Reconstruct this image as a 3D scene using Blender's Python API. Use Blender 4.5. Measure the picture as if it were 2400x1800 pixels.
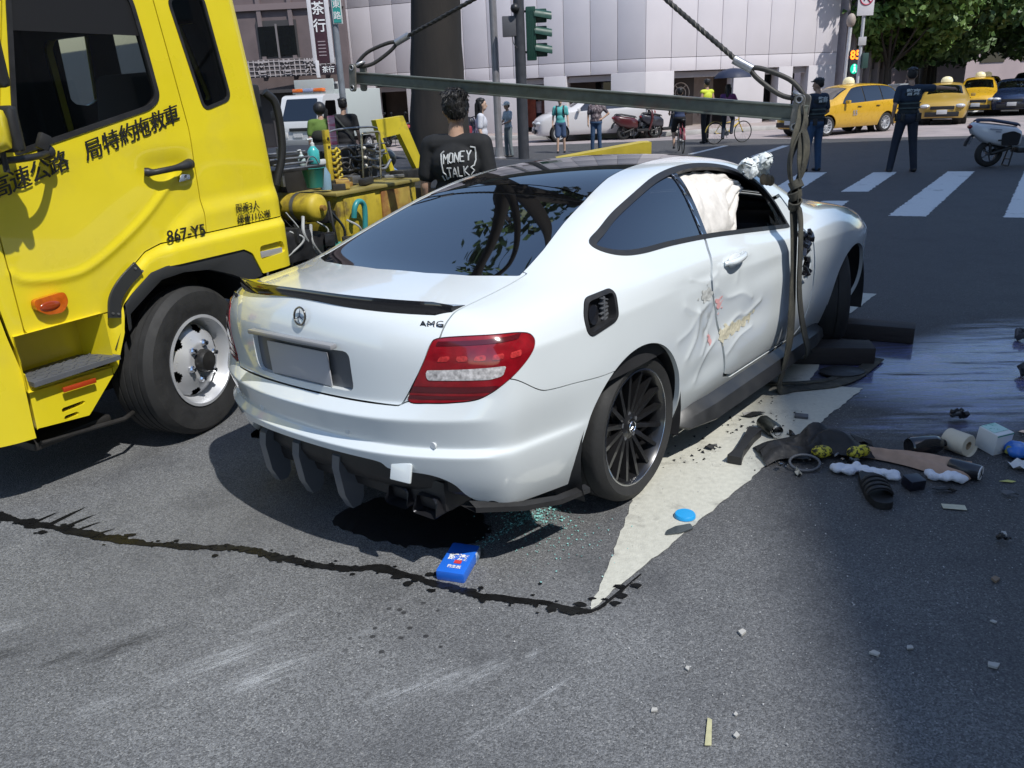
import bpy, bmesh, math, random
import numpy as np
from mathutils import Vector, Matrix, Quaternion
from math import radians, sin, cos, pi, sqrt, atan2

# ------------------------------------------------------------------ camera, sky, sun, exposure
for o in list(bpy.data.objects):
    bpy.data.objects.remove(o)
SC = bpy.context.scene
COL = SC.collection
cam_data = bpy.data.cameras.new("camera")
cam = bpy.data.objects.new("camera", cam_data)
COL.objects.link(cam)
SC.camera = cam
cam_data.sensor_fit = 'HORIZONTAL'
cam_data.sensor_width = 36.0
cam_data.lens = 36.0 * 1875 / 2400
cam_data.clip_start = 0.05
cam_data.clip_end = 2000
cam.matrix_world = (Matrix.Translation((0, 0, 1.705)) @ Matrix.Rotation(pi / 2 - 0.347, 4, 'X')
                    @ Matrix.Rotation(-0.045, 4, 'Z'))

SUN_DIR = Vector((0.44, -0.52, 1.0)).normalized()      # towards the sun: behind the camera, to the right
world = bpy.data.worlds.new("World")
SC.world = world
world.use_nodes = True
wn = world.node_tree.nodes
wl = world.node_tree.links
sky = wn.new("ShaderNodeTexSky")
sky.sky_type = 'NISHITA'
sky.sun_disc = False
sky.sun_elevation = math.asin(SUN_DIR.z)
sky.sun_rotation = math.atan2(SUN_DIR.x, SUN_DIR.y)
sky.air_density = 1.0
sky.dust_density = 0.4
sky.ozone_density = 2.2
bg = wn["Background"]
bg.inputs["Strength"].default_value = 0.13
wl.new(sky.outputs[0], bg.inputs["Color"])

sun_data = bpy.data.lights.new("sun", 'SUN')
sun_data.energy = 3.0
sun_data.angle = radians(0.55)
sun_data.color = (1.0, 0.975, 0.93)
sun = bpy.data.objects.new("sun", sun_data)
COL.objects.link(sun)
sun.rotation_euler = SUN_DIR.to_track_quat('Z', 'Y').to_euler()
sun.location = SUN_DIR * 60

SC.view_settings.view_transform = 'Standard'
SC.view_settings.look = 'None'
SC.view_settings.exposure = 0.55
SC.view_settings.gamma = 1.0
SC.view_settings.use_curve_mapping = False
try:
    SC.cycles.max_bounces = 8
    SC.cycles.transparent_max_bounces = 12
    SC.cycles.caustics_reflective = False
    SC.cycles.caustics_refractive = False
    SC.cycles.sample_clamp_indirect = 6
    SC.cycles.use_denoising = True
except Exception:
    pass
RNG = random.Random(7)
NPR = np.random.RandomState(11)
# ------------------------------------------------------------------ helpers
MATS = {}
def mat(name, col, rough=0.6, metal=0.0, coat=0.0, spec=0.5, var=0.0, vscale=6.0, bump=0.0, bscale=40.0,
        emit=None, estr=0.0, col2=None, cscale=4.0, cthr=(0.45, 0.6), alpha=1.0, trans=0.0, sheen=0.0, aniso=None):
    """Principled material: base colour, optional second colour in noise patches, brightness variation and bump."""
    if name in MATS:
        return MATS[name]
    m = bpy.data.materials.new(name)
    m.use_nodes = True
    nt = m.node_tree
    b = nt.nodes["Principled BSDF"]
    c = tuple(col) + (1.0,)
    b.inputs["Base Color"].default_value = c
    b.inputs["Roughness"].default_value = rough
    b.inputs["Metallic"].default_value = metal
    b.inputs["Specular IOR Level"].default_value = spec
    b.inputs["Coat Weight"].default_value = coat
    b.inputs["Coat Roughness"].default_value = 0.04
    if sheen:
        b.inputs["Sheen Weight"].default_value = sheen
    if trans:
        b.inputs["Transmission Weight"].default_value = trans
    if emit is not None:
        b.inputs["Emission Color"].default_value = tuple(emit) + (1.0,)
        b.inputs["Emission Strength"].default_value = estr
    if var or bump or col2 is not None:
        tc = nt.nodes.new("ShaderNodeTexCoord")
        mp = nt.nodes.new("ShaderNodeMapping")
        nt.links.new(tc.outputs["Object"], mp.inputs[0])
        if aniso:
            mp.inputs["Scale"].default_value = aniso
        last = None
        if col2 is not None:
            n1 = nt.nodes.new("ShaderNodeTexNoise")
            n1.inputs["Scale"].default_value = cscale
            n1.inputs["Detail"].default_value = 8
            n1.inputs["Roughness"].default_value = 0.65
            nt.links.new(mp.outputs[0], n1.inputs["Vector"])
            r1 = nt.nodes.new("ShaderNodeMapRange")
            r1.inputs[1].default_value, r1.inputs[2].default_value = cthr
            nt.links.new(n1.outputs[0], r1.inputs[0])
            mx = nt.nodes.new("ShaderNodeMix")
            mx.data_type = 'RGBA'
            mx.inputs[6].default_value = c
            mx.inputs[7].default_value = tuple(col2) + (1.0,)
            nt.links.new(r1.outputs[0], mx.inputs[0])
            last = mx.outputs[2]
        if var:
            n2 = nt.nodes.new("ShaderNodeTexNoise")
            n2.inputs["Scale"].default_value = vscale
            n2.inputs["Detail"].default_value = 6
            nt.links.new(mp.outputs[0], n2.inputs["Vector"])
            r2 = nt.nodes.new("ShaderNodeMapRange")
            r2.inputs[1].default_value, r2.inputs[2].default_value = 0.25, 0.75
            r2.inputs[3].default_value, r2.inputs[4].default_value = 1 - var, 1 + var
            nt.links.new(n2.outputs[0], r2.inputs[0])
            mm = nt.nodes.new("ShaderNodeMix")
            mm.data_type = 'RGBA'
            mm.blend_type = 'MULTIPLY'
            mm.inputs[0].default_value = 1.0
            mm.inputs[6].default_value = c
            if last:
                nt.links.new(last, mm.inputs[6])
            nt.links.new(r2.outputs[0], mm.inputs[7])
            last = mm.outputs[2]
            rr = nt.nodes.new("ShaderNodeMapRange")
            rr.inputs[1].default_value, rr.inputs[2].default_value = 0.25, 0.75
            rr.inputs[3].default_value, rr.inputs[4].default_value = max(0.02, rough - 0.12 * min(1, rough * 3)), min(1, rough + 0.12 * min(1, rough * 3))
            nt.links.new(n2.outputs[0], rr.inputs[0])
            nt.links.new(rr.outputs[0], b.inputs["Roughness"])
        if last:
            nt.links.new(last, b.inputs["Base Color"])
        if bump:
            n3 = nt.nodes.new("ShaderNodeTexNoise")
            n3.inputs["Scale"].default_value = bscale
            n3.inputs["Detail"].default_value = 6
            nt.links.new(mp.outputs[0], n3.inputs["Vector"])
            bp = nt.nodes.new("ShaderNodeBump")
            bp.inputs["Strength"].default_value = bump
            bp.inputs["Distance"].default_value = 0.01
            nt.links.new(n3.outputs[0], bp.inputs["Height"])
            nt.links.new(bp.outputs[0], b.inputs["Normal"])
    MATS[name] = m
    return m

def glass(name, tint=(0.1, 0.1, 0.1), rough=0.02, ior=1.5, body=(0.01, 0.01, 0.012), opaque=0.0):
    """Tinted pane: see-through tint with a mirror-like Fresnel coat."""
    if name in MATS:
        return MATS[name]
    m = bpy.data.materials.new(name)
    m.use_nodes = True
    nt = m.node_tree
    nt.nodes.remove(nt.nodes["Principled BSDF"])
    out = nt.nodes["Material Output"]
    tr = nt.nodes.new("ShaderNodeBsdfTransparent")
    tr.inputs[0].default_value = tuple(tint) + (1,)
    df = nt.nodes.new("ShaderNodeBsdfDiffuse")
    df.inputs[0].default_value = tuple(body) + (1,)
    m1 = nt.nodes.new("ShaderNodeMixShader")
    m1.inputs[0].default_value = opaque
    nt.links.new(tr.outputs[0], m1.inputs[1])
    nt.links.new(df.outputs[0], m1.inputs[2])
    gl = nt.nodes.new("ShaderNodeBsdfGlossy")
    gl.inputs["Roughness"].default_value = rough
    gl.inputs["Color"].default_value = (1, 1, 1, 1)
    fr = nt.nodes.new("ShaderNodeFresnel")
    fr.inputs["IOR"].default_value = ior
    m2 = nt.nodes.new("ShaderNodeMixShader")
    nt.links.new(fr.outputs[0], m2.inputs[0])
    nt.links.new(m1.outputs[0], m2.inputs[1])
    nt.links.new(gl.outputs[0], m2.inputs[2])
    nt.links.new(m2.outputs[0], out.inputs["Surface"])
    MATS[name] = m
    return m

def V3(p):
    return np.array(p, float)

def unit(v):
    v = np.array(v, float)
    return v / (np.linalg.norm(v) + 1e-12)

def frame_z(d):
    """3x3 with columns x,y,z where z = d"""
    z = unit(d)
    a = np.array([0, 0, 1.0]) if abs(z[2]) < 0.95 else np.array([1.0, 0, 0])
    x = unit(np.cross(a, z))
    y = np.cross(z, x)
    return np.stack([x, y, z], 1)

def rotm(ax, ang):
    return np.array(Matrix.Rotation(ang, 3, ax))

def spline(pts, n=8, closed=False):
    """Catmull-Rom through pts (any dimension)."""
    P = np.array(pts, float)
    N = len(P)
    out = []
    m = N if closed else N - 1
    for i in range(m):
        if closed:
            a, b, c, d = P[(i - 1) % N], P[i], P[(i + 1) % N], P[(i + 2) % N]
        else:
            b, c = P[i], P[i + 1]
            a = P[i - 1] if i > 0 else 2 * b - c
            d = P[i + 2] if i + 2 < N else 2 * c - b
        for k in range(n):
            t = k / n
            out.append(0.5 * ((2 * b) + (-a + c) * t + (2 * a - 5 * b + 4 * c - d) * t * t + (-a + 3 * b - 3 * c + d) * t ** 3))
    if not closed:
        out.append(P[-1])
    return np.array(out)

def round_poly(pts, r, n=4):
    """2-D closed polygon with rounded corners; r scalar or list."""
    P = [np.array(p, float) for p in pts]
    N = len(P)
    out = []
    for i in range(N):
        a, b, c = P[i - 1], P[i], P[(i + 1) % N]
        ri = r[i] if isinstance(r, (list, tuple)) else r
        if ri <= 0:
            out.append(b)
            continue
        u, v = unit(a - b), unit(c - b)
        L = min(ri, np.linalg.norm(a - b) * 0.48, np.linalg.norm(c - b) * 0.48)
        s, e = b + u * L, b + v * L
        for k in range(n + 1):
            t = k / n
            out.append((1 - t) ** 2 * s + 2 * t * (1 - t) * b + t * t * e)
    return np.array(out)

class MB:
    """Collects polygons; build() links them as ONE mesh object."""
    def __init__(self):
        self.v = []
        self.f = []
        self.m = []
        self.n = 0
        self.mi = 0
    def add(self, V, F):
        V = np.asarray(V, float).reshape(-1, 3)
        self.v.append(V)
        o = self.n
        for f in F:
            self.f.append([i + o for i in f])
            self.m.append(self.mi)
        self.n += len(V)
        return self
    def box(self, c, s, R=None, bev=0.0):
        c = V3(c)
        h = np.array(s, float) / 2
        if bev <= 0:
            V = np.array([[x, y, z] for x in (-1, 1) for y in (-1, 1) for z in (-1, 1)], float) * h
            F = [(0, 1, 3, 2), (4, 6, 7, 5), (0, 4, 5, 1), (2, 3, 7, 6), (0, 2, 6, 4), (1, 5, 7, 3)]
        else:
            b = min(bev, h.min() * 0.98)
            bm = bmesh.new()
            bmesh.ops.create_cube(bm, size=1.0)
            for v in bm.verts:
                v.co = Vector((v.co.x * 2 * h[0], v.co.y * 2 * h[1], v.co.z * 2 * h[2]))
            bmesh.ops.bevel(bm, geom=list(bm.edges), offset=b, segments=2, profile=0.6, affect='EDGES')
            bm.verts.index_update()
            V = np.array([v.co[:] for v in bm.verts])
            F = [[v.index for v in f.verts] for f in bm.faces]
            bm.free()
        if R is not None:
            V = V @ np.array(R).T
        return self.add(V + c, F)
    def cyl(self, p0, p1, r0, r1=None, n=14, cap=True):
        p0, p1 = V3(p0), V3(p1)
        r1 = r0 if r1 is None else r1
        M = frame_z(p1 - p0)
        a = np.arange(n) * 2 * pi / n
        ring = np.stack([np.cos(a), np.sin(a), 0 * a], 1) @ M.T
        V = np.concatenate([p0 + ring * r0, p1 + ring * r1])
        F = [(i, (i + 1) % n, n + (i + 1) % n, n + i) for i in range(n)]
        if cap:
            F += [tuple(range(n - 1, -1, -1)), tuple(range(n, 2 * n))]
        return self.add(V, F)
    def tube(self, path, r, n=8, closed=False, cap=True, flat=None):
        """round tube along path; flat=(w,t,up) makes a flat strap instead"""
        P = np.array(path, float)
        N = len(P)
        T = np.zeros_like(P)
        for i in range(N):
            a = P[(i - 1) % N] if (closed or i > 0) else P[i]
            b = P[(i + 1) % N] if (closed or i < N - 1) else P[i]
            T[i] = unit(b - a)
        if flat is None:
            x = frame_z(T[0])[:, 0]
        else:
            x = np.array(flat[2], float)
        rings = []
        for i in range(N):
            if flat is not None and len(flat) > 3:
                x = np.array(flat[3][i], float)
            x = unit(x - T[i] * np.dot(x, T[i]))
            y = np.cross(T[i], x)
            rr = r[i] if hasattr(r, '__len__') else r
            if flat is None:
                a = np.arange(n) * 2 * pi / n
                rings.append(P[i] + rr * (np.outer(np.cos(a), x) + np.outer(np.sin(a), y)))
            else:
                w, t = flat[0] / 2, flat[1] / 2
                q = [(w, t * .4), (w * .92, t), (-w * .92, t), (-w, t * .4), (-w, -t * .4), (-w * .92, -t), (w * .92, -t), (w, -t * .4)]
                rings.append(np.array([P[i] + a * x + b * y for a, b in q]))
        n = len(rings[0])
        V = np.concatenate(rings)
        F = []
        for i in range(N if closed else N - 1):
            j = (i + 1) % N
            for k in range(n):
                l = (k + 1) % n
                F.append((i * n + k, i * n + l, j * n + l, j * n + k))
        if cap and not closed:
            F.append(tuple(range(n - 1, -1, -1)))
            F.append(tuple((N - 1) * n + k for k in range(n)))
        return self.add(V, F)
    def lathe(self, prof, c=(0, 0, 0), axis=(0, 0, 1), n=24, closed=False, cap=True):
        """prof: list of (r, h) along axis"""
        M = frame_z(axis)
        c = V3(c)
        a = np.arange(n) * 2 * pi / n
        dirs = np.stack([np.cos(a), np.sin(a), 0 * a], 1) @ M.T
        V = []
        for r, h in prof:
            V.append(c + dirs * r + M[:, 2] * h)
        V = np.concatenate(V)
        F = []
        m = len(prof)
        for i in range(m if closed else m - 1):
            j = (i + 1) % m
            for k in range(n):
                l = (k + 1) % n
                F.append((i * n + k, i * n + l, j * n + l, j * n + k))
        if not closed and cap:
            if prof[0][0] > 1e-6:
                F.append(tuple(range(n - 1, -1, -1)))
            if prof[-1][0] > 1e-6:
                F.append(tuple((m - 1) * n + k for k in range(n)))
        return self.add(V, F)
    def ell(self, c, r, n=14, m=9, R=None):
        c = V3(c)
        r = np.array(r, float) * np.ones(3)
        V = [[0, 0, -1]]
        for i in range(1, m):
            t = -pi / 2 + pi * i / m
            for k in range(n):
                a = 2 * pi * k / n
                V.append([cos(t) * cos(a), cos(t) * sin(a), sin(t)])
        V.append([0, 0, 1])
        V = np.array(V) * r
        if R is not None:
            V = V @ np.array(R).T
        F = [(0, 1 + (k + 1) % n, 1 + k) for k in range(n)]
        for i in range(m - 2):
            for k in range(n):
                l = (k + 1) % n
                F.append((1 + i * n + k, 1 + i * n + l, 1 + (i + 1) * n + l, 1 + (i + 1) * n + k))
        L = 1 + (m - 1) * n
        F += [(L, L - n + k, L - n + (k + 1) % n) for k in range(n)]
        return self.add(V + c, F)
    def prism(self, poly, o, ux, uy, depth):
        """2-D polygon placed in the frame (o,ux,uy), extruded by depth along ux x uy (front face at depth)"""
        P = np.array(poly, float)
        ux, uy, o = V3(ux), V3(uy), V3(o)
        uz = unit(np.cross(ux, uy))
        A = o + np.outer(P[:, 0], ux) + np.outer(P[:, 1], uy)
        N = len(P)
        area = 0.5 * np.sum(P[:, 0] * np.roll(P[:, 1], -1) - np.roll(P[:, 0], -1) * P[:, 1])
        V = np.concatenate([A, A + uz * depth])
        F = [(i, (i + 1) % N, N + (i + 1) % N, N + i) for i in range(N)]
        F += [tuple(range(N - 1, -1, -1)), tuple(range(N, 2 * N))]
        if (area < 0) != (depth < 0):
            F = [tuple(reversed(f)) for f in F]
        return self.add(V, F)
    def sheet(self, P, thick=0.0):
        """P: [a][b] grid of points"""
        P = np.array(P, float)
        a, b = P.shape[:2]
        V = P.reshape(-1, 3)
        F = [(i * b + j, (i + 1) * b + j, (i + 1) * b + j + 1, i * b + j + 1) for i in range(a - 1) for j in range(b - 1)]
        return self.add(V, F)
    def arr(self):
        return np.concatenate(self.v) if self.v else np.zeros((0, 3))
    def tf(self, M):
        M = np.array(M)
        A = self.arr()
        if M.shape == (4, 4):
            A = A @ M[:3, :3].T + M[:3, 3]
        else:
            A = A @ M.T
        self.v = [A]
        return self
    def mesh(self, name, mats, smooth=35):
        me = bpy.data.meshes.new(name)
        me.from_pydata(self.arr().tolist(), [], self.f)
        if not isinstance(mats, (list, tuple)):
            mats = [mats]
        for m_ in mats:
            me.materials.append(m_)
        if len(mats) > 1:
            me.polygons.foreach_set("material_index", self.m)
        finish(me, smooth)
        return me
    def build(self, name, mats, parent=None, smooth=35):
        return link(name, self.mesh(name, mats, smooth), parent)

def finish(me, smooth=35):
    me.update()
    if smooth:
        me.polygons.foreach_set("use_smooth", [True] * len(me.polygons))
        if smooth < 180:
            me.set_sharp_from_angle(angle=radians(smooth))

def link(name, me, parent=None):
    o = bpy.data.objects.new(name, me)
    COL.objects.link(o)
    if parent is not None:
        o.parent = parent
    return o

def tag(o, label=None, cat=None, group=None, kind=None):
    if label:
        o["label"] = label
    if cat:
        o["category"] = cat
    if group:
        o["group"] = group
    if kind:
        o["kind"] = kind
    return o

def thing(name, label, cat, loc=(0, 0, 0), rz=0.0, group=None, rot=None):
    o = bpy.data.objects.new(name, None)
    o.empty_display_size = 0.1
    COL.objects.link(o)
    o.location = loc
    o.rotation_euler = rot if rot is not None else (0, 0, rz)
    return tag(o, label, cat, group)

def struct(name, mb, m, parent=None, smooth=35):
    o = mb.build(name, m, parent, smooth)
    if parent is None:
        o["kind"] = "structure"
    return o

def dup(root, loc=None, rz=None, label=None, group=None, parent=None):
    """copy of a thing with its parts and sub-parts"""
    r = root.copy()
    COL.objects.link(r)
    if parent is not None:
        r.parent = parent
    if loc is not None:
        r.location = loc
    if rz is not None:
        r.rotation_euler = (0, 0, rz)
    if label:
        r["label"] = label
    if group:
        r["group"] = group
    for ch in list(root.children):
        dup(ch, parent=r)
    return r

def text_mb(body, size=1.0, bold=0.0, extrude=0.0, shear=0.0, sx=1.0, align='CENTER'):
    """flat lettering in the XY plane as an MB"""
    cu = bpy.data.curves.new("lettering_curve", 'FONT')
    cu.body = body
    cu.size = size
    cu.offset = bold
    cu.extrude = extrude
    cu.shear = shear
    cu.align_x = align
    cu.align_y = 'CENTER'
    cu.resolution_u = 2
    ob = bpy.data.objects.new("lettering_tmp", cu)
    me = eval_mesh(ob)
    mb = MB()
    V = np.array([v.co[:] for v in me.vertices]).reshape(-1, 3)
    V[:, 0] *= sx
    mb.add(V, [list(p.vertices) for p in me.polygons])
    bpy.data.objects.remove(ob)
    bpy.data.curves.remove(cu)
    bpy.data.meshes.remove(me)
    return mb

def place(mb, o, ux, uy):
    """move an XY-plane MB into the frame with origin o"""
    ux, uy = V3(ux), V3(uy)
    uz = unit(np.cross(ux, uy))
    M = np.eye(4)
    M[:3, 0], M[:3, 1], M[:3, 2], M[:3, 3] = ux, uy, uz, V3(o)
    return mb.tf(M)

SCRATCH = bpy.data.scenes.new("scratch")          # small scene where modifiers are applied quickly; removed at the end
def eval_mesh(ob):
    for c in list(ob.users_collection):
        c.objects.unlink(ob)
    SCRATCH.collection.objects.link(ob)
    vl = SCRATCH.view_layers[0]
    vl.update()
    return bpy.data.meshes.new_from_object(ob.evaluated_get(vl.depsgraph))

def pchip(xs, ys):
    """monotone cubic interpolation"""
    xs, ys = np.array(xs, float), np.array(ys, float)
    h = np.diff(xs)
    d = np.diff(ys) / h
    m = np.zeros_like(ys)
    m[0], m[-1] = d[0], d[-1]
    for i in range(1, len(xs) - 1):
        if d[i - 1] * d[i] > 0:
            w1, w2 = 2 * h[i] + h[i - 1], h[i] + 2 * h[i - 1]
            m[i] = (w1 + w2) / (w1 / d[i - 1] + w2 / d[i])
    def f(x):
        x = np.clip(np.asarray(x, float), xs[0], xs[-1])
        i = np.clip(np.searchsorted(xs, x) - 1, 0, len(xs) - 2)
        t = (x - xs[i]) / h[i]
        return ((2 * t ** 3 - 3 * t ** 2 + 1) * ys[i] + (t ** 3 - 2 * t ** 2 + t) * h[i] * m[i]
                + (-2 * t ** 3 + 3 * t ** 2) * ys[i + 1] + (t ** 3 - t ** 2) * h[i] * m[i + 1])
    return f

def sdf_poly(P, poly):
    """signed distance (negative inside) of 2-D points to a closed polygon"""
    P = np.asarray(P, float)
    Q = np.asarray(poly, float)
    d2 = np.full(len(P), 1e18)
    inside = np.zeros(len(P), bool)
    for i in range(len(Q)):
        a, b = Q[i], Q[(i + 1) % len(Q)]
        e = b - a
        w = P - a
        t = np.clip((w @ e) / (e @ e + 1e-18), 0, 1)
        dd = w - np.outer(t, e)
        d2 = np.minimum(d2, (dd * dd).sum(1))
        c1 = P[:, 1] >= a[1]
        c2 = P[:, 1] < b[1]
        cr = e[0] * w[:, 1] - e[1] * w[:, 0]
        inside ^= ((c1 & c2 & (cr > 0)) | (~c1 & ~c2 & (cr < 0)))
    d = np.sqrt(d2)
    return np.where(inside, -d, d)

def dist_line(P, line):
    """distance of 2-D points to an open polyline"""
    P = np.asarray(P, float)
    Q = np.asarray(line, float)
    d2 = np.full(len(P), 1e18)
    for i in range(len(Q) - 1):
        a, b = Q[i], Q[i + 1]
        e = b - a
        w = P - a
        t = np.clip((w @ e) / (e @ e + 1e-18), 0, 1)
        dd = w - np.outer(t, e)
        d2 = np.minimum(d2, (dd * dd).sum(1))
    return np.sqrt(d2)

class Surf:
    """polygon surface with vertex normals that can be split along the zero line of a field.
    F is an int array padded with -1."""
    def __init__(self, V, N, F):
        self.V, self.N = np.asarray(V, float).reshape(-1, 3), np.asarray(N, float).reshape(-1, 3)
        if not isinstance(F, np.ndarray):
            w = max([len(f) for f in F] + [4])
            A = np.full((len(F), w), -1, int)
            for i, f in enumerate(F):
                A[i, :len(f)] = f
            F = A
        self.F = F
    @property
    def empty(self):
        return len(self.F) == 0
    def split(self, fld):
        """returns (fld<0 part, fld>=0 part)"""
        f = np.array(fld, float)
        f[np.abs(f) < 1e-9] = 1e-9
        neg = f < 0
        ok = self.F >= 0
        cnt = (neg[self.F] & ok).sum(1)
        tot = ok.sum(1)
        A0, B0 = self.F[cnt == tot], self.F[cnt == 0]
        X = self.F[(cnt > 0) & (cnt < tot)]
        V, N = [], []
        base = len(self.V)
        cache = {}
        A, B = [], []
        for row in X.tolist():
            face = [i for i in row if i >= 0]
            pa, pb = [], []
            L = len(face)
            for q in range(L):
                i, j = face[q], face[(q + 1) % L]
                ni, nj = neg[i], neg[j]
                (pa if ni else pb).append(i)
                if ni != nj:
                    key = (i, j) if i < j else (j, i)
                    w = cache.get(key)
                    if w is None:
                        t = f[i] / (f[i] - f[j])
                        w = base + len(V)
                        V.append(self.V[i] * (1 - t) + self.V[j] * t)
                        n = self.N[i] * (1 - t) + self.N[j] * t
                        N.append(n / (sqrt(n @ n) + 1e-12))
                        cache[key] = w
                    pa.append(w)
                    pb.append(w)
            if len(pa) > 2:
                A.append(pa)
            if len(pb) > 2:
                B.append(pb)
        VV = np.concatenate([self.V, np.array(V).reshape(-1, 3)])
        NN = np.concatenate([self.N, np.array(N).reshape(-1, 3)])
        def merge(P0, P1):
            w = max([P0.shape[1] if len(P0) else 4] + [len(q) for q in P1])
            R = np.full((len(P0) + len(P1), w), -1, int)
            if len(P0):
                R[:len(P0), :P0.shape[1]] = P0
            for i, q in enumerate(P1):
                R[len(P0) + i, :len(q)] = q
            return Surf(VV, NN, R).compact()
        return merge(A0, A), merge(B0, B)
    def compact(self):
        if not len(self.F):
            return Surf(np.zeros((0, 3)), np.zeros((0, 3)), np.zeros((0, 4), int))
        used = np.zeros(len(self.V) + 1, bool)
        used[self.F.ravel()] = True
        used[-1] = False
        mp = np.full(len(self.V) + 1, -1, int)
        k = np.nonzero(used)[0]
        mp[k] = np.arange(len(k))
        return Surf(self.V[k], self.N[k], mp[self.F])
    def cut(self, fld, gap=0.0):
        """inside / outside with a gap between them; fld must be a function of (V,N)"""
        if gap <= 0:
            return self.split(fld(self.V, self.N))
        a, r = self.split(fld(self.V, self.N) + gap / 2)
        if r.empty:
            return a, r
        _, b = r.split(fld(r.V, r.N) - gap / 2)
        return a, b
    def off(self, d):
        return Surf(self.V + self.N * d, self.N, self.F)
    def build(self, name, m, parent=None, rim=0.012, lift=0.0):
        """mesh with exact surface normals; open edges are turned inwards by rim"""
        V = self.V + self.N * lift
        N = self.N
        nv = len(V)
        F = self.F
        faces = [[i for i in r if i >= 0] for r in F.tolist()]
        if rim and len(F):
            ok = F >= 0
            W = F.shape[1]
            tot = ok.sum(1)
            nxt = np.roll(F, -1, 1)
            nxt[np.arange(len(F)), tot - 1] = F[:, 0]
            e0, e1 = F[ok], nxt[ok]
            lo, hi = np.minimum(e0, e1), np.maximum(e0, e1)
            key = lo.astype(np.int64) * (nv + 1) + hi
            u, ix, c = np.unique(key, return_index=True, return_counts=True)
            b = ix[c == 1]
            i0, i1 = e0[b], e1[b]
            bv = np.unique(np.concatenate([i0, i1]))
            mp = {int(k): q for q, k in enumerate(bv)}
            nb = len(bv)
            top = V[bv]
            bot = V[bv] - N[bv] * rim
            wnm = np.zeros((nb, 3))
            for a_, b_ in zip(i0.tolist(), i1.tolist()):
                p, q = mp[a_], mp[b_]
                faces.append([nv + q, nv + p, nv + nb + p, nv + nb + q])
                n = np.cross(top[p] - top[q], bot[p] - top[p])
                wnm[p] += n
                wnm[q] += n
            wnm /= np.linalg.norm(wnm, axis=1)[:, None] + 1e-12
            V = np.concatenate([V, top, bot])
            N = np.concatenate([N, wnm, wnm])
        me = bpy.data.meshes.new(name)
        me.from_pydata(V.tolist(), [], faces)
        me.materials.append(m)
        me.polygons.foreach_set("use_smooth", [True] * len(me.polygons))
        me.update()
        me.normals_split_custom_set_from_vertices(N.tolist())
        return link(name, me, parent)

def cage_surface(V, F, creases, level):
    """Catmull-Clark dense surface from a cage -> Surf (outward normals)"""
    me = bpy.data.meshes.new("cage_tmp")
    me.from_pydata(np.asarray(V).tolist(), [], F)
    me.update()
    if creases:
        at = me.attributes.new("crease_edge", 'FLOAT', 'EDGE')
        vals = []
        for e in me.edges:
            k = (min(e.vertices), max(e.vertices))
            vals.append(creases.get(k, 0.0))
        at.data.foreach_set("value", vals)
    ob = bpy.data.objects.new("cage_tmp", me)
    COL.objects.link(ob)
    md = ob.modifiers.new("s", 'SUBSURF')
    md.levels = level
    md.render_levels = level
    me2 = eval_mesh(ob)
    n = len(me2.vertices)
    VV = np.zeros(n * 3)
    me2.vertices.foreach_get("co", VV)
    NN = np.zeros(n * 3)
    me2.vertices.foreach_get("normal", NN)
    FF = np.zeros(len(me2.loops), int)
    me2.loops.foreach_get("vertex_index", FF)
    S = Surf(VV.reshape(-1, 3), NN.reshape(-1, 3), FF.reshape(-1, 4))
    bpy.data.objects.remove(ob)
    bpy.data.meshes.remove(me)
    bpy.data.meshes.remove(me2)
    return S
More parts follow.
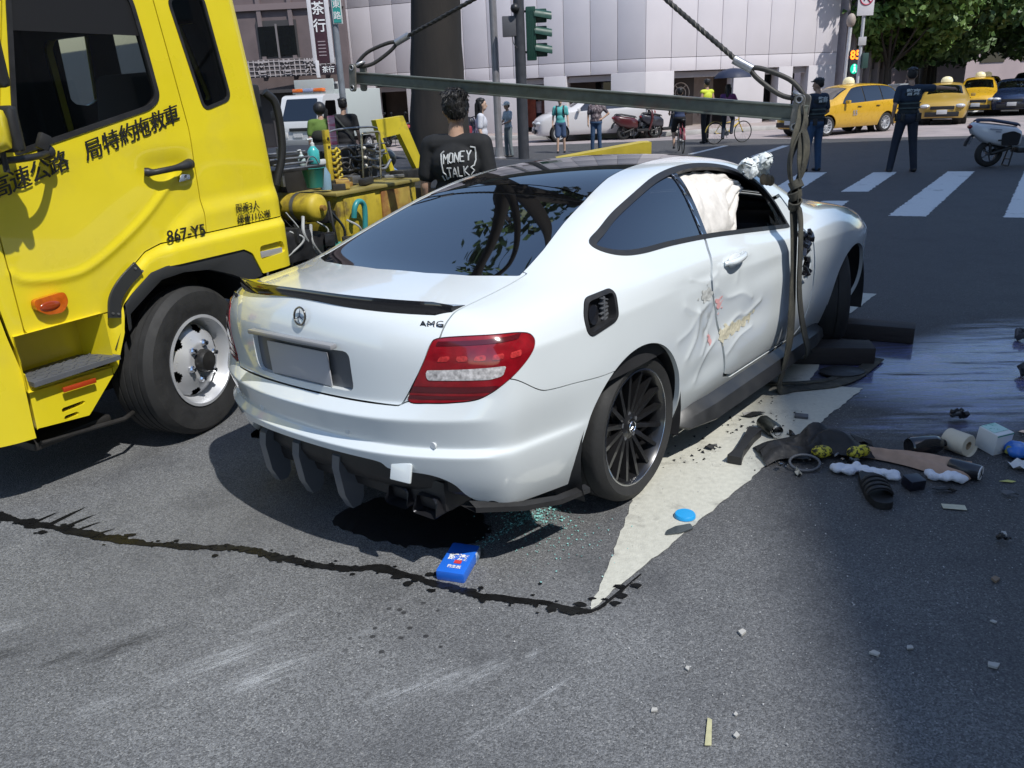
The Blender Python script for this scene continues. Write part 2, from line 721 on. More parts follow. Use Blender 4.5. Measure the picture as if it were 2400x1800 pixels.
# ------------------------------------------------------------------ car body surfaces
def body_cage(xs, lev, zc, bow, rear, front, nj=4, ptop=2.3, prear=2.6, crz=None):
    """half-model lofted cage: side levels k, top rows j, closed rear and front faces.
    lev[k] = (yfun, zfun); rear/front = list per level of (x_centre, z_centre, x_corner)."""
    N, K = len(xs), len(lev) - 1
    idx, V, F, cr = {}, [], [], {}
    def vid(key, p):
        if key not in idx:
            idx[key] = len(V)
            V.append(p)
        return idx[key]
    def side_pt(i, k):
        x = xs[i]
        y, z = float(lev[k][0](x)), float(lev[k][1](x))
        if i == 0:
            x = rear[k][2]
        if i == N - 1:
            x = front[k][2]
        return x, y, z
    def sv(i, k, s):
        x, y, z = side_pt(i, k)
        return vid(('s', i, k, s), (x, y * s, z))
    def tv(i, j, s):
        if j == nj:
            return sv(i, K, s)
        x, y, z = side_pt(i, K)
        t = j / nj
        key = ('t', i, j, s if j else 0)
        return vid(key, (x + float(bow(xs[i])) * (1 - t ** 2), y * t * s, float(zc(xs[i])) + (z - float(zc(xs[i]))) * t ** ptop))
    def ev(end, k, j, s):
        i = 0 if end is rear else N - 1
        if k == K:
            return tv(i, j, s)
        if j == nj:
            return sv(i, k, s)
        x, y, z = side_pt(i, k)
        t = j / nj
        key = ('e', i, k, j, s if j else 0)
        return vid(key, (end[k][0] + (x - end[k][0]) * t ** prear, y * t * s, end[k][1] + (z - end[k][1]) * t ** 2))
    for s in (1, -1):
        def face(a):
            F.append(tuple(a) if s == 1 else tuple(reversed(a)))
        for i in range(N - 1):
            for k in range(K):
                face((sv(i, k + 1, s), sv(i + 1, k + 1, s), sv(i + 1, k, s), sv(i, k, s)))
            for j in range(nj):
                face((tv(i, j, s), tv(i + 1, j, s), tv(i + 1, j + 1, s), tv(i, j + 1, s)))
        for k in range(K):
            for j in range(nj):
                face((ev(rear, k + 1, j, s), ev(rear, k + 1, j + 1, s), ev(rear, k, j + 1, s), ev(rear, k, j, s)))
                face((ev(front, k, j, s), ev(front, k, j + 1, s), ev(front, k + 1, j + 1, s), ev(front, k + 1, j, s)))
        def cre(a, b, w):
            cr[(min(a, b), max(a, b))] = w
        for k, (w, i0, i1, wr) in (crz or {}).items():
            for i in range(i0, i1):
                cre(sv(i, k, s), sv(i + 1, k, s), w)
            for j in range(nj):
                if wr:
                    cre(ev(rear, k, j, s), ev(rear, k, j + 1, s), wr)
    return V, F, cr

def side_field(poly, s, ymin=0.3):
    """field of a side-view (x,z) outline on the side s of the car"""
    def f(V, N):
        d = np.full(len(V), 1.0)
        m = V[:, 1] * s > ymin
        if m.any():
            d[m] = sdf_poly(V[m][:, [0, 2]], poly)
        return d
    return f

def wrap_field(poly, s, x0):
    """outline in (p, z) where p runs across the rear and round the corner of side s"""
    def f(V, N):
        d = np.full(len(V), 1.0)
        m = (V[:, 0] < x0) & (V[:, 1] * s > -0.2)
        if m.any():
            p = V[m, 1] * s + (V[m, 0] + 1.05)
            d[m] = sdf_poly(np.stack([p, V[m, 2]], 1), poly)
        return d
    return f

def top_field(poly, zmin):
    """outline in plan view (x,y)"""
    def f(V, N):
        d = np.full(len(V), 1.0)
        m = (V[:, 2] > zmin)
        if m.any():
            d[m] = sdf_poly(V[m][:, :2], poly)
        return d
    return f
# ------------------------------------------------------------------ shared materials
M_WHITE = mat("white_car_paint", (.70, .745, .755), rough=.20, coat=1.0, spec=.5, var=.025, vscale=3)
M_BLACKGLOSS = mat("gloss_black", (.012, .012, .014), rough=.12, coat=1.0)
M_BLACKPL = mat("black_plastic", (.018, .018, .019), rough=.5, var=.15, vscale=20)
M_RUBBER = mat("tyre_rubber", (.022, .022, .022), rough=.75, var=.25, vscale=14, bump=.15, bscale=60)
M_DARKIN = mat("dark_interior", (.02, .02, .022), rough=.7, var=.2)
M_CHROME = mat("chrome", (.75, .76, .78), rough=.12, metal=1.0)
M_RIMBLACK = mat("black_rim", (.012, .012, .013), rough=.3, coat=.5)
M_RED = mat("red_lens", (.24, .004, .009), rough=.12, coat=1.0, var=.3, vscale=25)
M_REDDARK = mat("dark_red_lens", (.09, .004, .008), rough=.12, coat=1.0)
M_CLEARLENS = mat("clear_lens", (.5, .48, .47), rough=.15, coat=1.0, var=.6, vscale=70)
M_GREYPL = mat("grey_plastic_and_recess_shade", (.10, .105, .115), rough=.45, var=.15)
G_DARK = glass("dark_tinted_glass", (.055, .06, .065), ior=2.1, body=(.006, .006, .007), opaque=.45)
G_REAR = glass("rear_window_glass", (.04, .045, .05), ior=3.3, body=(.006, .006, .007), opaque=.5)
G_SIDE = glass("side_tinted_glass", (.10, .105, .11), ior=2.6, opaque=.2)


G_ROOF = glass("black_glass_roof", (.02, .02, .02), ior=2.4, body=(.008, .008, .009), opaque=1.0)
# ------------------------------------------------------------------ the road and its markings
def asphalt_material():
    m = bpy.data.materials.new("asphalt")
    m.use_nodes = True
    nt = m.node_tree
    N, Lk = nt.nodes, nt.links
    b = N["Principled BSDF"]
    geo = N.new("ShaderNodeNewGeometry")
    pos = geo.outputs["Position"]
    def noise(scale, detail=4, rough=.6, vec=None, sc=None, rot=None):
        n = N.new("ShaderNodeTexNoise")
        n.inputs["Scale"].default_value = scale
        n.inputs["Detail"].default_value = detail
        n.inputs["Roughness"].default_value = rough
        v = vec or pos
        if sc or rot:
            mp = N.new("ShaderNodeMapping")
            if rot:
                r0 = N.new("ShaderNodeMapping")
                r0.inputs["Rotation"].default_value = (0, 0, rot)
                Lk.new(v, r0.inputs[0])
                v = r0.outputs[0]
            if sc:
                mp.inputs["Scale"].default_value = sc
            Lk.new(v, mp.inputs[0])
            v = mp.outputs[0]
        Lk.new(v, n.inputs["Vector"])
        return n.outputs[0]
    def rng(x, a, b_, c=0.0, d=1.0):
        r = N.new("ShaderNodeMapRange")
        r.inputs[1].default_value, r.inputs[2].default_value, r.inputs[3].default_value, r.inputs[4].default_value = a, b_, c, d
        Lk.new(x, r.inputs[0])
        return r.outputs[0]
    def mth(op, x, y):
        n = N.new("ShaderNodeMath")
        n.operation = op
        for k, v in enumerate((x, y)):
            if isinstance(v, (int, float)):
                n.inputs[k].default_value = v
            else:
                Lk.new(v, n.inputs[k])
        return n.outputs[0]
    def mix(f, a, b_):
        n = N.new("ShaderNodeMix")
        n.data_type = 'RGBA'
        for k, v in ((0, f), (6, a), (7, b_)):
            if isinstance(v, (int, float)):
                n.inputs[k].default_value = v
            elif isinstance(v, tuple):
                n.inputs[k].default_value = v + (1,)
            else:
                Lk.new(v, n.inputs[k])
        return n.outputs[2]
    def blob(cx, cy, ang, lx, ly, soft=.5):
        """1 inside an ellipse on the ground, fading to 0"""
        mp = N.new("ShaderNodeMapping")
        mp.vector_type = 'TEXTURE'
        mp.inputs["Location"].default_value = (cx, cy, 0)
        mp.inputs["Rotation"].default_value = (0, 0, ang)
        mp.inputs["Scale"].default_value = (lx, ly, 1)
        Lk.new(pos, mp.inputs[0])
        ln = N.new("ShaderNodeVectorMath")
        ln.operation = 'LENGTH'
        Lk.new(mp.outputs[0], ln.inputs[0])
        return rng(ln.outputs["Value"], soft, 1.0, 1.0, 0.0)
    # aggregate
    vo = N.new("ShaderNodeTexVoronoi")
    vo.inputs["Scale"].default_value = 190
    Lk.new(pos, vo.inputs["Vector"])
    vc = N.new("ShaderNodeSeparateColor")
    Lk.new(vo.outputs["Color"], vc.inputs[0])
    stone = rng(vc.outputs[0], .0, 1.0, .55, 1.5)
    light = rng(vc.outputs[1], .93, .97)
    grain = noise(260, 3)
    base = mix(rng(grain, .3, .72), (.022, .023, .025), (.072, .072, .072))
    big = noise(.55, 5, .55)
    base = mix(rng(big, .35, .7, 0, .5), base, (.032, .033, .038))
    old = mth('MULTIPLY', blob(-2.2, 2.3, -.35, 5.0, 3.1, .55), rng(noise(1.3, 4), .25, .6, .6, 1.0))
    base = mix(mth('MULTIPLY', old, .75), base, mix(rng(grain, .3, .72), (.058, .060, .061), (.152, .155, .156)))
    mul = N.new("ShaderNodeMix")
    mul.data_type = 'RGBA'
    mul.blend_type = 'MULTIPLY'
    mul.inputs[0].default_value = 1
    Lk.new(base, mul.inputs[6])
    Lk.new(stone, mul.inputs[7])
    base = mul.outputs[2]
    base = mix(mth('MULTIPLY', light, .36), base, (.26, .26, .25))
    # tyre-worn lighter and darker lanes along the street
    lane = noise(1.0, 3, .5, sc=(.9, .06, 1), rot=radians(34))
    base = mix(rng(lane, .45, .75, 0, .35), base, (.050, .050, .052))
    tone = noise(2.2, 5, .6)
    base = mix(rng(tone, .50, .72, 0, .45), base, (.024, .025, .028))
    gm = N.new("ShaderNodeMix")
    gm.data_type = 'RGBA'
    gm.blend_type = 'MULTIPLY'
    gm.inputs[0].default_value = 1
    Lk.new(base, gm.inputs[6])
    Lk.new(mth('ADD', mth('MULTIPLY', old, .45), 1.25), gm.inputs[7])
    base = gm.outputs[2]
    # pale scrape marks
    fine = noise(420, 2)
    streak = noise(30, 5, .7, sc=(.25, 2.2, 1), rot=-.55)
    for cx, cy, a, lx, ly, st in ((-1.00, 2.18, .55, .26, .07, .9), (-.82, 2.10, .5, .20, .08, 1), (-.33, 2.02, .5, .20, .06, .9), (-.15, 2.05, .6, .16, .05, .8), (-.90, 2.35, .62, .22, .03, .5),
                                  (-1.85, 2.40, .5, .12, .06, .8), (.02, 1.92, .7, .20, .012, 1), (-.55, 2.28, .6, .16, .025, .5), (-1.30, 1.98, .5, .12, .05, .5), (.03, 2.14, .8, .05, .02, .8), (-.2, 1.75, .75, .18, .012, .6)):
        k = mth('MULTIPLY', blob(cx, cy, a, lx, ly, .25), rng(mth('MULTIPLY', fine, streak), .235, .36))
        base = mix(mth('MULTIPLY', k, st * .8), base, (.55, .57, .58))
    for cx, cy, a, lx, ly in ((-1.35, 2.28, .6, .22, .05), (-1.80, 2.24, .35, .20, .05), (-1.55, 2.22, .5, .12, .03)):
        base = mix(mth('MULTIPLY', blob(cx, cy, a, lx, ly, .2), rng(streak, .35, .6, 0, .8)), base, (.012, .012, .012))
    # drips under the boot
    dots = N.new("ShaderNodeTexVoronoi")
    dots.inputs["Scale"].default_value = 17
    Lk.new(pos, dots.inputs["Vector"])
    dd = rng(mth('ADD', dots.outputs["Distance"], mth('MULTIPLY', fine, .12)), .20, .26, 1, 0)
    dm = mth('MULTIPLY', dd, blob(-.36, 2.28, -.3, .42, .26, .5))
    base = mix(mth('MULTIPLY', dm, .85), base, (.012, .012, .013))
    # wet film beside the coupe: glossy streaks, the sky's reflection painted in as blue
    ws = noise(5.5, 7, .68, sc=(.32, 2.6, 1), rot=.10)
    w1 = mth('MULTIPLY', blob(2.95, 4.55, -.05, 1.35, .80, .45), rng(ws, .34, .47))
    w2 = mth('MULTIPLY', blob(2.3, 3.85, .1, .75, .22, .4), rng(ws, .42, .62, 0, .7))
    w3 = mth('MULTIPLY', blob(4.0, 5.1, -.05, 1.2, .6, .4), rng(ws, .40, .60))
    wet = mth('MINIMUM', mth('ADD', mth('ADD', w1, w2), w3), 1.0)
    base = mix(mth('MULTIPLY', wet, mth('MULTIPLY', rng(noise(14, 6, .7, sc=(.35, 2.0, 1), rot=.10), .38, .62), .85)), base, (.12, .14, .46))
    chip = mth('MULTIPLY', rng(noise(95, 2), .64, .70), mth('ADD', blob(2.45, 3.45, .1, .75, .22, .2), blob(3.0, 4.4, 0, 1.3, .7, .4)))
    base = mix(mth('MULTIPLY', chip, .7), base, (.5, .5, .52))
    Lk.new(base, b.inputs["Base Color"])
    rr = rng(grain, .2, .8, .58, .88)
    rm = N.new("ShaderNodeMix")
    rm.data_type = 'FLOAT'
    Lk.new(wet, rm.inputs[0])
    Lk.new(rr, rm.inputs[2])
    rm.inputs[3].default_value = .13
    Lk.new(rm.outputs[0], b.inputs["Roughness"])
    cw = mth('MULTIPLY', wet, 1.0)
    Lk.new(cw, b.inputs["Coat Weight"])
    b.inputs["Coat Roughness"].default_value = .10
    bp = N.new("ShaderNodeBump")
    bp.inputs["Strength"].default_value = .5
    bp.inputs["Distance"].default_value = .004
    Lk.new(mth('ADD', mth('MULTIPLY', vo.outputs["Distance"], -1.2), mth('MULTIPLY', grain, .6)), bp.inputs["Height"])
    Lk.new(bp.outputs[0], b.inputs["Normal"])
    MATS["asphalt"] = m
    return m

M_ASPH = asphalt_material()
rd = MB()
rd.sheet([[(-90, -60, 0), (-90, 260, 0)], [(140, -60, 0), (140, 260, 0)]])
rd.f = [list(reversed(f)) for f in rd.f]
struct('road', rd, M_ASPH, smooth=0)
jp = MB()  # pale sheet that paints sunlight onto the far stretch of road
jp.add([(-14, 30.6, .003), (2.0, 28.9, .003), (7.0, 28.4, .003), (10.2, 25.6, .003), (15.2, 23.6, .003), (24, 22.5, .003), (30, 34, .003), (14.2, 34.5, .003), (5.8, 32.2, .003), (-3, 35.8, .003), (-14, 37, .003)], [tuple(range(11))])
struct('sunlit_road_sheet', jp, mat("painted_sunlit_road", (.34, .29, .285), .8, var=.12, vscale=1.2, col2=(.26, .23, .23), cscale=.8), smooth=0)
M_PAINT = mat("worn_road_paint", (.50, .495, .43), rough=.7, col2=(.29, .285, .25), cscale=9, cthr=(.56, .74), var=.10, vscale=40, bump=.3, bscale=160)
M_PAINT2 = mat("crossing_paint", (.66, .665, .65), rough=.7, col2=(.26, .265, .26), cscale=3, cthr=(.58, .8), var=.08, vscale=30)
M_WETTAR = mat("spilt_oil", (.010, .010, .010), rough=.28, var=.2, vscale=20)

def ground_poly(name, pts, m, z=.004, rag=0.0, seed=1, sub=1, kind='structure'):
    """flat painted shape with slightly ragged edge"""
    P = np.array(pts, float)
    out = []
    rg = np.random.RandomState(seed)
    for i in range(len(P)):
        a, c = P[i], P[(i + 1) % len(P)]
        L = np.linalg.norm(c - a)
        k = max(1, int(L / .035)) if rag else sub
        nrm = unit((c - a)[::-1] * np.array([1, -1]))
        for q in range(k):
            t = q / k
            j = rag * rg.randn() if 0 < q else 0
            out.append(a + (c - a) * t + nrm * j)
    mb = MB()
    mb.add([(p[0], p[1], z) for p in out], [tuple(range(len(out)))])
    me = mb.mesh(name, m, 0)
    bm = bmesh.new()
    bm.from_mesh(me)
    bmesh.ops.triangulate(bm, faces=bm.faces[:])
    bmesh.ops.recalc_face_normals(bm, faces=bm.faces[:])
    for f in bm.faces:
        if f.normal.z < 0:
            f.normal_flip()
    bm.to_mesh(me)
    bm.free()
    o = link(name, me)
    if kind:
        o['kind'] = kind
    return o
ground_poly('road_marking', [(.24, 2.357), (.63, 2.79), (1.02, 3.225), (1.52, 3.78), (2.05, 4.36), (1.76, 4.47), (2.05, 4.93), (2.61, 5.93), (3.09, 6.52), (2.90, 6.62), (1.70, 5.00), (1.40, 4.62), (.95, 4.60), (.60, 3.50), (.525, 3.20), (.445, 2.94), (.34, 2.64)], M_PAINT, rag=.0035, seed=3)
for k, q in enumerate(([(5.93, 16.32), (6.37, 16.11), (4.75, 13.25), (4.35, 13.45)], [(7.12, 15.74), (7.53, 15.63), (5.83, 12.99), (5.45, 13.13)], [(8.34, 15.33), (8.74, 15.14), (5.42, 10.33), (5.02, 10.53)],
                       [(9.55, 14.95), (9.95, 14.75), (6.65, 9.80), (6.22, 10.0)], [(4.79, 12.18), (5.14, 12.05), (4.20, 10.55), (3.85, 10.72)], [(10.76, 14.55), (11.16, 14.35), (7.85, 9.4), (7.45, 9.6)], [(4.75, 16.9), (5.15, 16.7), (3.5, 14.0), (3.1, 14.2)])):
    ground_poly('crossing_stripe', q, M_PAINT2, rag=.008, seed=20 + k)
for k, q in enumerate(([(4.96, 22.15), (5.10, 22.05), (6.75, 24.65), (6.6, 24.75)], [(6.15, 20.50), (6.32, 20.42), (8.20, 23.6), (8.03, 23.7)], [(2.6, 18.4), (2.75, 18.3), (4.4, 21.2), (4.25, 21.3)], [(20, 36), (20.15, 35.9), (26, 45), (25.85, 45.1)])):
    ground_poly('lane_line', q, M_PAINT2, rag=.006, seed=40 + k)
# sunlit band ahead of the crossing: painted by the pale road sheet
# spilt liquid trail
tr_pts = spline([(-2.75, 3.42), (-2.35, 3.25), (-2.20, 3.18), (-2.01, 3.11), (-1.76, 3.01), (-1.58, 2.95), (-1.39, 2.91), (-1.19, 2.88), (-1.11, 2.86), (-.99, 2.80), (-.84, 2.74), (-.69, 2.69), (-.56, 2.68), (-.42, 2.62), (-.35, 2.57), (-.22, 2.51), (-.11, 2.45), (.04, 2.42), (.16, 2.37), (.25, 2.352), (.34, 2.44), (.45, 2.56)], 14)
rgt = np.random.RandomState(9)
wl = np.convolve(np.abs(rgt.randn(len(tr_pts) + 4)), np.ones(5) / 5, 'valid')
wr_ = np.convolve(np.abs(rgt.randn(len(tr_pts) + 4)), np.ones(5) / 5, 'valid')
LT, RT = [], []
for i in range(len(tr_pts)):
    t_ = unit(tr_pts[min(i + 1, len(tr_pts) - 1)] - tr_pts[max(i - 1, 0)])
    nn = np.array([-t_[1], t_[0]])
    taper = np.interp(i / len(tr_pts), [0, .5, .80, .86, 1], [1.3, 1, .9, .6, .15])
    LT.append(tr_pts[i] + nn * (.004 + .018 * wl[i]) * taper)
    RT.append(tr_pts[i] - nn * (.004 + .018 * wr_[i]) * taper)
tb = MB()
tb.sheet([[(a_[0], a_[1], .004), (b_[0], b_[1], .004)] for a_, b_ in zip(RT, LT)])
# side runs like fingers
for (x0, y0, dx, dy, w_) in ((-2.08, 3.14, .10, .17, .016), (-2.00, 3.11, .10, .12, .014), (-1.93, 3.08, .09, .08, .012), (-1.82, 3.04, .07, .05, .012), (-2.16, 3.17, .07, .10, .012)):
    tb.add([(x0 - w_, y0, .0042), (x0 + w_, y0 - .004, .0042), (x0 + dx * .6 + w_ * .5, y0 + dy * .6, .0042), (x0 + dx, y0 + dy, .0042), (x0 + dx * .55 - w_ * .5, y0 + dy * .6, .0042)], [(0, 1, 2, 3, 4)])
for q in range(150):
    i_ = rgt.randint(0, len(tr_pts) - 8)
    c_ = tr_pts[i_] + rgt.randn(2) * np.array([.022, .020]) * (1.8 if rgt.rand() < .2 else 1.0)
    r_ = .004 + .012 * rgt.rand() ** 2
    n_ = 9
    tb.add([(c_[0] + r_ * cos(2 * pi * k / n_) * (.6 + .8 * rgt.rand()) * 1.5, c_[1] + r_ * sin(2 * pi * k / n_) * (.6 + .8 * rgt.rand()), .0044 + .00002 * q) for k in range(n_)], [tuple(range(n_))])
ot = struct('liquid_trail', tb, M_WETTAR, smooth=0)
ot['kind'] = 'stuff'
tag(ot, 'dark trail of spilt liquid running across the asphalt to the arrow tip', 'stain')
rgo = np.random.RandomState(4)  # dark sheet painting the shade of bumper and exhausts on the road
shade_outline = spline([(-.80, 3.08), (-.66, 2.93), (-.46, 2.84), (-.28, 2.80), (-.16, 2.86), (-.12, 2.98), (-.22, 3.14), (-.44, 3.28), (-.68, 3.24)], 8, True)  # outline of the painted shade below the boot
o_ = ground_poly('painted_car_shade', [tuple(p + .010 * rgo.randn(2)) for p in shade_outline], mat("asphalt_car_shade", (.012, .012, .013), .55, var=.5, vscale=40), z=.0032)
# the far side of the junction: kerb and pale pavement
kb = MB()
pv = [(-40, 41.5), (3.5, 36.2), (6.3, 31.9), (17.5, 35.2), (24.0, 46.0), (40, 70), (10, 90), (-60, 90)]
kb.prism([(-40, 38.6), (-3, 35.0), (4.0, 31.6), (6.2, 31.3), (11.8, 32.4), (13.6, 33.6), (18, 40.5), (34, 67), (10, 90), (-60, 90)], (0, 0, .002), (1, 0, 0), (0, 1, 0), .13)
struct('pavement', kb, mat("pavement_tiles", (.36, .31, .29), .75, var=.12, vscale=3, col2=(.28, .22, .20), cscale=2), smooth=20)
kc = MB()
kl = [(-40, 38.5), (-3, 34.9), (4.0, 31.5), (6.25, 31.2), (11.9, 32.3), (13.7, 33.5), (18.1, 40.4), (34.1, 66.9)]
kc.tube([(a_, b_, .08) for a_, b_ in kl], 0, flat=(.20, .165, (0, 1, 0)), cap=True)
struct('kerb', kc, mat("kerb_concrete", (.45, .44, .42), .8, var=.15, vscale=4), smooth=30)
# ------------------------------------------------------------------ street trees
M_BARK = mat("bark", (.055, .045, .036), rough=.9, var=.4, vscale=7, bump=.8, bscale=14, aniso=(1, 1, .25))
M_BARKDARK = mat("dark_bark", (.022, .019, .017), rough=.95, var=.5, vscale=5, bump=1.0, bscale=9, aniso=(1, 1, .25))
def leaf_mat(name, c1, c2):
    m = mat(name, c1, rough=.55, col2=c2, cscale=1.4, cthr=(.35, .65), var=.35, vscale=9)
    b = m.node_tree.nodes["Principled BSDF"]
    b.inputs["Subsurface Weight"].default_value = 0
    return m
M_LEAF = leaf_mat("leaves_green", (.07, .14, .03), (.15, .24, .05))
M_LEAFD = leaf_mat("leaves_dark", (.040, .085, .024), (.09, .16, .036))
M_LEAFL = leaf_mat("leaves_bright", (.09, .16, .03), (.17, .24, .05))

def tree_meshes(seed, h, crown_r, crown_z, crown_h, n_leaf, leaf, trunk_r, limb_z, lean=(0, 0), nclump=26, bark=None):
    """returns (trunk MB, crown MB) around the origin"""
    rg = random.Random(seed)
    np_ = np.random.RandomState(seed)
    T = MB()
    top = (lean[0], lean[1], crown_z + crown_h * .1)
    path = [(0, 0, -.15), (.0, .0, .25), (lean[0] * .2 + rg.uniform(-.08, .08), lean[1] * .2, h * .2), (lean[0] * .5, lean[1] * .5 + rg.uniform(-.1, .1), limb_z), top]
    sp = spline(path, 7)
    rad = np.interp(np.linspace(0, 1, len(sp)), [0, .08, .3, .7, 1], [trunk_r * 1.45, trunk_r * 1.08, trunk_r * .92, trunk_r * .6, trunk_r * .15])
    a_ = np_.randn(len(sp)) * .03
    T.tube(sp, rad * (1 + a_), 14)
    clumps = []
    for k in range(nclump):
        t = k * 2.39996 + rg.uniform(-.4, .4)
        u = rg.uniform(-1, 1)
        rr = crown_r * (1 - .55 * abs(u) ** 2.2) * rg.uniform(.35, 1.0)
        c = np.array([lean[0] + rr * cos(t), lean[1] + rr * sin(t), crown_z + u * crown_h * .5])
        clumps.append((c, rg.uniform(.22, .40) * crown_r))
    for c, r in clumps[::2]:
        st = sp[int(len(sp) * rg.uniform(.45, .85))]
        mid = (st + c) / 2 + np.array([rg.uniform(-.3, .3), rg.uniform(-.3, .3), -.15])
        T.tube(spline([st, mid, c], 5), np.linspace(trunk_r * .36, trunk_r * .05, 11), 6)
    C = MB()
    per = n_leaf // len(clumps)
    Vs, Fs, o = [], [], 0
    for c, r in clumps:
        for q in range(per):
            d = np_.randn(3)
            d /= np.linalg.norm(d)
            p = c + d * r * (np_.rand() ** .45) * np.array([1, 1, .72])
            ax = np_.randn(3)
            ax /= np.linalg.norm(ax)
            b = np.cross(ax, np_.randn(3))
            b /= np.linalg.norm(b) + 1e-9
            s = leaf * (.6 + .8 * np_.rand())
            Vs += [p - ax * s, p + b * s * .5, p + ax * s, p - b * s * .5]
            Fs.append((o, o + 1, o + 2, o + 3))
            o += 4
    C.add(Vs, Fs)
    return T, C

TREEKIND = {}
def tree(kind, spec, loc, label, group=None, rz=0.0, sc=1.0, leafm=None, barkm=None):
    """one tree: trunk + crown; meshes of one kind are shared"""
    if kind not in TREEKIND:
        T, C = tree_meshes(*spec)
        TREEKIND[kind] = (T.mesh('trunk', barkm or M_BARK, 60), C.mesh('crown', leafm or M_LEAF, 0))
    a_, b_ = TREEKIND[kind]
    e = thing('street_tree', label, 'tree', loc, rz, group)
    e.scale = (sc, sc, sc)
    link('trunk', a_, e)
    link('crown', b_, e)
    return e
SP_BIG = (3, 11.0, 3.9, 8.2, 4.6, 9000, .17, .26, 4.2)
SP_AVE = (8, 10.0, 4.2, 6.6, 6.6, 13000, .20, .22, 3.0)
SP_AVE2 = (15, 10.0, 4.0, 6.2, 6.8, 12000, .20, .20, 2.8)
# big dark trunk across the street, its crown above the picture
SP_DARK = (21, 10.5, 3.2, 8.2, 3.6, 1500, .15, .50, 4.9, (.35, .3), 9)
tree('dark', SP_DARK, (-.88, 12.2, 0), 'thick dark tree trunk rising behind the green spreader beam', None, 0.0, 1.0, M_LEAFD, M_BARKDARK)
# ------------------------------------------------------------------ buildings, poles, signs
M_PANEL = mat("white_wall_panel", (.66, .62, .645), rough=.6, var=.05, vscale=.8)
M_JOINT = mat("panel_joint", (.20, .19, .20), rough=.8)
M_COLW = mat("white_column", (.62, .59, .605), rough=.55, var=.05, vscale=1)
M_SHOP = mat("shop_back", (.13, .105, .095), rough=.7, var=.4, vscale=1.2)
M_BROWN = mat("brown_facade", (.15, .115, .115), rough=.8, var=.2, vscale=2)
M_FRAME = mat("window_frame_dark", (.06, .055, .055), rough=.5)
G_WIN = glass("window_glass", (.25, .27, .28), ior=1.5, body=(.02, .022, .025), opaque=.6)

def face_frame(o, d, z=0):
    """local frame of a facade: origin o (x,y), direction d along it; outward normal to the right of d"""
    d = unit((d[0], d[1], 0))
    n = np.array([d[1], -d[0], 0])
    return V3((o[0], o[1], z)), d, n

def panel_mesh(w, h, t):
    return MB().box((0, 0, 0), (w, t, h), bev=.012).mesh('wall_panel', M_PANEL, 30)

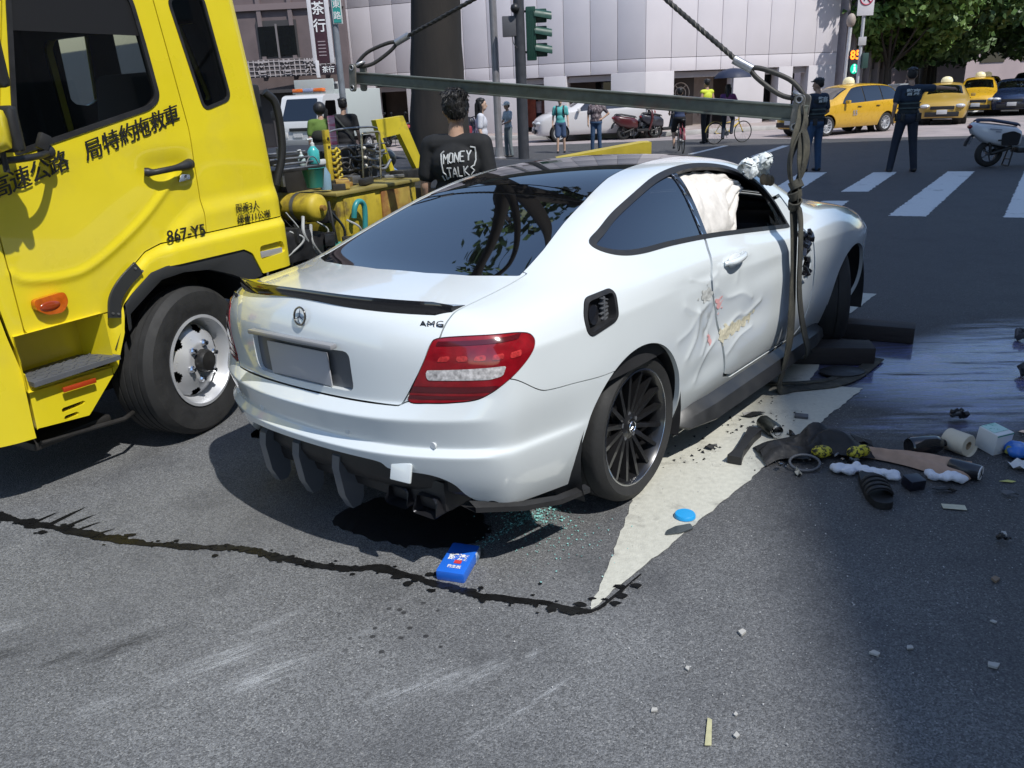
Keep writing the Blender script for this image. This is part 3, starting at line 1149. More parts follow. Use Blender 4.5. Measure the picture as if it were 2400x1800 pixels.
def white_building():
    C = (5.85, 34.0)
    b = thing('white_building', 'pale panelled corner building with open ground floor behind the street', 'building', (C[0], C[1], 0))
    faces = [((-16.6, 7.26), (.915, -.40), 18.1, 'l'), ((0, 0), (.95, .316), 9.2, 'r')]
    pm = {}
    for o, d, L, key in faces:
        O, D, Nn = face_frame(o, d)
        ang = atan2(D[1], D[0])
        n = int(round(L / 1.13))
        w = L / n
        # backing wall
        for (z0, z1) in ((2.42, 11.4),):
            bk = MB().box(O + D * L / 2 - Nn * .16 + np.array([0, 0, (z0 + z1) / 2]), (L, .2, z1 - z0), rotm('Z', ang))
            bk.build('backing_wall', M_JOINT, b, 0)
        rows = [(2.30, 2.82), (2.82, 5.62), (5.62, 8.42), (8.42, 11.22)]
        for z0, z1 in rows:
            k = (round(w, 3), round(z1 - z0, 3))
            if k not in pm:
                pm[k] = panel_mesh(w - .018, z1 - z0 - .018, .05)
            for i in range(n):
                p = link('wall_panel', pm[k], b)
                c = O + D * (i + .5) * w + Nn * (-.035)
                p.location = (c[0], c[1], (z0 + z1) / 2)
                p.rotation_euler = (0, 0, ang)
        # ground floor piers, lintel soffit, back wall
        piers = {'l': [(0, 3.6), (4.4, 5.6), (7.2, 9.9), (10.2, 12.55), (13.8, 14.8), (16.7, 18.1)], 'r': [(0, 1.3), (4.1, 5.6), (6.3, 7.0), (7.8, 9.2)]}[key]
        for t0, t1 in piers:
            MB().box(O + D * (t0 + t1) / 2 - Nn * .25 + np.array([0, 0, 1.22]), (t1 - t0, .5, 2.20), rotm('Z', ang), bev=.015).build('pier', M_COLW, b, 30)
        MB().box(O + D * L / 2 - Nn * 1.5 + np.array([0, 0, 2.36]), (L, 2.7, .06), rotm('Z', ang)).build('soffit', M_COLW, b, 0)
        MB().box(O + D * L / 2 - Nn * 2.8 + np.array([0, 0, 1.2]), (L, .1, 2.4), rotm('Z', ang)).build('shop_wall', M_SHOP, b, 0)
        for t0, t1 in zip([p[1] for p in piers[:-1]], [p[0] for p in piers[1:]]):
            if t1 - t0 < .5:
                continue
            q = MB().box(O + D * ((t0 + t1) / 2 + .15) - Nn * 2.70 + np.array([0, 0, 1.15]), ((t1 - t0) * .7, .06, 1.9), rotm('Z', ang))
            q.build('shop_window', G_WIN, b, 0)
            MB().box(O + D * ((t0 + t1) / 2) - Nn * .3 + np.array([0, 0, 2.16]), ((t1 - t0), .25, .22), rotm('Z', ang)).build('lintel', mat("lintel_grey", (.34, .31, .31), .6), b, 0)
    # tinted poster panels in the arcade
    O, D, Nn = face_frame(faces[0][0], faces[0][1])
    for t0, w_, c in ((12.7, .5, (.30, .07, .04)), (13.4, .35, (.10, .035, .03)), (9.95, .22, (.30, .28, .28))):
        MB().box(O + D * t0 - Nn * 1.2 + np.array([0, 0, 1.15]), (w_, .06, 1.7), rotm('Z', atan2(D[1], D[0]))).build('poster_panel', mat("poster%d" % int(t0 * 10), c, .6, var=.4, vscale=5), b, 0)
    O, D, Nn = face_frame(faces[1][0], faces[1][1])
    ang = atan2(D[1], D[0])
    MB().box(O + D * 2.1 - Nn * .9 + np.array([0, 0, 1.2]), (1.3, .06, 2.1), rotm('Z', ang)).build('shop_mural', mat("mural_dark", (.035, .025, .022), .5, var=.4, vscale=4), b, 0)
    mu = MB()
    for rr, th in ((.42, .022), (.25, .018)):
        a = np.arange(26) * 2 * pi / 26
        c0 = O + D * 2.1 - Nn * .85 + np.array([0, 0, 1.45])
        mu.tube([c0 + D * rr * cos(t) + np.array([0, 0, rr * sin(t)]) for t in a], th, 6, closed=True)
    for t in (.8, 2.3):
        mu.tube(spline([c0 + D * .05 * cos(t) + np.array([0, 0, -.5]), c0, c0 + D * .35 * cos(t) + np.array([0, 0, .32])], 6), .02, 6)
    mu.build('mural_ornament', mat("mural_line", (.55, .50, .45), .5), b, 60)
    MB().box(O + D * 3.4 - Nn * 1.4 + np.array([0, 0, 1.1]), (1.2, .06, 2.1), rotm('Z', ang)).build('shop_door', mat("door_beige", (.32, .27, .24), .6, var=.2), b, 0)
    # the far rounded end: dark reveals between pale fins
    e = O + D * 9.2
    for k in range(6):
        c = e + np.array([.28 + k * .62, .35 + k * .55, 0])
        MB().box(c + np.array([0, 0, 5.5]), (.22, .5, 11.0), rotm('Z', .72), bev=.02).build('facade_fin', mat("fin_grey_stone", (.36, .32, .33), .6, var=.1), b, 30)
        MB().box(c + np.array([.34, .42, 5.5]), (.62, .10, 11.0), rotm('Z', .72)).build('dark_reveal', mat("reveal_dark", (.035, .032, .034), .35), b, 0)
        MB().box(c + np.array([.30, .30, 2.55]), (.66, .20, .9), rotm('Z', .72)).build('dark_band', mat("band_dark", (.07, .066, .068), .4), b, 0)
    return b
white_building()

def brown_building():
    b = thing('brown_building', 'old brown building with small windows and stacked shop signs', 'building', (-9.5, 33.5, 0))
    D = unit((1, -.06, 0))
    Nn = np.array([-.06, -1, 0])
    def bx(u, z, w, h, dep, nm, m, off=0.0, par=None):
        c = D * u + Nn * (off + dep / 2) + np.array([0, 0, z])
        return MB().box(c, (w, dep, h), rotm('Z', -.06)).build(nm, m, par or b, 0)
    bx(.2, 6.0, 7.2, 12.0, .3, 'wall', M_BROWN, -.3)
    for u in (-2.6, -1.7, .55, 1.75, 3.0):
        bx(u, 6.9, .16, 8.2, .10, 'pilaster', mat("pilaster_brown", (.19, .15, .15), .8), 0)
    for zc in (4.05, 7.4, 10.2):
        for uc in (-1.15 + .9 * 0, 1.15):
            w = bx(uc, zc, 1.55, 1.35, .08, 'window', M_FRAME, -.02)
            for q in (-.38, .38):
                bx(uc + q, zc - .05, .66, 1.05, .03, 'pane', G_WIN, .07, w)
            bx(uc, zc - .05, .07, 1.2, .05, 'mullion', mat("mullion_grey", (.20, .18, .18), .6), .07, w)
            bx(uc, zc - .72, 1.65, .09, .16, 'sill', mat("sill_brown", (.24, .20, .20), .7), 0, w)
        bx(.2, zc + 1.15, 7.2, .22, .12, 'string_course', mat("course_brown", (.22, .17, .17), .8), 0)
    bx(-.5, 2.2, 5.4, .12, .6, 'canopy', M_FRAME, 0)
    bx(-.4, 1.15, 5.4, 2.0, .05, 'shop_front', mat("shopfront_dark", (.03, .028, .03), .35), 0)
    for k in range(7):
        bx(-2.6 + k * .8, 1.15, .06, 2.0, .08, 'shop_post', M_FRAME, .02)
    return b
brown_building()

def signs():
    # lattice shop sign
    s = thing('lattice_sign', 'wide lattice shop sign above the small white truck', 'sign', (-9.1, 32.9, 3.02))
    MB().box((1.2, 0, 0), (3.6, .08, .62)).build('sign_board', mat("lattice_board", (.10, .085, .085), .7), s, 0)
    lt = mat("lattice_pale", (.42, .38, .38), .6)
    for k in range(19):
        MB().box((-.55 + k * .195, -.055, 0), (.035, .03, .60)).build('lattice_bar', lt, s, 0)
    for k in range(4):
        MB().box((1.2, -.057, -.24 + k * .16), (3.6, .03, .03)).build('lattice_bar', lt, s, 0)
    for k, u in enumerate((.15, 1.1, 2.0)):
        place(text_mb("茗", .55, .01, .01), (u, -.085, 0), (1, 0, 0), (0, 0, 1)).build('lettering', lt, s, 0) if k < 2 else place(text_mb("茶", .55, .01, .01), (u, -.085, 0), (1, 0, 0), (0, 0, 1)).build('lettering', lt, s, 0)
    # vertical tea shop sign
    v = thing('vertical_shop_sign', 'tall maroon shop sign with white tea characters and white edge strips', 'sign', (-6.05, 30.2, 0), .05)
    MB().box((0, 0, 4.35), (.42, .14, 2.7), bev=.01).build('sign_face', mat("maroon_face", (.055, .022, .032), .5), v, 30)
    for x in (-.29, .29):
        MB().box((x, .01, 4.35), (.14, .16, 2.7), bev=.01).build('edge_strip', mat("strip_white", (.62, .60, .62), .5), v, 30)
    for ch, z in (("茶", 4.72), ("行", 4.18)):
        place(text_mb(ch, .44, .006, .006), (0, -.08, z), (1, 0, 0), (0, 0, 1)).build('lettering', mat("letter_white", (.8, .8, .8), .5), v, 0)
    for k in range(5):
        MB().box((0, -.078, 3.70 - k * .11), (.26, .006, .035)).build('small_print', mat("print_dim", (.30, .24, .26), .6), v, 0)
    l2 = thing('hanging_shop_sign', 'small dark sign with white characters below the maroon tea sign', 'sign', (-5.95, 30.1, 0), .05)
    MB().box((.05, 0, 2.78), (.62, .12, .30), bev=.01).build('sign_face', mat("maroon_face2", (.035, .02, .026), .5), l2, 30)
    place(text_mb("茶行", .22, .002, .005), (.05, -.07, 2.78), (1, 0, 0), (0, 0, 1)).build('lettering', mat("letter_white", (.8, .8, .8), .5), l2, 0)
    MB().box((-.32, .01, 2.82), (.12, .14, .55), bev=.01).build('edge_strip', mat("strip_white", (.62, .60, .62), .5), l2, 30)
    MB().tube([(.0, .05, 2.9), (.0, .05, 3.05)], .02, 6).build('bracket', M_FRAME, l2, 60)
    ps = thing('wall_poster', 'black and white poster with red ring on the shop corner', 'poster', (-5.9, 30.4, 0), .05)
    MB().box((0, 0, 2.05), (.50, .06, .70)).build('poster_board', mat("poster_pale", (.50, .48, .48), .6), ps, 0)
    MB().box((.02, -.034, 2.12), (.36, .01, .42)).build('poster_print', mat("poster_dark", (.04, .04, .045), .6), ps, 0)
    a = np.arange(22) * 2 * pi / 22
    MB().tube(np.stack([.03 + .11 * np.cos(a), 0 * a - .05, 1.98 + .11 * np.sin(a)], 1), .02, 6, closed=True).build('red_ring', mat("ring_red", (.45, .06, .06), .6), ps, 60)
    MB().box((.0, .0, 1.5), (.50, .06, .38)).build('price_board', mat("price_dark", (.06, .06, .065), .6), ps, 0)
    for k in range(4):
        MB().box((.0, -.034, 1.62 - k * .085), (.40, .01, .03)).build('price_line', mat("price_line", (.5, .5, .5), .6), ps, 0)
    # lamp post with street name plate
    lp = thing('street_sign_post', 'grey steel post with teal street name plate beside the tea shop sign', 'sign post', (-4.03, 22.0, 0))
    MB().tube([(0, 0, 0), (0, 0, 6.5)], [.085, .075], 14).build('post', mat("post_grey", (.24, .26, .29), .45, metal=.3, var=.15), lp, 40)
    MB().box((.10, -.09, 3.95), (.24, .03, .82), bev=.005).build('name_plate_frame', mat("plate_white", (.65, .67, .66), .5), lp, 30)
    MB().box((.10, -.112, 3.95), (.19, .01, .76)).build('name_plate', mat("plate_teal", (.03, .30, .27), .5), lp, 0)
    for k, ch in enumerate("東路"):
        place(text_mb(ch, .19, .002, .002), (.10, -.120, 3.98 - .26 * k), (1, 0, 0), (0, 0, 1)).build('lettering', mat("letter_white", (.8, .8, .8), .5), lp, 0)
    # traffic light pole
    tp = thing('traffic_light_pole', 'dark steel pole carrying a green traffic light seen from behind', 'traffic light', (.62, 23.2, 0))
    MB().tube([(0, 0, 0), (0, 0, 7.0)], [.155, .135], 18).build('pole', mat("pole_dark", (.045, .047, .055), .5, var=.2), tp, 40)
    gm = mat("signal_green", (.010, .055, .038), .4, var=.15)
    for x0, z0, z1 in ((.22, 2.50, 3.86),):
        hb = MB().box((.31, .02, 3.20), (.26, .22, 1.32), bev=.03).build('signal_head', gm, tp, 30)
        for k in range(3):
            zz = 3.62 - k * .42
            vs = MB()
            vs.sheet([[(.40 + .46 * q, .12 * cos(t), zz + .19 * sin(t) - .09 * q) for t in np.linspace(.0, pi, 9)] for q in (0, .5, 1.0)])
            vs.build('visor', gm, hb, 60)
            MB().box((.56, .14, zz + .02), (.36, .12, .34), bev=.03).build('signal_unit', gm, hb, 30)
        for k in range(5):
            MB().box((.24 + k * .045, -.098, 3.2), (.012, .012, 1.15)).build('housing_rib', gm, hb, 0)
    for zz in (3.75, 2.75):
        MB().tube([(.0, 0, zz), (.30, 0, zz)], .03, 8).build('bracket', M_BLACKPL, tp, 60)
    MB().box((-.27, -.02, 3.40), (.36, .22, .50), bev=.02).build('control_box', mat("box_grey", (.10, .10, .11), .5), tp, 30)
    MB().ell((-.10, -.15, 3.82), (.12, .14, .12), 14, 8).build('camera_dome', M_BLACKPL, tp, 60)
    MB().tube(spline([(-.2, -.1, 3.15), (-.17, -.15, 2.98), (-.08, -.16, 2.85)], 6), .012, 6).build('cable', M_HOSE0, tp, 60)
    p2 = thing('plain_pole', 'plain pale grey steel pole beside the dark traffic light pole', 'pole', (-.06, 23.6, 0))
    MB().tube([(0, 0, 0), (0, 0, 7.5)], [.105, .095], 16).build('shaft', mat("pole_pale", (.30, .29, .30), .4, metal=.4, var=.12), p2, 40)
    MB().lathe([(.19, 0), (.19, .03), (.13, .06), (.11, .30)], (0, 0, 0), (0, 0, 1), 16).build('base_flange', mat("pole_pale", (.30, .29, .30), .4), p2, 40)
    # pedestrian signal with countdown
    ps = thing('pedestrian_signal', 'pedestrian signal showing orange 85 and a green walking figure', 'pedestrian signal', (14.05, 33.9, 0))
    MB().tube([(-.28, 0, 0), (-.22, 0, 4.0)], .07, 12).build('pole', mat("pole_white", (.55, .55, .56), .5), ps, 40)
    MB().box((.02, -.02, 2.32), (.40, .22, .98), bev=.02).build('signal_case', mat("case_dark", (.03, .032, .035), .5), ps, 30)
    place(text_mb("85", .46, .010, .004, sx=.9), (.02, -.14, 2.58), (1, 0, 0), (0, 0, 1)).build('countdown', mat("led_orange", (.9, .2, .02), .5, emit=(1.0, .18, .01), estr=2.2), ps, 0)
    MB().ell((.02, -.135, 2.08), (.155, .012, .19), 20, 10).build('green_lens', mat("led_green", (.01, .30, .20), .4, emit=(.0, .55, .32), estr=.7), ps, 60)
    wk = MB()
    wk.tube([(.02, -.152, 2.16), (.03, -.152, 2.05)], .035, 7)
    wk.ell((.02, -.152, 2.215), (.035, .01, .035), 8, 6)
    wk.tube([(.03, -.152, 2.05), (-.03, -.152, 1.95)], .018, 6)
    wk.tube([(.03, -.152, 2.05), (.09, -.152, 1.96)], .018, 6)
    wk.build('walking_figure', mat("led_white", (.6, .9, .8), .5, emit=(.5, 1.0, .8), estr=1.0), ps, 60)
    MB().ell((-.22, 0, 3.85), (.17, .17, .26), 14, 8).build('lantern', mat("lantern_tan", (.36, .30, .26), .6), ps, 60)
    # no-turn sign on a second post
    ns = thing('round_ban_sign', 'white board with red ring ban sign on a pale post', 'sign', (13.95, 33.0, 0))
    MB().tube([(0, .05, 0), (0, .05, 4.9)], .06, 12).build('post', mat("pole_white2", (.48, .48, .50), .5), ns, 40)
    MB().box((0, -.04, 4.40), (.62, .03, .92), bev=.01).build('sign_board', mat("plate_white3", (.66, .64, .66), .5), ns, 30)
    a = np.arange(30) * 2 * pi / 30
    MB().tube(np.stack([.24 * np.cos(a), 0 * a - .06, 4.55 + .24 * np.sin(a)], 1), .025, 6, closed=True).build('red_ring', mat("ban_red", (.42, .03, .08), .5), ns, 60)
    MB().tube([(-.16, -.06, 4.71), (.16, -.06, 4.39)], .022, 6).build('red_bar', mat("ban_red", (.42, .03, .08), .5), ns, 60)
    MB().tube(spline([(-.08, -.058, 4.45), (-.08, -.058, 4.58), (.06, -.058, 4.62), (.10, -.058, 4.55)], 6), .022, 6).build('black_arrow', M_INK0, ns, 60)
    MB().box((.0, -.03, 3.05), (.30, .03, .30), bev=.01).build('small_board', mat("plate_grey3", (.45, .44, .45), .5), ns, 30)
    MB().box((.15, -.0, 2.35), (.22, .3, .55), bev=.02).build('side_box', mat("side_box_green", (.03, .07, .06), .5), ns, 30)
M_HOSE0 = mat("cable_black", (.015, .015, .015), .5)
M_INK0 = mat("ink_black", (.012, .012, .012), .5)
signs()

# ---- blocks that frame the junction beyond and beside the camera
def block(name, label, x0, x1, y0, y1, h, m, rows, cols, side, wm=None):
    """plain office block with rows of recessed windows on the faces named in side"""
    b = thing(name, label, 'building', ((x0 + x1) / 2, (y0 + y1) / 2, 0))
    cx, cy = (x0 + x1) / 2, (y0 + y1) / 2
    MB().box((0, 0, h / 2), (x1 - x0, y1 - y0, h)).build('wall', m, b, 0)
    wm = wm or G_WIN
    for s in side:
        if s in 'WE':
            L, ax = y1 - y0, 1
            pos = (x0 - cx - .03) if s == 'W' else (x1 - cx + .03)
        else:
            L, ax = x1 - x0, 0
            pos = (y0 - cy - .03) if s == 'S' else (y1 - cy + .03)
        for r in range(rows):
            z = 3.6 + r * (h - 4.5) / rows
            hh = (h - 4.5) / rows * .52
            w = L / cols * .58
            me = None
            for c in range(cols):
                t = -L / 2 + L * (c + .5) / cols
                p = (pos, t, z) if ax == 1 else (t, pos, z)
                if me is None:
                    sz = (.10, w, hh) if ax == 1 else (w, .10, hh)
                    me = MB().box((0, 0, 0), sz).mesh('window', wm, 0)
                o = link('window', me, b)
                o.location = p
    return b
M_BEIGE = mat("beige_block", (.42, .34, .28), .8, var=.08, vscale=.5)
M_GREYB = mat("grey_block", (.28, .27, .27), .8, var=.1, vscale=.4)
M_PINKB = mat("pink_block", (.46, .36, .35), .8, var=.12, vscale=.5)
tb_ = block('beige_tower_block', 'long beige office block with rows of windows that shades the right of the street', -13, 13, -24, 24, 30, M_BEIGE, 9, 14, 'WNS', mat("block_window", (.05, .07, .075), .15, coat=.5))
d_ = unit((.2, .98, 0))
cc = V3((14.2, -13.2, 0)) + d_ * (23.0 - 24.0) + unit((.98, -.2, 0)) * 13.0
tb_.location = tuple(cc)
tb_.rotation_euler = (0, 0, -atan2(.2, .98))
block('far_side_block', 'beige block further up the right side of the street', 44, 60, 14, 40, 15, M_BEIGE, 4, 8, 'WS')
block('grey_block', 'grey block behind the camera across the road', -40, -14, -45, -26, 26, M_GREYB, 6, 8, 'NE')
block('pink_block', 'pinkish block behind the avenue trees', 22, 34, 62, 80, 16, M_PINKB, 4, 6, 'SW')
block('pale_block', 'pale block at the end of the tree avenue', 36, 70, 88, 110, 18, M_PINKB, 4, 8, 'SW')
block('side_block', 'dark block beyond the brown building', -40, -13.5, 34, 60, 12, M_BROWN, 3, 8, 'SE')
# ---- avenue trees
k_ = 0
for (x, y, kd, sc, rz, lb) in ((17.4, 38.0, 'ave', .90, .3, 'first tree of the avenue, behind the pedestrian signal'), (19.9, 40.5, 'ave2', 1.02, 2.0, 'thick-trunked avenue tree behind the pointing officer'), (22.2, 44.5, 'ave', 1.0, 4.1, 'avenue tree above the row of oncoming taxis'),
                               (24.7, 49.0, 'ave2', 1.05, 1.0, 'avenue tree beyond the taxis'), (27.5, 54.0, 'ave', 1.1, 5.2, 'avenue tree far along the left kerb of the avenue'), (30.5, 59.5, 'ave2', 1.1, 3.3, 'distant avenue tree near the end of the left kerb'), (34.0, 66.0, 'ave', 1.2, .7, 'last tree on the left kerb of the avenue'),
                               (28.6, 42.5, 'ave2', 1.0, 1.9, 'avenue tree over the dark blue car'), (31.5, 47.5, 'ave', 1.05, .2, 'avenue tree on the far kerb above the dark cars'), (34.8, 53.0, 'ave2', 1.1, 2.6, 'second tree along the far kerb of the avenue'), (38.5, 59.5, 'ave', 1.2, 4.4, 'third tree along the far kerb of the avenue'), (42.0, 67.0, 'ave2', 1.3, 1.4, 'distant tree on the far kerb closing the view'), (37.5, 72.0, 'ave', 1.35, 3.9, 'tall tree closing the end of the avenue')):
    tree(kd, SP_AVE if kd == 'ave' else SP_AVE2, (x, y, 0), lb, 'trees along the avenue', rz, sc, M_LEAFD if kd == 'ave2' else M_LEAF)
tree('ave2', SP_AVE2, (-9.6, 15.6, 0), 'street tree seen through the tow truck cab window', 'trees beyond the tow truck', 1.2, .78, M_LEAFD)
tree('ave', SP_AVE, (-13.4, 20.5, 0), 'second street tree behind the tow truck cab', 'trees beyond the tow truck', 3.0, .85, M_LEAF)
# ---- electrical cabinet under the avenue trees
ec = thing('utility_cabinet', 'grey utility cabinet on the pavement behind the taxi', 'cabinet', (15.9, 33.6, 0), .5)
MB().box((0, 0, .75), (.7, .5, 1.3), bev=.02).build('cabinet_body', mat("cabinet_grey", (.33, .35, .36), .5), ec, 30)
MB().box((0, 0, 1.42), (.76, .56, .06), bev=.01).build('cabinet_top', mat("cabinet_grey", (.33, .35, .36), .5), ec, 30)
# ------------------------------------------------------------------ the white coupe: body surface
def coupe_surface(level=4):
    xs = [-.80, -.70, -.56, -.46, -.37, -.2, 0, .2, .42, .65, .9, 1.15, 1.4, 1.65, 1.9, 2.1, 2.3, 2.5, 2.75, 3.0, 3.2, 3.36, 3.45]
    w = pchip([-.8, -.6, -.3, 0, .5, 1.2, 2.0, 2.5, 2.75, 3.0, 3.25, 3.45], [.925, .955, .985, 1.0, .99, .985, .985, 1.0, 1.005, .99, .93, .83])
    def L(y, zx, zz, wy=True):
        fz = pchip(zx, zz)
        return ((lambda x, y=y: y * w(x)), fz)
    rail_y = pchip([-.8, -.62, -.4, -.15, .15, .5, .85, 1.2, 1.5, 1.75, 2.05, 2.25, 2.4, 2.75, 3.05, 3.3, 3.45],
                   [.62, .615, .605, .60, .595, .59, .585, .585, .60, .625, .67, .70, .725, .74, .72, .66, .60])
    rail_z = pchip([-.8, -.62, -.4, -.15, .15, .5, .85, 1.2, 1.5, 1.75, 2.05, 2.25, 2.4, 2.75, 3.05, 3.3, 3.45],
                   [1.015, 1.03, 1.06, 1.145, 1.24, 1.315, 1.35, 1.352, 1.322, 1.265, 1.125, 1.02, .965, .935, .895, .84, .79])
    zchar = pchip([-.8, 0, 1, 2, 2.75, 3.45], [.875, .885, .85, .815, .785, .70])
    zsh = pchip([-.8, -.4, 0, .5, 1, 2, 2.4, 2.75, 3.45], [.935, .965, .98, .965, .945, .875, .87, .855, .755])
    zbelt = pchip([-.8, -.4, 0, .3, .9, 2, 2.4, 2.75, 3.45], [.97, 1.005, 1.02, 1.005, .985, .905, .90, .885, .775])
    cab = pchip([-.8, -.3, .2, 2.0, 2.4, 2.8], [0, .35, 1, 1, .35, 0])
    ych = lambda x: .888 * w(x)
    ysh = lambda x: .862 * w(x) - .012 * (1 - cab(x))
    def ybelt(x):
        c = cab(x)
        return c * .805 + (1 - c) * (ysh(x) + (rail_y(x) - ysh(x)) * .36)
    def zb(x):
        c = cab(x)
        return c * zbelt(x) + (1 - c) * (zsh(x) + (rail_z(x) - zsh(x)) * .52)
    def ymid(x):
        c = cab(x)
        return c * (ybelt(x) * .52 + rail_y(x) * .48 + .012) + (1 - c) * (ysh(x) + (rail_y(x) - ysh(x)) * .70)
    def zmid(x):
        c = cab(x)
        return c * (zb(x) * .5 + rail_z(x) * .5) + (1 - c) * (zsh(x) + (rail_z(x) - zsh(x)) * .82)
    rb = pchip([-.8, -.55, -.3, 3.45], [1, .9, 0, 0])
    lev = [
        L(.80, [-.8, -.6, -.4, .4, 2.3, 3.0, 3.45], [.27, .25, .22, .20, .20, .22, .24]),
        L(.862, [-.8, -.3, 3.45], [.40, .36, .33]),
        ((lambda x: .884 * w(x)), pchip([-.8, -.3, 3.45], [.525, .50, .46])),
        ((lambda x: (.886 - .016 * rb(x)) * w(x)), pchip([-.8, -.3, 3.45], [.552, .53, .52])),
        L(.896, [-.8, 3.45], [.665, .64]),
        L(.897, [-.8, 3.45], [.745, .70]),
        (ych, zchar), (ysh, zsh), (ybelt, zb), (ymid, zmid), (rail_y, rail_z)]
    zc = pchip([-.8, -.62, -.4, -.15, .15, .5, .85, 1.2, 1.5, 1.75, 2.05, 2.25, 2.4, 2.75, 3.05, 3.3, 3.45],
               [1.045, 1.068, 1.088, 1.165, 1.268, 1.352, 1.388, 1.392, 1.37, 1.315, 1.18, 1.08, 1.02, .985, .945, .88, .83])
    bow = pchip([-.8, -.55, -.4, -.1, .3, 1.5, 2.0, 2.3, 2.75, 3.45], [-.19, -.13, -.09, -.05, -.02, 0, .05, .09, .06, .14])
    rear = [(-1.00, .36, -.76), (-1.045, .44, -.81), (-1.07, .528, -.835), (-1.042, .556, -.815), (-1.076, .662, -.825), (-1.03, .703, -.805),
            (-1.035, .84, -.80), (-1.035, .91, -.795), (-1.025, .96, -.79), (-1.012, 1.005, -.79), (-.99, 1.045, -.80)]
    front = [(3.60, .24, 3.40), (3.62, .34, 3.44), (3.63, .44, 3.46), (3.635, .5, 3.46), (3.63, .62, 3.46), (3.62, .68, 3.46),
             (3.61, .70, 3.45), (3.60, .74, 3.45), (3.60, .77, 3.45), (3.60, .80, 3.45), (3.59, .83, 3.45)]
    V, F, cr = body_cage(xs, lev, zc, bow, rear, front, nj=4, ptop=2.4, prear=2.7,
                         crz={2: (.35, 0, 4, .75), 3: (.35, 0, 4, .75), 4: (.0, 0, 0, .7), 5: (0, 0, 0, .7), 6: (.6, 0, 18, .15), 10: (.1, 0, 3, .6)})
    return cage_surface(V, F, cr, level)
COUPE_LOC = (-.132, 3.639, -.015)
COUPE_ROT = (-.027, 0.003, radians(90 - 39.35))
# ------------------------------------------------------------------ the white coupe: parts
def recalc(S):
    N = np.zeros_like(S.V)
    Q = np.where(S.F[:, :4] >= 0, S.F[:, :4], S.F[:, 2:3])
    n = np.cross(S.V[Q[:, 2]] - S.V[Q[:, 0]], S.V[Q[:, 3]] - S.V[Q[:, 1]])
    for k in range(4):
        np.add.at(N, Q[:, k], n)
    S.N = N / (np.linalg.norm(N, axis=1)[:, None] + 1e-12)
    return S

def wheel(parent, c, side, r=.325, w=.235, rr=.245, steer=0.0, spokes=16, name='wheel', rimm=None, lip=True):
    """tyre, rim barrel, thin spokes, hub with bolts; side=-1: outer face towards -y"""
    e = bpy.data.objects.new(name, None)
    COL.objects.link(e)
    e.parent = parent
    e.location = c
    e.rotation_euler = (0, 0, steer)
    s = side
    prof = [(rr, -w * .46), (rr + .02, -w * .5), (r - .035, -w * .53), (r - .008, -w * .45), (r, -w * .36), (r, -.045), (r - .007, -.042), (r - .007, -.034), (r, -.031),
            (r, .031), (r - .007, .034), (r - .007, .042), (r, .045), (r, w * .36), (r - .008, w * .45), (r - .035, w * .53), (rr + .02, w * .5), (rr, w * .46)]
    MB().lathe(prof, axis=(0, s, 0), n=56, cap=False).build('tyre', M_RUBBER, e, 40)
    rm = rimm or M_RIMBLACK
    rim = MB().lathe([(rr - .004, -w * .45), (rr - .02, -w * .4), (rr - .03, 0), (rr - .02, w * .38), (rr - .006, w * .47), (rr + .003, w * .47)], axis=(0, s, 0), n=56, cap=False)
    rim.lathe([(.02, -w * .1), (rr - .02, -w * .12)], axis=(0, s, 0), n=40, cap=False)
    ro = rim.build('rim', rm, e, 40)
    if lip:
        MB().lathe([(rr - .004, w * .462), (rr - .002, w * .478), (rr + .003, w * .474), (rr + .003, w * .455)], axis=(0, s, 0), n=56, cap=False).build('rim_lip', mat("rim_lip_metal", (.45, .45, .46), .2, metal=1.0), ro, 40)
    sp = MB()
    for k in range(spokes):
        a = 2 * pi * k / spokes + .1
        d = np.array([cos(a), 0, sin(a)])
        t = np.array([-sin(a), 0, cos(a)])
        y0, y1 = s * w * .30, s * w * .42
        for (ra, rb, wa, wb, ya, yb) in ((.05, rr - .01, .011, .008, y0, y1),):
            P = [d * ra - t * wa, d * ra + t * wa, d * rb + t * wb, d * rb - t * wb]
            top = [p + np.array([0, q, 0]) for p, q in zip(P, (ya, ya, yb, yb))]
            bot = [p + np.array([0, q - s * .03, 0]) for p, q in zip(P, (ya, ya, yb, yb))]
            sp.add(top + bot, [(0, 1, 2, 3), (7, 6, 5, 4), (0, 4, 5, 1), (1, 5, 6, 2), (2, 6, 7, 3), (3, 7, 4, 0)])
    sp.build('spokes', rm, ro, 30)
    hub = MB().lathe([(.085, w * .12), (.078, w * .27), (.04, w * .33), (.036, w * .35), (.0, w * .36)], axis=(0, s, 0), n=24)
    hub.build('hub', rm, ro, 40)
    for k in range(5):
        a = 2 * pi * k / 5 + .3
        MB().cyl((.056 * cos(a), s * w * .25, .056 * sin(a)), (.056 * cos(a), s * w * .31, .056 * sin(a)), .011, n=6).build('wheel_bolt', M_GREYPL, ro, 30)
    return e

def star_emblem(r, th):
    m = MB()
    a = np.arange(24) * 2 * pi / 24
    m.tube(np.stack([r * np.cos(a), r * np.sin(a), 0 * a], 1), th, 6, closed=True)
    for k in range(3):
        t = pi / 2 + k * 2 * pi / 3
        d = np.array([cos(t), sin(t), 0])
        q = np.array([-sin(t), cos(t), 0])
        m.add([d * r * .95, q * r * .13, -q * r * .13, np.array([0, 0, th * 1.3])], [(0, 1, 3), (0, 3, 2), (0, 2, 1)])
    return m

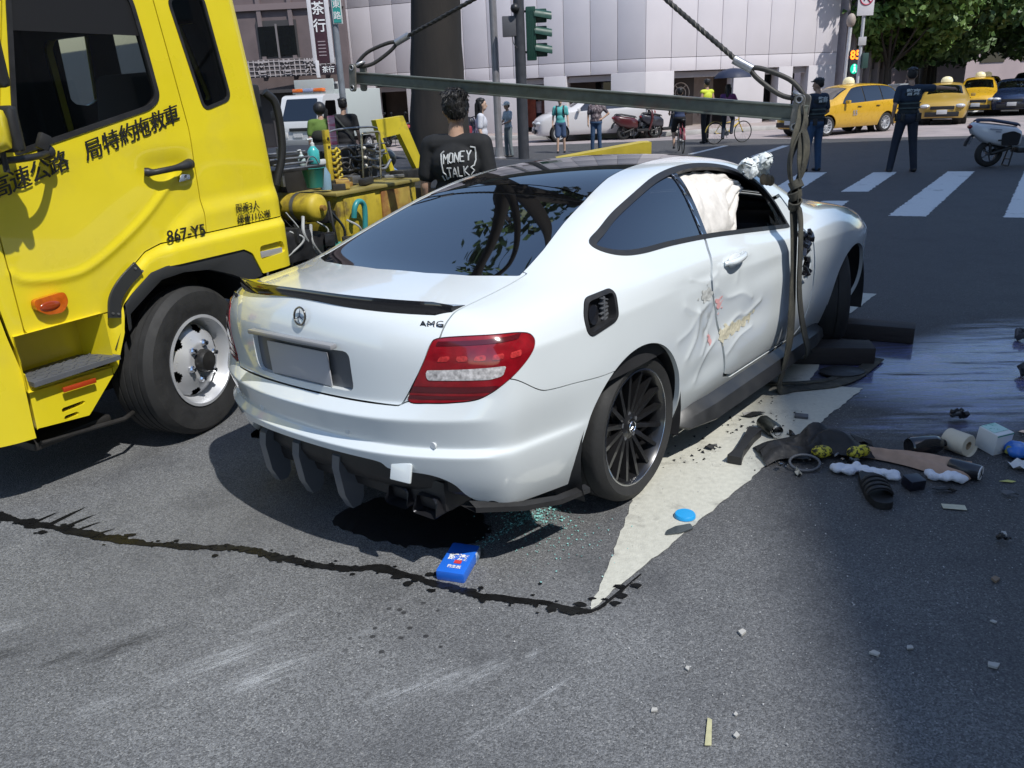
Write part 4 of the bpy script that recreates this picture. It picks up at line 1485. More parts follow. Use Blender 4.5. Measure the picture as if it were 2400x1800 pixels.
def seat(parent, x, y, name='seat'):
    e = MB()
    e.box((x, y, .50), (.52, .50, .18), bev=.06)
    e.build(name, M_DARKIN, parent, 60)
    b = MB()
    R = rotm('Y', -.3)
    b.box((x - .34, y, .84), (.16, .50, .62), R, bev=.06)
    b.build('seat_backrest', M_DARKIN, parent, 60)
    MB().box((x - .46, y, 1.20), (.10, .27, .19), R, bev=.04).build('headrest', M_DARKIN, parent, 60)

def build_coupe():
    car = thing('coupe', 'white two-door coupe with dented right side hanging in lifting straps', 'car', COUPE_LOC, rot=COUPE_ROT)
    S = coupe_surface(4)
    # --- crash dents on the right side (y < 0)
    V = S.V
    x, z = V[:, 0], V[:, 2]
    rs = (V[:, 1] < -.55) & (z < 1.0)
    d = np.zeros(len(V))
    for cx, cz, sx, sz, am in ((.74, .64, .30, .15, -.022), (.52, .60, .08, .15, .006), (.98, .72, .12, .09, .005), (.62, .44, .22, .06, -.010), (1.15, .58, .20, .07, -.008), (.52, .88, .25, .03, -.006), (1.3, .78, .3, .05, -.005)):
        d += am * np.exp(-((x - cx) / sx) ** 2 - ((z - cz) / sz) ** 2)
    XZ = np.stack([x[rs], z[rs]], 1)
    dr_ = np.zeros(rs.sum())
    # sharp folds in the sheet metal
    for line, am, wd in (([(.36, .80), (.50, .74), (.63, .76), (.70, .70)], .0060, .020), ([(.40, .55), (.48, .63), (.50, .74)], .0060, .016), ([(.52, .40), (.60, .50), (.72, .55)], .0055, .016), ([(.70, .82), (.82, .74), (.98, .73), (1.10, .68)], .0060, .018), ([(.80, .56), (.96, .62), (1.06, .60), (1.22, .64)], .0065, .016), ([(.86, .44), (.98, .50), (1.14, .52)], .0045, .016), ([(.44, .90), (.60, .86), (.72, .88)], .0045, .014), ([(.60, .62), (.66, .68), (.69, .76)], -.0060, .014), ([(.92, .80), (.96, .88), (1.10, .90)], .0035, .014), ([(.30, .66), (.42, .68), (.50, .74)], .0045, .020), ([(.56, .52), (.62, .60), (.60, .70)], .005, .012)):
        q = dist_line(XZ, spline(line, 5))
        dr_ += am * np.exp(-q / wd)
    d[rs] += dr_
    V[rs, 1] -= (d[rs])
    recalc(S)
    faces0, N0 = S.F, S.N.copy()
    flank = _side_only(Surf(V, N0, faces0))
    # ---- outlines (metres, car axes: x forward from rear axle, z up)
    dlo = spline([(-.045, 1.135), (-.04, 1.10), (.05, 1.068), (.20, 1.052), (.45, 1.045), (.80, 1.024), (1.20, .988), (1.60, .948), (1.78, .932), (1.795, .95), (1.735, 1.098),
                  (1.64, 1.204), (1.466, 1.284), (1.30, 1.322), (1.10, 1.342), (.90, 1.342), (.70, 1.325), (.514, 1.292), (.237, 1.225), (.06, 1.17)], 6, True)
    def glass_plan():
        yb = [(-.41, .59), (-.21, .562), (-.01, .52), (.19, .488), (.30, .465), (.49, .425), (.62, .412), (.98, .40), (1.31, .405), (1.5, .43), (1.75, .50), (2.05, .585), (2.25, .645)]
        bot = [(-.41, .59), (-.50, .43), (-.56, .26), (-.585, 0)]
        R = [(a, -b) for a, b in yb]
        Lf = [(a, b) for a, b in reversed(yb)]
        fr = [(2.33, -.5), (2.37, 0), (2.33, .5)]
        re = [(-.505, .43), (-.56, .25), (-.585, 0), (-.56, -.25), (-.505, -.43)]
        return np.array(R + fr + Lf + re)
    gp = glass_plan()
    black, S = S.cut(top_field(gp, .9), .004)
    xf = lambda c: (lambda Vv, Nn: Vv[:, 0] - c)
    rw, black = black.cut(lambda Vv, Nn: Vv[:, 0] - (.33 - .10 * (Vv[:, 1] / .5) ** 2), .005)
    roofp, wsh = black.cut(lambda Vv, Nn: Vv[:, 0] - (1.58 - .10 * (Vv[:, 1] / .45) ** 2), .005)
    rw.N = rw.N * .45 + rw.N.mean(0) * .55
    rw.N /= np.linalg.norm(rw.N, axis=1)[:, None]
    rw.build('rear_window', G_REAR, car, rim=.004, lift=-.002)
    roofp.build('roof_panel', G_ROOF, car, rim=.01)
    wsh.build('windscreen', G_SIDE, car, rim=.004, lift=-.002)
    # dark band printed round the rear window edge
    band, _ = rw.cut(lambda Vv, Nn: -(sdf_poly(Vv[:, :2], gp) + .028))
    band.off(-.006).build('rear_window_border', M_BLACKPL, car, rim=0)
    lining_src = None
    parts = {}
    for s in (-1, 1):
        dl, S = S.cut(side_field(dlo, s, .4))
        trim, gl = dl.cut(lambda Vv, Nn: -(sdf_poly(Vv[:, [0, 2]], dlo) + .020))
        trim.build('window_trim', M_BLACKPL, car, rim=.02, lift=.003)
        xl = lambda Vv: .755 + (Vv[:, 2] - 1.03) * .02 + np.maximum(0, Vv[:, 2] - 1.03) * .20
        q, rest = gl.cut(lambda Vv, Nn: Vv[:, 0] - xl(Vv) + .022)
        pil, door_gl = rest.cut(lambda Vv, Nn: Vv[:, 0] - xl(Vv) - .035)
        q.build('quarter_window', G_SIDE, car, rim=.004, lift=-.004)
        pil.build('pillar_trim', M_BLACKGLOSS, car, rim=.03)
        pl = pil.cut(lambda Vv, Nn: np.abs(Vv[:, 0] - xl(Vv) + .012) - .006)[0]
        pl.build('chrome_strip', M_CHROME, car, rim=.003, lift=.003)
        if s == 1:
            door_gl.build('door_window', G_SIDE, car, rim=.004, lift=-.004)
        else:
            # what is left of the broken pane stands along the lower front corner
            jag = np.array([(1.50, .93), (1.52, 1.0), (1.56, .965), (1.60, 1.03), (1.64, .97), (1.68, 1.05), (1.71, .98), (1.745, 1.02), (1.8, .92)])
            sh = door_gl.cut(lambda Vv, Nn: sdf_poly(Vv[:, [0, 2]], jag))[0]
            if not sh.empty:
                sh.build('broken_pane', glass("pale_glass", (.6, .75, .75), ior=1.5), car, rim=.004, lift=-.004)
    # ---- tail lights
    tl = spline([(.60, .722), (.63, .78), (.692, .865), (.735, .925), (.776, .942), (.92, .946), (1.082, .942), (1.179, .932), (1.223, .918), (1.236, .892), (1.199, .852), (1.082, .792), (.945, .738), (.811, .724), (.70, .720)], 5, True)
    for s in (-1, 1):
        t, S = S.cut(wrap_field(tl, s, -.45), .004)
        wp = lambda Vv, s=s: np.stack([Vv[:, 1] * s + Vv[:, 0] + 1.05, Vv[:, 2]], 1)
        lens = t.build('tail_light', M_RED, car, rim=.02, lift=.002)
        strip = np.array([(.70, .803), (.70, .838), (1.08, .845), (1.06, .812), (1.0, .803)])
        t.cut(lambda Vv, Nn: sdf_poly(wp(Vv), strip))[0].build('reversing_light', M_CLEARLENS, lens, rim=0, lift=.004)
        for zz, hh, p0, p1 in ((.770, .010, .60, 1.02), (.742, .006, .60, .95), (.925, .007, .76, 1.15)):
            pol = np.array([(p0, zz - hh), (p1, zz - hh), (p1 + .02, zz + hh), (p0, zz + hh)])
            t.cut(lambda Vv, Nn: sdf_poly(wp(Vv), pol))[0].build('lens_rib', M_REDDARK, lens, rim=0, lift=.004)
        for k in range(5):
            pc = .76 + k * .085
            pol = np.array([(pc, .866), (pc + .055, .868), (pc + .060, .886), (pc + .004, .884)])
            t.cut(lambda Vv, Nn: sdf_poly(wp(Vv), pol))[0].build('light_cell', mat("light_cell_red", (.45, .03, .03), .2, coat=1, var=.5, vscale=90), lens, rim=0, lift=.004)
    # ---- bumper
    zt = pchip([-2, .0, .54, .60, .945, 1.082, 1.282, 1.457, 1.651, 2.2], [.704, .704, .706, .722, .745, .797, .714, .696, .676, .66])
    def bump(Vv, Nn):
        p = np.abs(Vv[:, 1]) + Vv[:, 0] + 1.05
        return np.maximum(Vv[:, 2] - zt(p), (Vv[:, 0] + .20) * 3)
    bmp, S = S.cut(bump, .004)
    lip = np.array([(-.86, .0), (-.74, .30), (-.69, .315), (-.655, .35), (-.63, .415), (-.56, .452), (-.42, .462), (-.36, .492), (0, .50), (.36, .492), (.42, .462), (.56, .452), (.63, .415), (.655, .35), (.69, .315), (.74, .30), (.86, .0)])
    lips = spline(lip, 5)
    def below(Vv, Nn):
        d_ = sdf_poly(Vv[:, 1:3], lips)
        return np.where(Vv[:, 0] < -.55, d_, 1.0)
    _, bmp = bmp.cut(below)
    _, bmp = bmp.cut(lambda Vv, Nn: Vv[:, 2] - (.30 - .06 * np.clip((Vv[:, 0] + .8) / .5, 0, 1)))
    arch = lambda cx, cz, r: (lambda Vv, Nn: np.where(np.abs(Vv[:, 1]) > .45, np.hypot(Vv[:, 0] - cx, Vv[:, 2] - cz) - r, 1.0))
    _, bmp = bmp.cut(arch(-.03, .33, .395))
    bo = bmp.build('rear_bumper', M_WHITE, car, rim=.03)
    _, S = S.cut(arch(-.03, .33, .395))
    _, S = S.cut(arch(2.755, .31, .378))
    _, S = S.cut(lambda Vv, Nn: np.where(Vv[:, 0] < -.35, Vv[:, 2] - .5, Vv[:, 2] - .235))
    # parking sensors in the bumper
    for yy, zz in ((-.25, .582), (-.59, .566), (.28, .58), (.6, .566)):
        for k in range(1):
            xx = -1.052 + .11 * (abs(yy) / .6) ** 2.6
            a_ = .35 * yy
            MB().cyl((xx + .012, yy, zz), (xx + .003, yy, zz), .012, n=16).build('parking_sensor', mat("sensor_white", (.62, .64, .64), .35), bo, 40)
    # ---- boot lid
    lidp = np.array([(-.606, 1.3), (-.606, 1.05), (-.615, 1.0), (-.617, .946), (-.588, .878), (-.52, .76), (-.485, .706), (.485, .706), (.52, .76), (.588, .878), (.617, .946), (.615, 1.0), (.606, 1.05), (.606, 1.3)])
    lid, S = S.cut(lambda Vv, Nn: np.maximum(sdf_poly(Vv[:, 1:3], lidp), (Vv[:, 0] + .38)), .005)
    plate = round_poly([(-.29, .735), (.29, .735), (.29, .885), (-.29, .885)], .03)
    rec, lid = lid.cut(lambda Vv, Nn: np.where(Vv[:, 0] < -.95, sdf_poly(Vv[:, 1:3], plate), 1.0))
    lo = lid.build('boot_lid', M_WHITE, car, rim=.022)
    rec.off(-.020).build('plate_recess', M_GREYPL, lo, rim=0)  # dark grey puts the recess's shade into its colour
    npl = MB()
    npl.box((-1.022, 0, .805), (.006, .36, .13), rotm('Y', -.03), bev=.002)
    npl.build('number_plate', mat("plate_blank", (.40, .40, .42), .4), car, 30)
    MB().box((-1.045, 0, .905), (.03, .50, .018), bev=.006).build('boot_handle_trim', mat("grey_trim", (.25, .25, .26), .3, coat=.5), lo, 40)
    # spoiler
    sp, n = [], 33
    for i in range(n):
        t = -1 + 2 * i / (n - 1)
        y = .605 * t
        xb = -.945 + .155 * abs(t) ** 2.6
        zb_ = 1.046 - .030 * t * t
        e_ = min(1.0, (1 - abs(t)) * 14 + .35)
        sec = [(xb + .055, zb_ + .006), (xb - .005, zb_ + .012 + .010 * e_), (xb - .040 * e_, zb_ + .012 + .024 * e_), (xb - .046 * e_, zb_ + .004 + .018 * e_), (xb - .034 * e_, zb_ - .018), (xb - .022, zb_ - .044 * e_), (xb + .03, zb_ - .04)]
        sp.append([(a, y, b) for a, b in sec])
    smb = MB()
    P = np.array(sp)
    m_ = P.shape[1]
    smb.add(P.reshape(-1, 3), [(i * m_ + k, i * m_ + (k + 1) % m_, (i + 1) * m_ + (k + 1) % m_, (i + 1) * m_ + k) for i in range(n - 1) for k in range(m_)]
            + [tuple(range(m_)), tuple(reversed([(n - 1) * m_ + k for k in range(m_)]))])
    smb.build('spoiler', M_BLACKGLOSS, lo, 40)
    # emblem and badges
    place(star_emblem(.032, .004), (-1.024, -.05, .990), (0, -1, 0), (.20, 0, .98)).build('star_emblem', M_BLACKGLOSS, lo, 40)
    place(text_mb("AMG", .030, 0, .002, sx=1.35), (-.880, -.578, .985), unit((.42, -.9, 0)), unit((.12, 0, 1))).build('badge_lettering', M_BLACKGLOSS, lo, 30)
    place(text_mb("C250", .030, 0, .002, sx=1.2), (-.887, .565, .985), unit((-.40, -.9, 0)), unit((.12, 0, 1))).build('badge_lettering', M_BLACKGLOSS, lo, 30)
    # ---- doors
    fuel = round_poly([(-.385, .872), (-.375, .925), (-.325, .978), (-.165, .985), (-.150, .962), (-.185, .868), (-.355, .842)], .03, 4)
    doorR = np.array([(.745, 1.06), (.748, 1.02), (.690, .95), (.642, .86), (.652, .80), (.715, .68), (.770, .58), (.83, .45), (.885, .32), (1.0, .285), (1.9, .275), (1.98, .32), (2.03, .55), (2.0, .80), (1.93, .98), (1.86, 1.10)])
    doorL = np.array([(.76, 1.06), (.76, 1.0), (.70, .85), (.74, .6), (.86, .34), (1.0, .285), (1.9, .275), (1.98, .32), (2.03, .55), (2.0, .80), (1.93, .98), (1.86, 1.10)])
    for s, poly in ((-1, doorR), (1, doorL)):
        dr, S = S.cut(side_field(poly, s, .4), .018 if s < 0 else .006)
        if s < 0:
            hole = spline([(1.80, .835), (1.83, .895), (1.90, .885), (1.94, .80), (1.95, .70), (1.90, .625), (1.84, .635), (1.81, .70), (1.84, .75)], 4, True)
            hole = hole + .012 * np.sin(np.arange(len(hole)) * 2.1)[:, None] * np.array([1, .6])
            hl, dr = dr.cut(lambda Vv, Nn: sdf_poly(Vv[:, [0, 2]], hole))
            cr_ = MB()
            rg = random.Random(5)
            for k in range(34):
                cx, cz = rg.uniform(1.80, 1.95), rg.uniform(.62, .89)
                R = np.array(Matrix.Rotation(rg.uniform(0, 6), 3, (rg.uniform(-1, 1), rg.uniform(-1, 1), rg.uniform(-1, 1))))
                cr_.box((cx, -.855 + rg.uniform(-.02, .02), cz), (rg.uniform(.02, .07), rg.uniform(.01, .04), rg.uniform(.015, .05)), R, bev=.004)
            crob = cr_.build('crushed_mirror_wreckage', M_BLACKGLOSS, car, 30)
            crob['label'] = 'smashed black wing mirror remains'
            crob['kind'] = 'stuff'
        do = dr.build('door', M_WHITE, car, rim=.04)
        if s < 0:
            do['label'] = 'dented right door with scraped paint and no window'
        # handle: bowl and grip
        hb = MB().ell((.90, s * .872, .905), (.075, .012, .036), 20, 10)
        hb.build('handle_bowl', mat("bowl_white", (.70, .72, .72), .3, coat=1), do, 180)
        hh = MB()
        hh.tube(spline([(.80, s * .868, .905), (.84, s * .898, .910), (.91, s * .902, .915), (.98, s * .888, .919), (1.01, s * .866, .92)], 5), [.012] * 3 + [.016] * 14 + [.012] * 4, 10)
        hh.build('handle', M_WHITE, do, 60)
    fl, S = S.cut(side_field(fuel, -1, .4), .002)
    S.build('body_shell', M_WHITE, car, rim=.022)
    # fuel filler recess without its flap
    rim_, well = fl.cut(lambda Vv, Nn: -(sdf_poly(Vv[:, [0, 2]], fuel) + .016))
    fo = rim_.build('fuel_filler_frame', M_BLACKPL, car, rim=.05, lift=.004)
    well.off(-.045).build('fuel_filler_well', M_BLACKPL, fo, rim=0)
    MB().cyl((-.30, -.80, .905), (-.295, -.845, .91), .042, .038, 20).build('fuel_cap', M_BLACKGLOSS, fo, 40)
    lk = MB()
    for k in range(6):
        lk.box((-.225 + .006 * (k % 2), -.842, .87 + k * .017), (.05, .012, .006), rotm('Y', .15 * (k - 3)), bev=.002)
    lk.box((-.222, -.838, .91), (.012, .02, .11), bev=.004)
    lk.build('fuel_flap_hinge', M_GREYPL, fo, 30)
    # scrapes of foreign paint on the door edge
    def scrape(pts, col, nm, lift=.0025):
        """a scuffed patch of transferred paint following the dented metal"""
        src = flank
        pol = np.array(pts)
        rg = np.random.RandomState(3)
        fld = lambda Vv, Nn: np.where(Vv[:, 1] < -.4, sdf_poly(Vv[:, [0, 2]], pol) + .010 * np.sin(Vv[:, 0] * 97 + Vv[:, 2] * 41) + .009 * np.sin(Vv[:, 2] * 173 - Vv[:, 0] * 61 + 2.0 * np.sin(Vv[:, 0] * 53)) + .006 * np.sin(Vv[:, 0] * 311 + 3 * np.sin(Vv[:, 2] * 120)), 1.0)
        a = src.cut(fld)[0]
        if not a.empty:
            a.build(nm, col, car, rim=0, lift=lift)
    scrape([(.74, .55), (.80, .60), (1.0, .59), (1.16, .60), (1.10, .56), (.95, .535), (.80, .52)], mat("yellowed_scrape", (.60, .56, .42), .6, var=.3, vscale=60), 'paint_scrape')
    scrape([(.50, .80), (.56, .835), (.64, .83), (.66, .79), (.60, .77)], mat("grey_scrape", (.48, .49, .47), .6, var=.4, vscale=60), 'paint_scrape')
    scrape([(.70, .745), (.745, .765), (.77, .70), (.745, .69)], mat("pink_scrape", (.72, .38, .38), .6), 'paint_scrape')
    scrape([(.60, .60), (.66, .585), (.68, .55), (.64, .56)], mat("pink_scrape", (.72, .38, .38), .6), 'paint_scrape')
    # ---- rear diffuser, fins, exhausts, towing-eye cover
    df = MB()
    ys = np.linspace(-.66, .66, 23)
    rows = []
    for y in ys:
        t = abs(y) / .66
        xe = -.985 + .13 * t ** 3
        ztop = np.interp(abs(y), [0, .36, .42, .56, .63, .66], [.515, .507, .478, .468, .43, .37])
        rows.append([(xe + .10, y, ztop + .02), (xe + .045, y, ztop - .03), (xe + .03, y, .40 - .05 * t), (xe + .06, y, .33), (xe + .16, y, .27), (xe + .6, y, .24)])
    df.sheet(rows)
    dfo = df.build('rear_diffuser', M_BLACKPL, car, 60)
    for y in (-.055, .20, .43):
        f = MB()
        f.prism([(-.968, .36), (-.958, .41), (-.93, .43), (-.87, .42), (-.85, .30), (-.865, .20), (-.885, .172), (-.925, .172), (-.955, .24)], (0, y + .022, 0), (1, 0, 0), (0, 0, 1), .044)
        f.build('diffuser_fin', mat("fin_grey", (.10, .11, .125), .3, coat=.4), dfo, 25)
    for s in (-1, 1):
        for y in (.345, .495):
            ex = MB()
            sec = round_poly([(-.062, -.038), (.062, -.038), (.052, .04), (-.052, .04)], .02, 4)
            sec2 = sec * .90
            xo = 0 if s < 0 else .10
            A = [(-.93 + .02 * (b > 0) + xo, s * (y) + a, .295 + b) for a, b in sec]
            B = [(-.915 + xo, s * (y) + a, .295 + b) for a, b in sec2]
            C = [(-.70, s * (y) + a, .295 + b) for a, b in sec2]
            D = [(-.70, s * (y) + a, .295 + b) for a, b in sec]
            n_ = len(sec)
            ring = lambda a, b: [(a * n_ + k, a * n_ + (k + 1) % n_, b * n_ + (k + 1) % n_, b * n_ + k) for k in range(n_)]
            ex.add(A + B + C + D, ring(0, 1) + ring(1, 2) + ring(3, 0))
            ex.build('exhaust_tip', mat("exhaust_dark", (.03, .03, .035), .35, metal=.6), car, 40)
    tw = MB()
    tw.box((-1.000, -.476, .462), (.012, .088, .072), rotm('Y', .25) @ rotm('Z', .18), bev=.005)
    tw.build('towing_eye_cover', M_WHITE, car, 40)
    sk = MB()
    for s in (-1, 1):
        P = []
        for x_, y_, zt_, zb__ in ((.40, .80, .245, .205), (.46, .86, .27, .18), (.7, .885, .275, .155), (1.4, .89, .275, .15), (2.1, .885, .27, .155), (2.30, .86, .26, .165), (2.36, .80, .25, .20)):
            P.append([(x_, s * (y_ - .05), zt_), (x_, s * y_, zt_ - .035), (x_, s * (y_ + .012), zb__ + .01), (x_, s * (y_ - .0), zb__), (x_, s * (y_ - .12), zb__ + .005)])
        q = MB().sheet(P)
        if s < 0:
            q.f = [list(reversed(f)) for f in q.f]
        q.build('side_skirt', mat("skirt_black", (.03, .031, .032), .4, var=.3, vscale=9), car, 40)
    for s in (-1, 1):
        rs_ = MB()
        rs_.sheet([[(x_, s * y0, z0), (x_, s * y1, z1), (x_, s * y1, z1 - .02), (x_, s * (y0 - .05), z0 - .03)] for x_, y0, z0, y1, z1 in ((-.86, .66, .335, .69, .315), (-.72, .77, .30, .80, .29), (-.55, .82, .265, .845, .255), (-.38, .835, .245, .86, .235))])
        rs_.build('bumper_splitter', M_BLACKPL, car, 40)
    # ---- wheels, wells, floor
    rf = wheel(car, (.045, -.715, .332), -1, r=.330, rr=.254)
    wheel(car, (.045, .715, .366), 1, r=.330, rr=.254)
    wheel(car, (2.765, -.70, .332), -1, r=.330, rr=.254, steer=.48)
    wheel(car, (2.765, .70, .366), 1, r=.330, rr=.254, steer=.48)
    place(star_emblem(.024, .003), (.045, -.235 * .375 - .715 + .0, .332), (1, 0, 0), (0, 0, 1)).build('wheel_emblem', M_CHROME, car, 40)
    for cx, cz, r in ((-.03, .33, .41), (2.755, .31, .393)):
        for s in (-1, 1):
            ww = MB()
            a = np.linspace(-.35, pi + .35, 25)
            ww.sheet([[(cx + r * cos(t), s * .86, cz + r * sin(t)), (cx + r * cos(t), s * .45, cz + r * sin(t))] for t in a])
            ww.add([(cx + r * cos(t), s * .45, cz + r * sin(t)) for t in a], [tuple(range(25))])
            ww.build('wheel_arch_liner', M_BLACKPL, car, 60)
    fp = MB()
    fp.box((1.25, 0, .27), (1.95, 1.5, .08), bev=.02)
    fp.box((-.62, 0, .33), (.55, 1.15, .14), bev=.04)
    fp.box((3.1, 0, .30), (.75, 1.3, .1), bev=.03)
    fp.box((1.3, 0, .34), (4.0, .84, .12), bev=.03)
    fp.build('floor_pan', M_BLACKPL, car, 40)
    # ---- interior
    L_ = Surf(V, N0, faces0)
    L_, _ = L_.cut(lambda Vv, Nn: np.maximum(np.abs(Vv[:, 0] - .95) - 1.5, .62 - Vv[:, 2]))
    for s in (-1, 1):
        _, L_ = L_.cut(lambda Vv, Nn, s=s: side_field(dlo, s, .4)(Vv, Nn) + .006)
    _, L_ = L_.cut(lambda Vv, Nn: np.maximum(top_field(gp, .9)(Vv, Nn), np.where((Vv[:, 0] > .36) & (Vv[:, 0] < 1.5), 1.0, -1.0)))
    L_ = L_.off(-.035)
    L_.build('cabin_lining', M_DARKIN, car, rim=0)
    MB().box((-.05, 0, .98), (.85, 1.15, .04), bev=.015).build('parcel_shelf', M_DARKIN, car, 40)
    for y in (-.36, .36):
        seat(car, 1.20, y)
    MB().box((.34, 0, .52), (.5, 1.1, .18), bev=.06).build('rear_bench', M_DARKIN, car, 50)
    MB().box((.10, 0, .82), (.16, 1.1, .55), rotm('Y', -.35), bev=.06).build('rear_backrest', M_DARKIN, car, 50)
    MB().box((2.0, 0, .86), (.5, 1.36, .22), bev=.08).build('dashboard', M_DARKIN, car, 50)
    a = np.arange(28) * 2 * pi / 28
    MB().tube(np.stack([1.70 + .09 * np.sin(a) * .8, .36 + .185 * np.cos(a), .92 + .17 * np.sin(a)], 1), .016, 8, closed=True).build('steering_wheel', M_DARKIN, car, 60)
    # curtain airbag hanging in the door opening
    AB = []
    rg = np.random.RandomState(4)
    nx, nz = 34, 22
    for i in range(nx + 1):
        u = i / nx
        row = []
        for k in range(nz + 1):
            v = k / nz
            x_ = .84 + .62 * u - .10 * v * (1 - u)
            ztop = np.interp(x_, [.7, .9, 1.1, 1.3, 1.5], [1.285, 1.30, 1.30, 1.28, 1.22])
            zbot = np.interp(u, [0, .15, .5, .72, .80, .92, 1], [.93, .925, .915, .93, 1.02, 1.12, 1.16])
            z_ = ztop + (zbot - ztop) * v
            base = np.interp(z_, [.9, 1.02, 1.18, 1.32], [.70, .69, .62, .53])
            puff = .035 * sin(pi * min(1, v * 1.15)) * (abs(sin(pi * (u * 2.6 + .1))) ** .5)
            wr = .007 * sin(17 * u + 5 * v) * sin(7 * v + 9 * u) + .003 * sin(37 * u - 15 * v) + (.012 * sin(30 * v + 8 * u) if u > .70 else 0)
            row.append((x_, -(base + puff + wr), z_ + .006 * sin(31 * u)))
        AB.append(row)
    ab = MB().sheet(AB)
    abo = ab.build('curtain_airbag', mat("airbag_cloth", (.72, .69, .65), .85, var=.12, vscale=30, bump=.3, bscale=180), car, 180)
    sm = abo.modifiers.new("thick", 'SOLIDIFY')
    sm.thickness = .006
    return car

def _side_only(S):
    """keep only the faces of the right flank (cheaper for small overlays)"""
    keep = (S.V[:, 1] < -.5) & (S.V[:, 0] > .3) & (S.V[:, 0] < 1.4) & (S.V[:, 2] > .4) & (S.V[:, 2] < .95)
    F = S.F[keep[S.F].all(1)]
    return Surf(S.V, S.N, F).compact()
COUPE = build_coupe()
# ------------------------------------------------------------------ the yellow recovery truck
M_YEL = mat("yellow_truck_paint", (.76, .62, .018), rough=.32, coat=.6, var=.07, vscale=2.5, col2=(.64, .52, .05), cscale=2.2, cthr=(.5, .8))
M_YELDIRTY = mat("dirty_yellow_steel", (.50, .38, .03), rough=.55, col2=(.13, .09, .03), cscale=5, cthr=(.48, .66), var=.2, vscale=9)
M_STEEL = mat("worn_steel", (.32, .32, .32), rough=.42, metal=.8, var=.3, vscale=14)
M_GREASE = mat("greasy_black_steel", (.022, .021, .02), rough=.5, var=.4, vscale=12)
M_AMBER = mat("amber_lens", (.55, .11, .008), rough=.15, coat=1.0, var=.35, vscale=30)
M_SILVER = mat("silver_wheel_paint", (.55, .56, .58), rough=.35, metal=.35, var=.12, vscale=8)
M_INK = mat("black_lettering", (.012, .012, .012), rough=.5)
M_RUST = mat("rusty_plate", (.24, .10, .03), rough=.7, col2=(.42, .30, .06), cscale=5, cthr=(.4, .6), var=.25)
M_HOSE = mat("black_hose", (.02, .02, .02), rough=.45)
M_GREYHOSE = mat("grey_hose", (.35, .36, .36), rough=.5)
G_CAB = glass("cab_glass", (.62, .66, .66), ior=1.55, opaque=.06)
TRUCK_LOC = (-1.782, 4.025, 0)
TRUCK_RZ = radians(60)

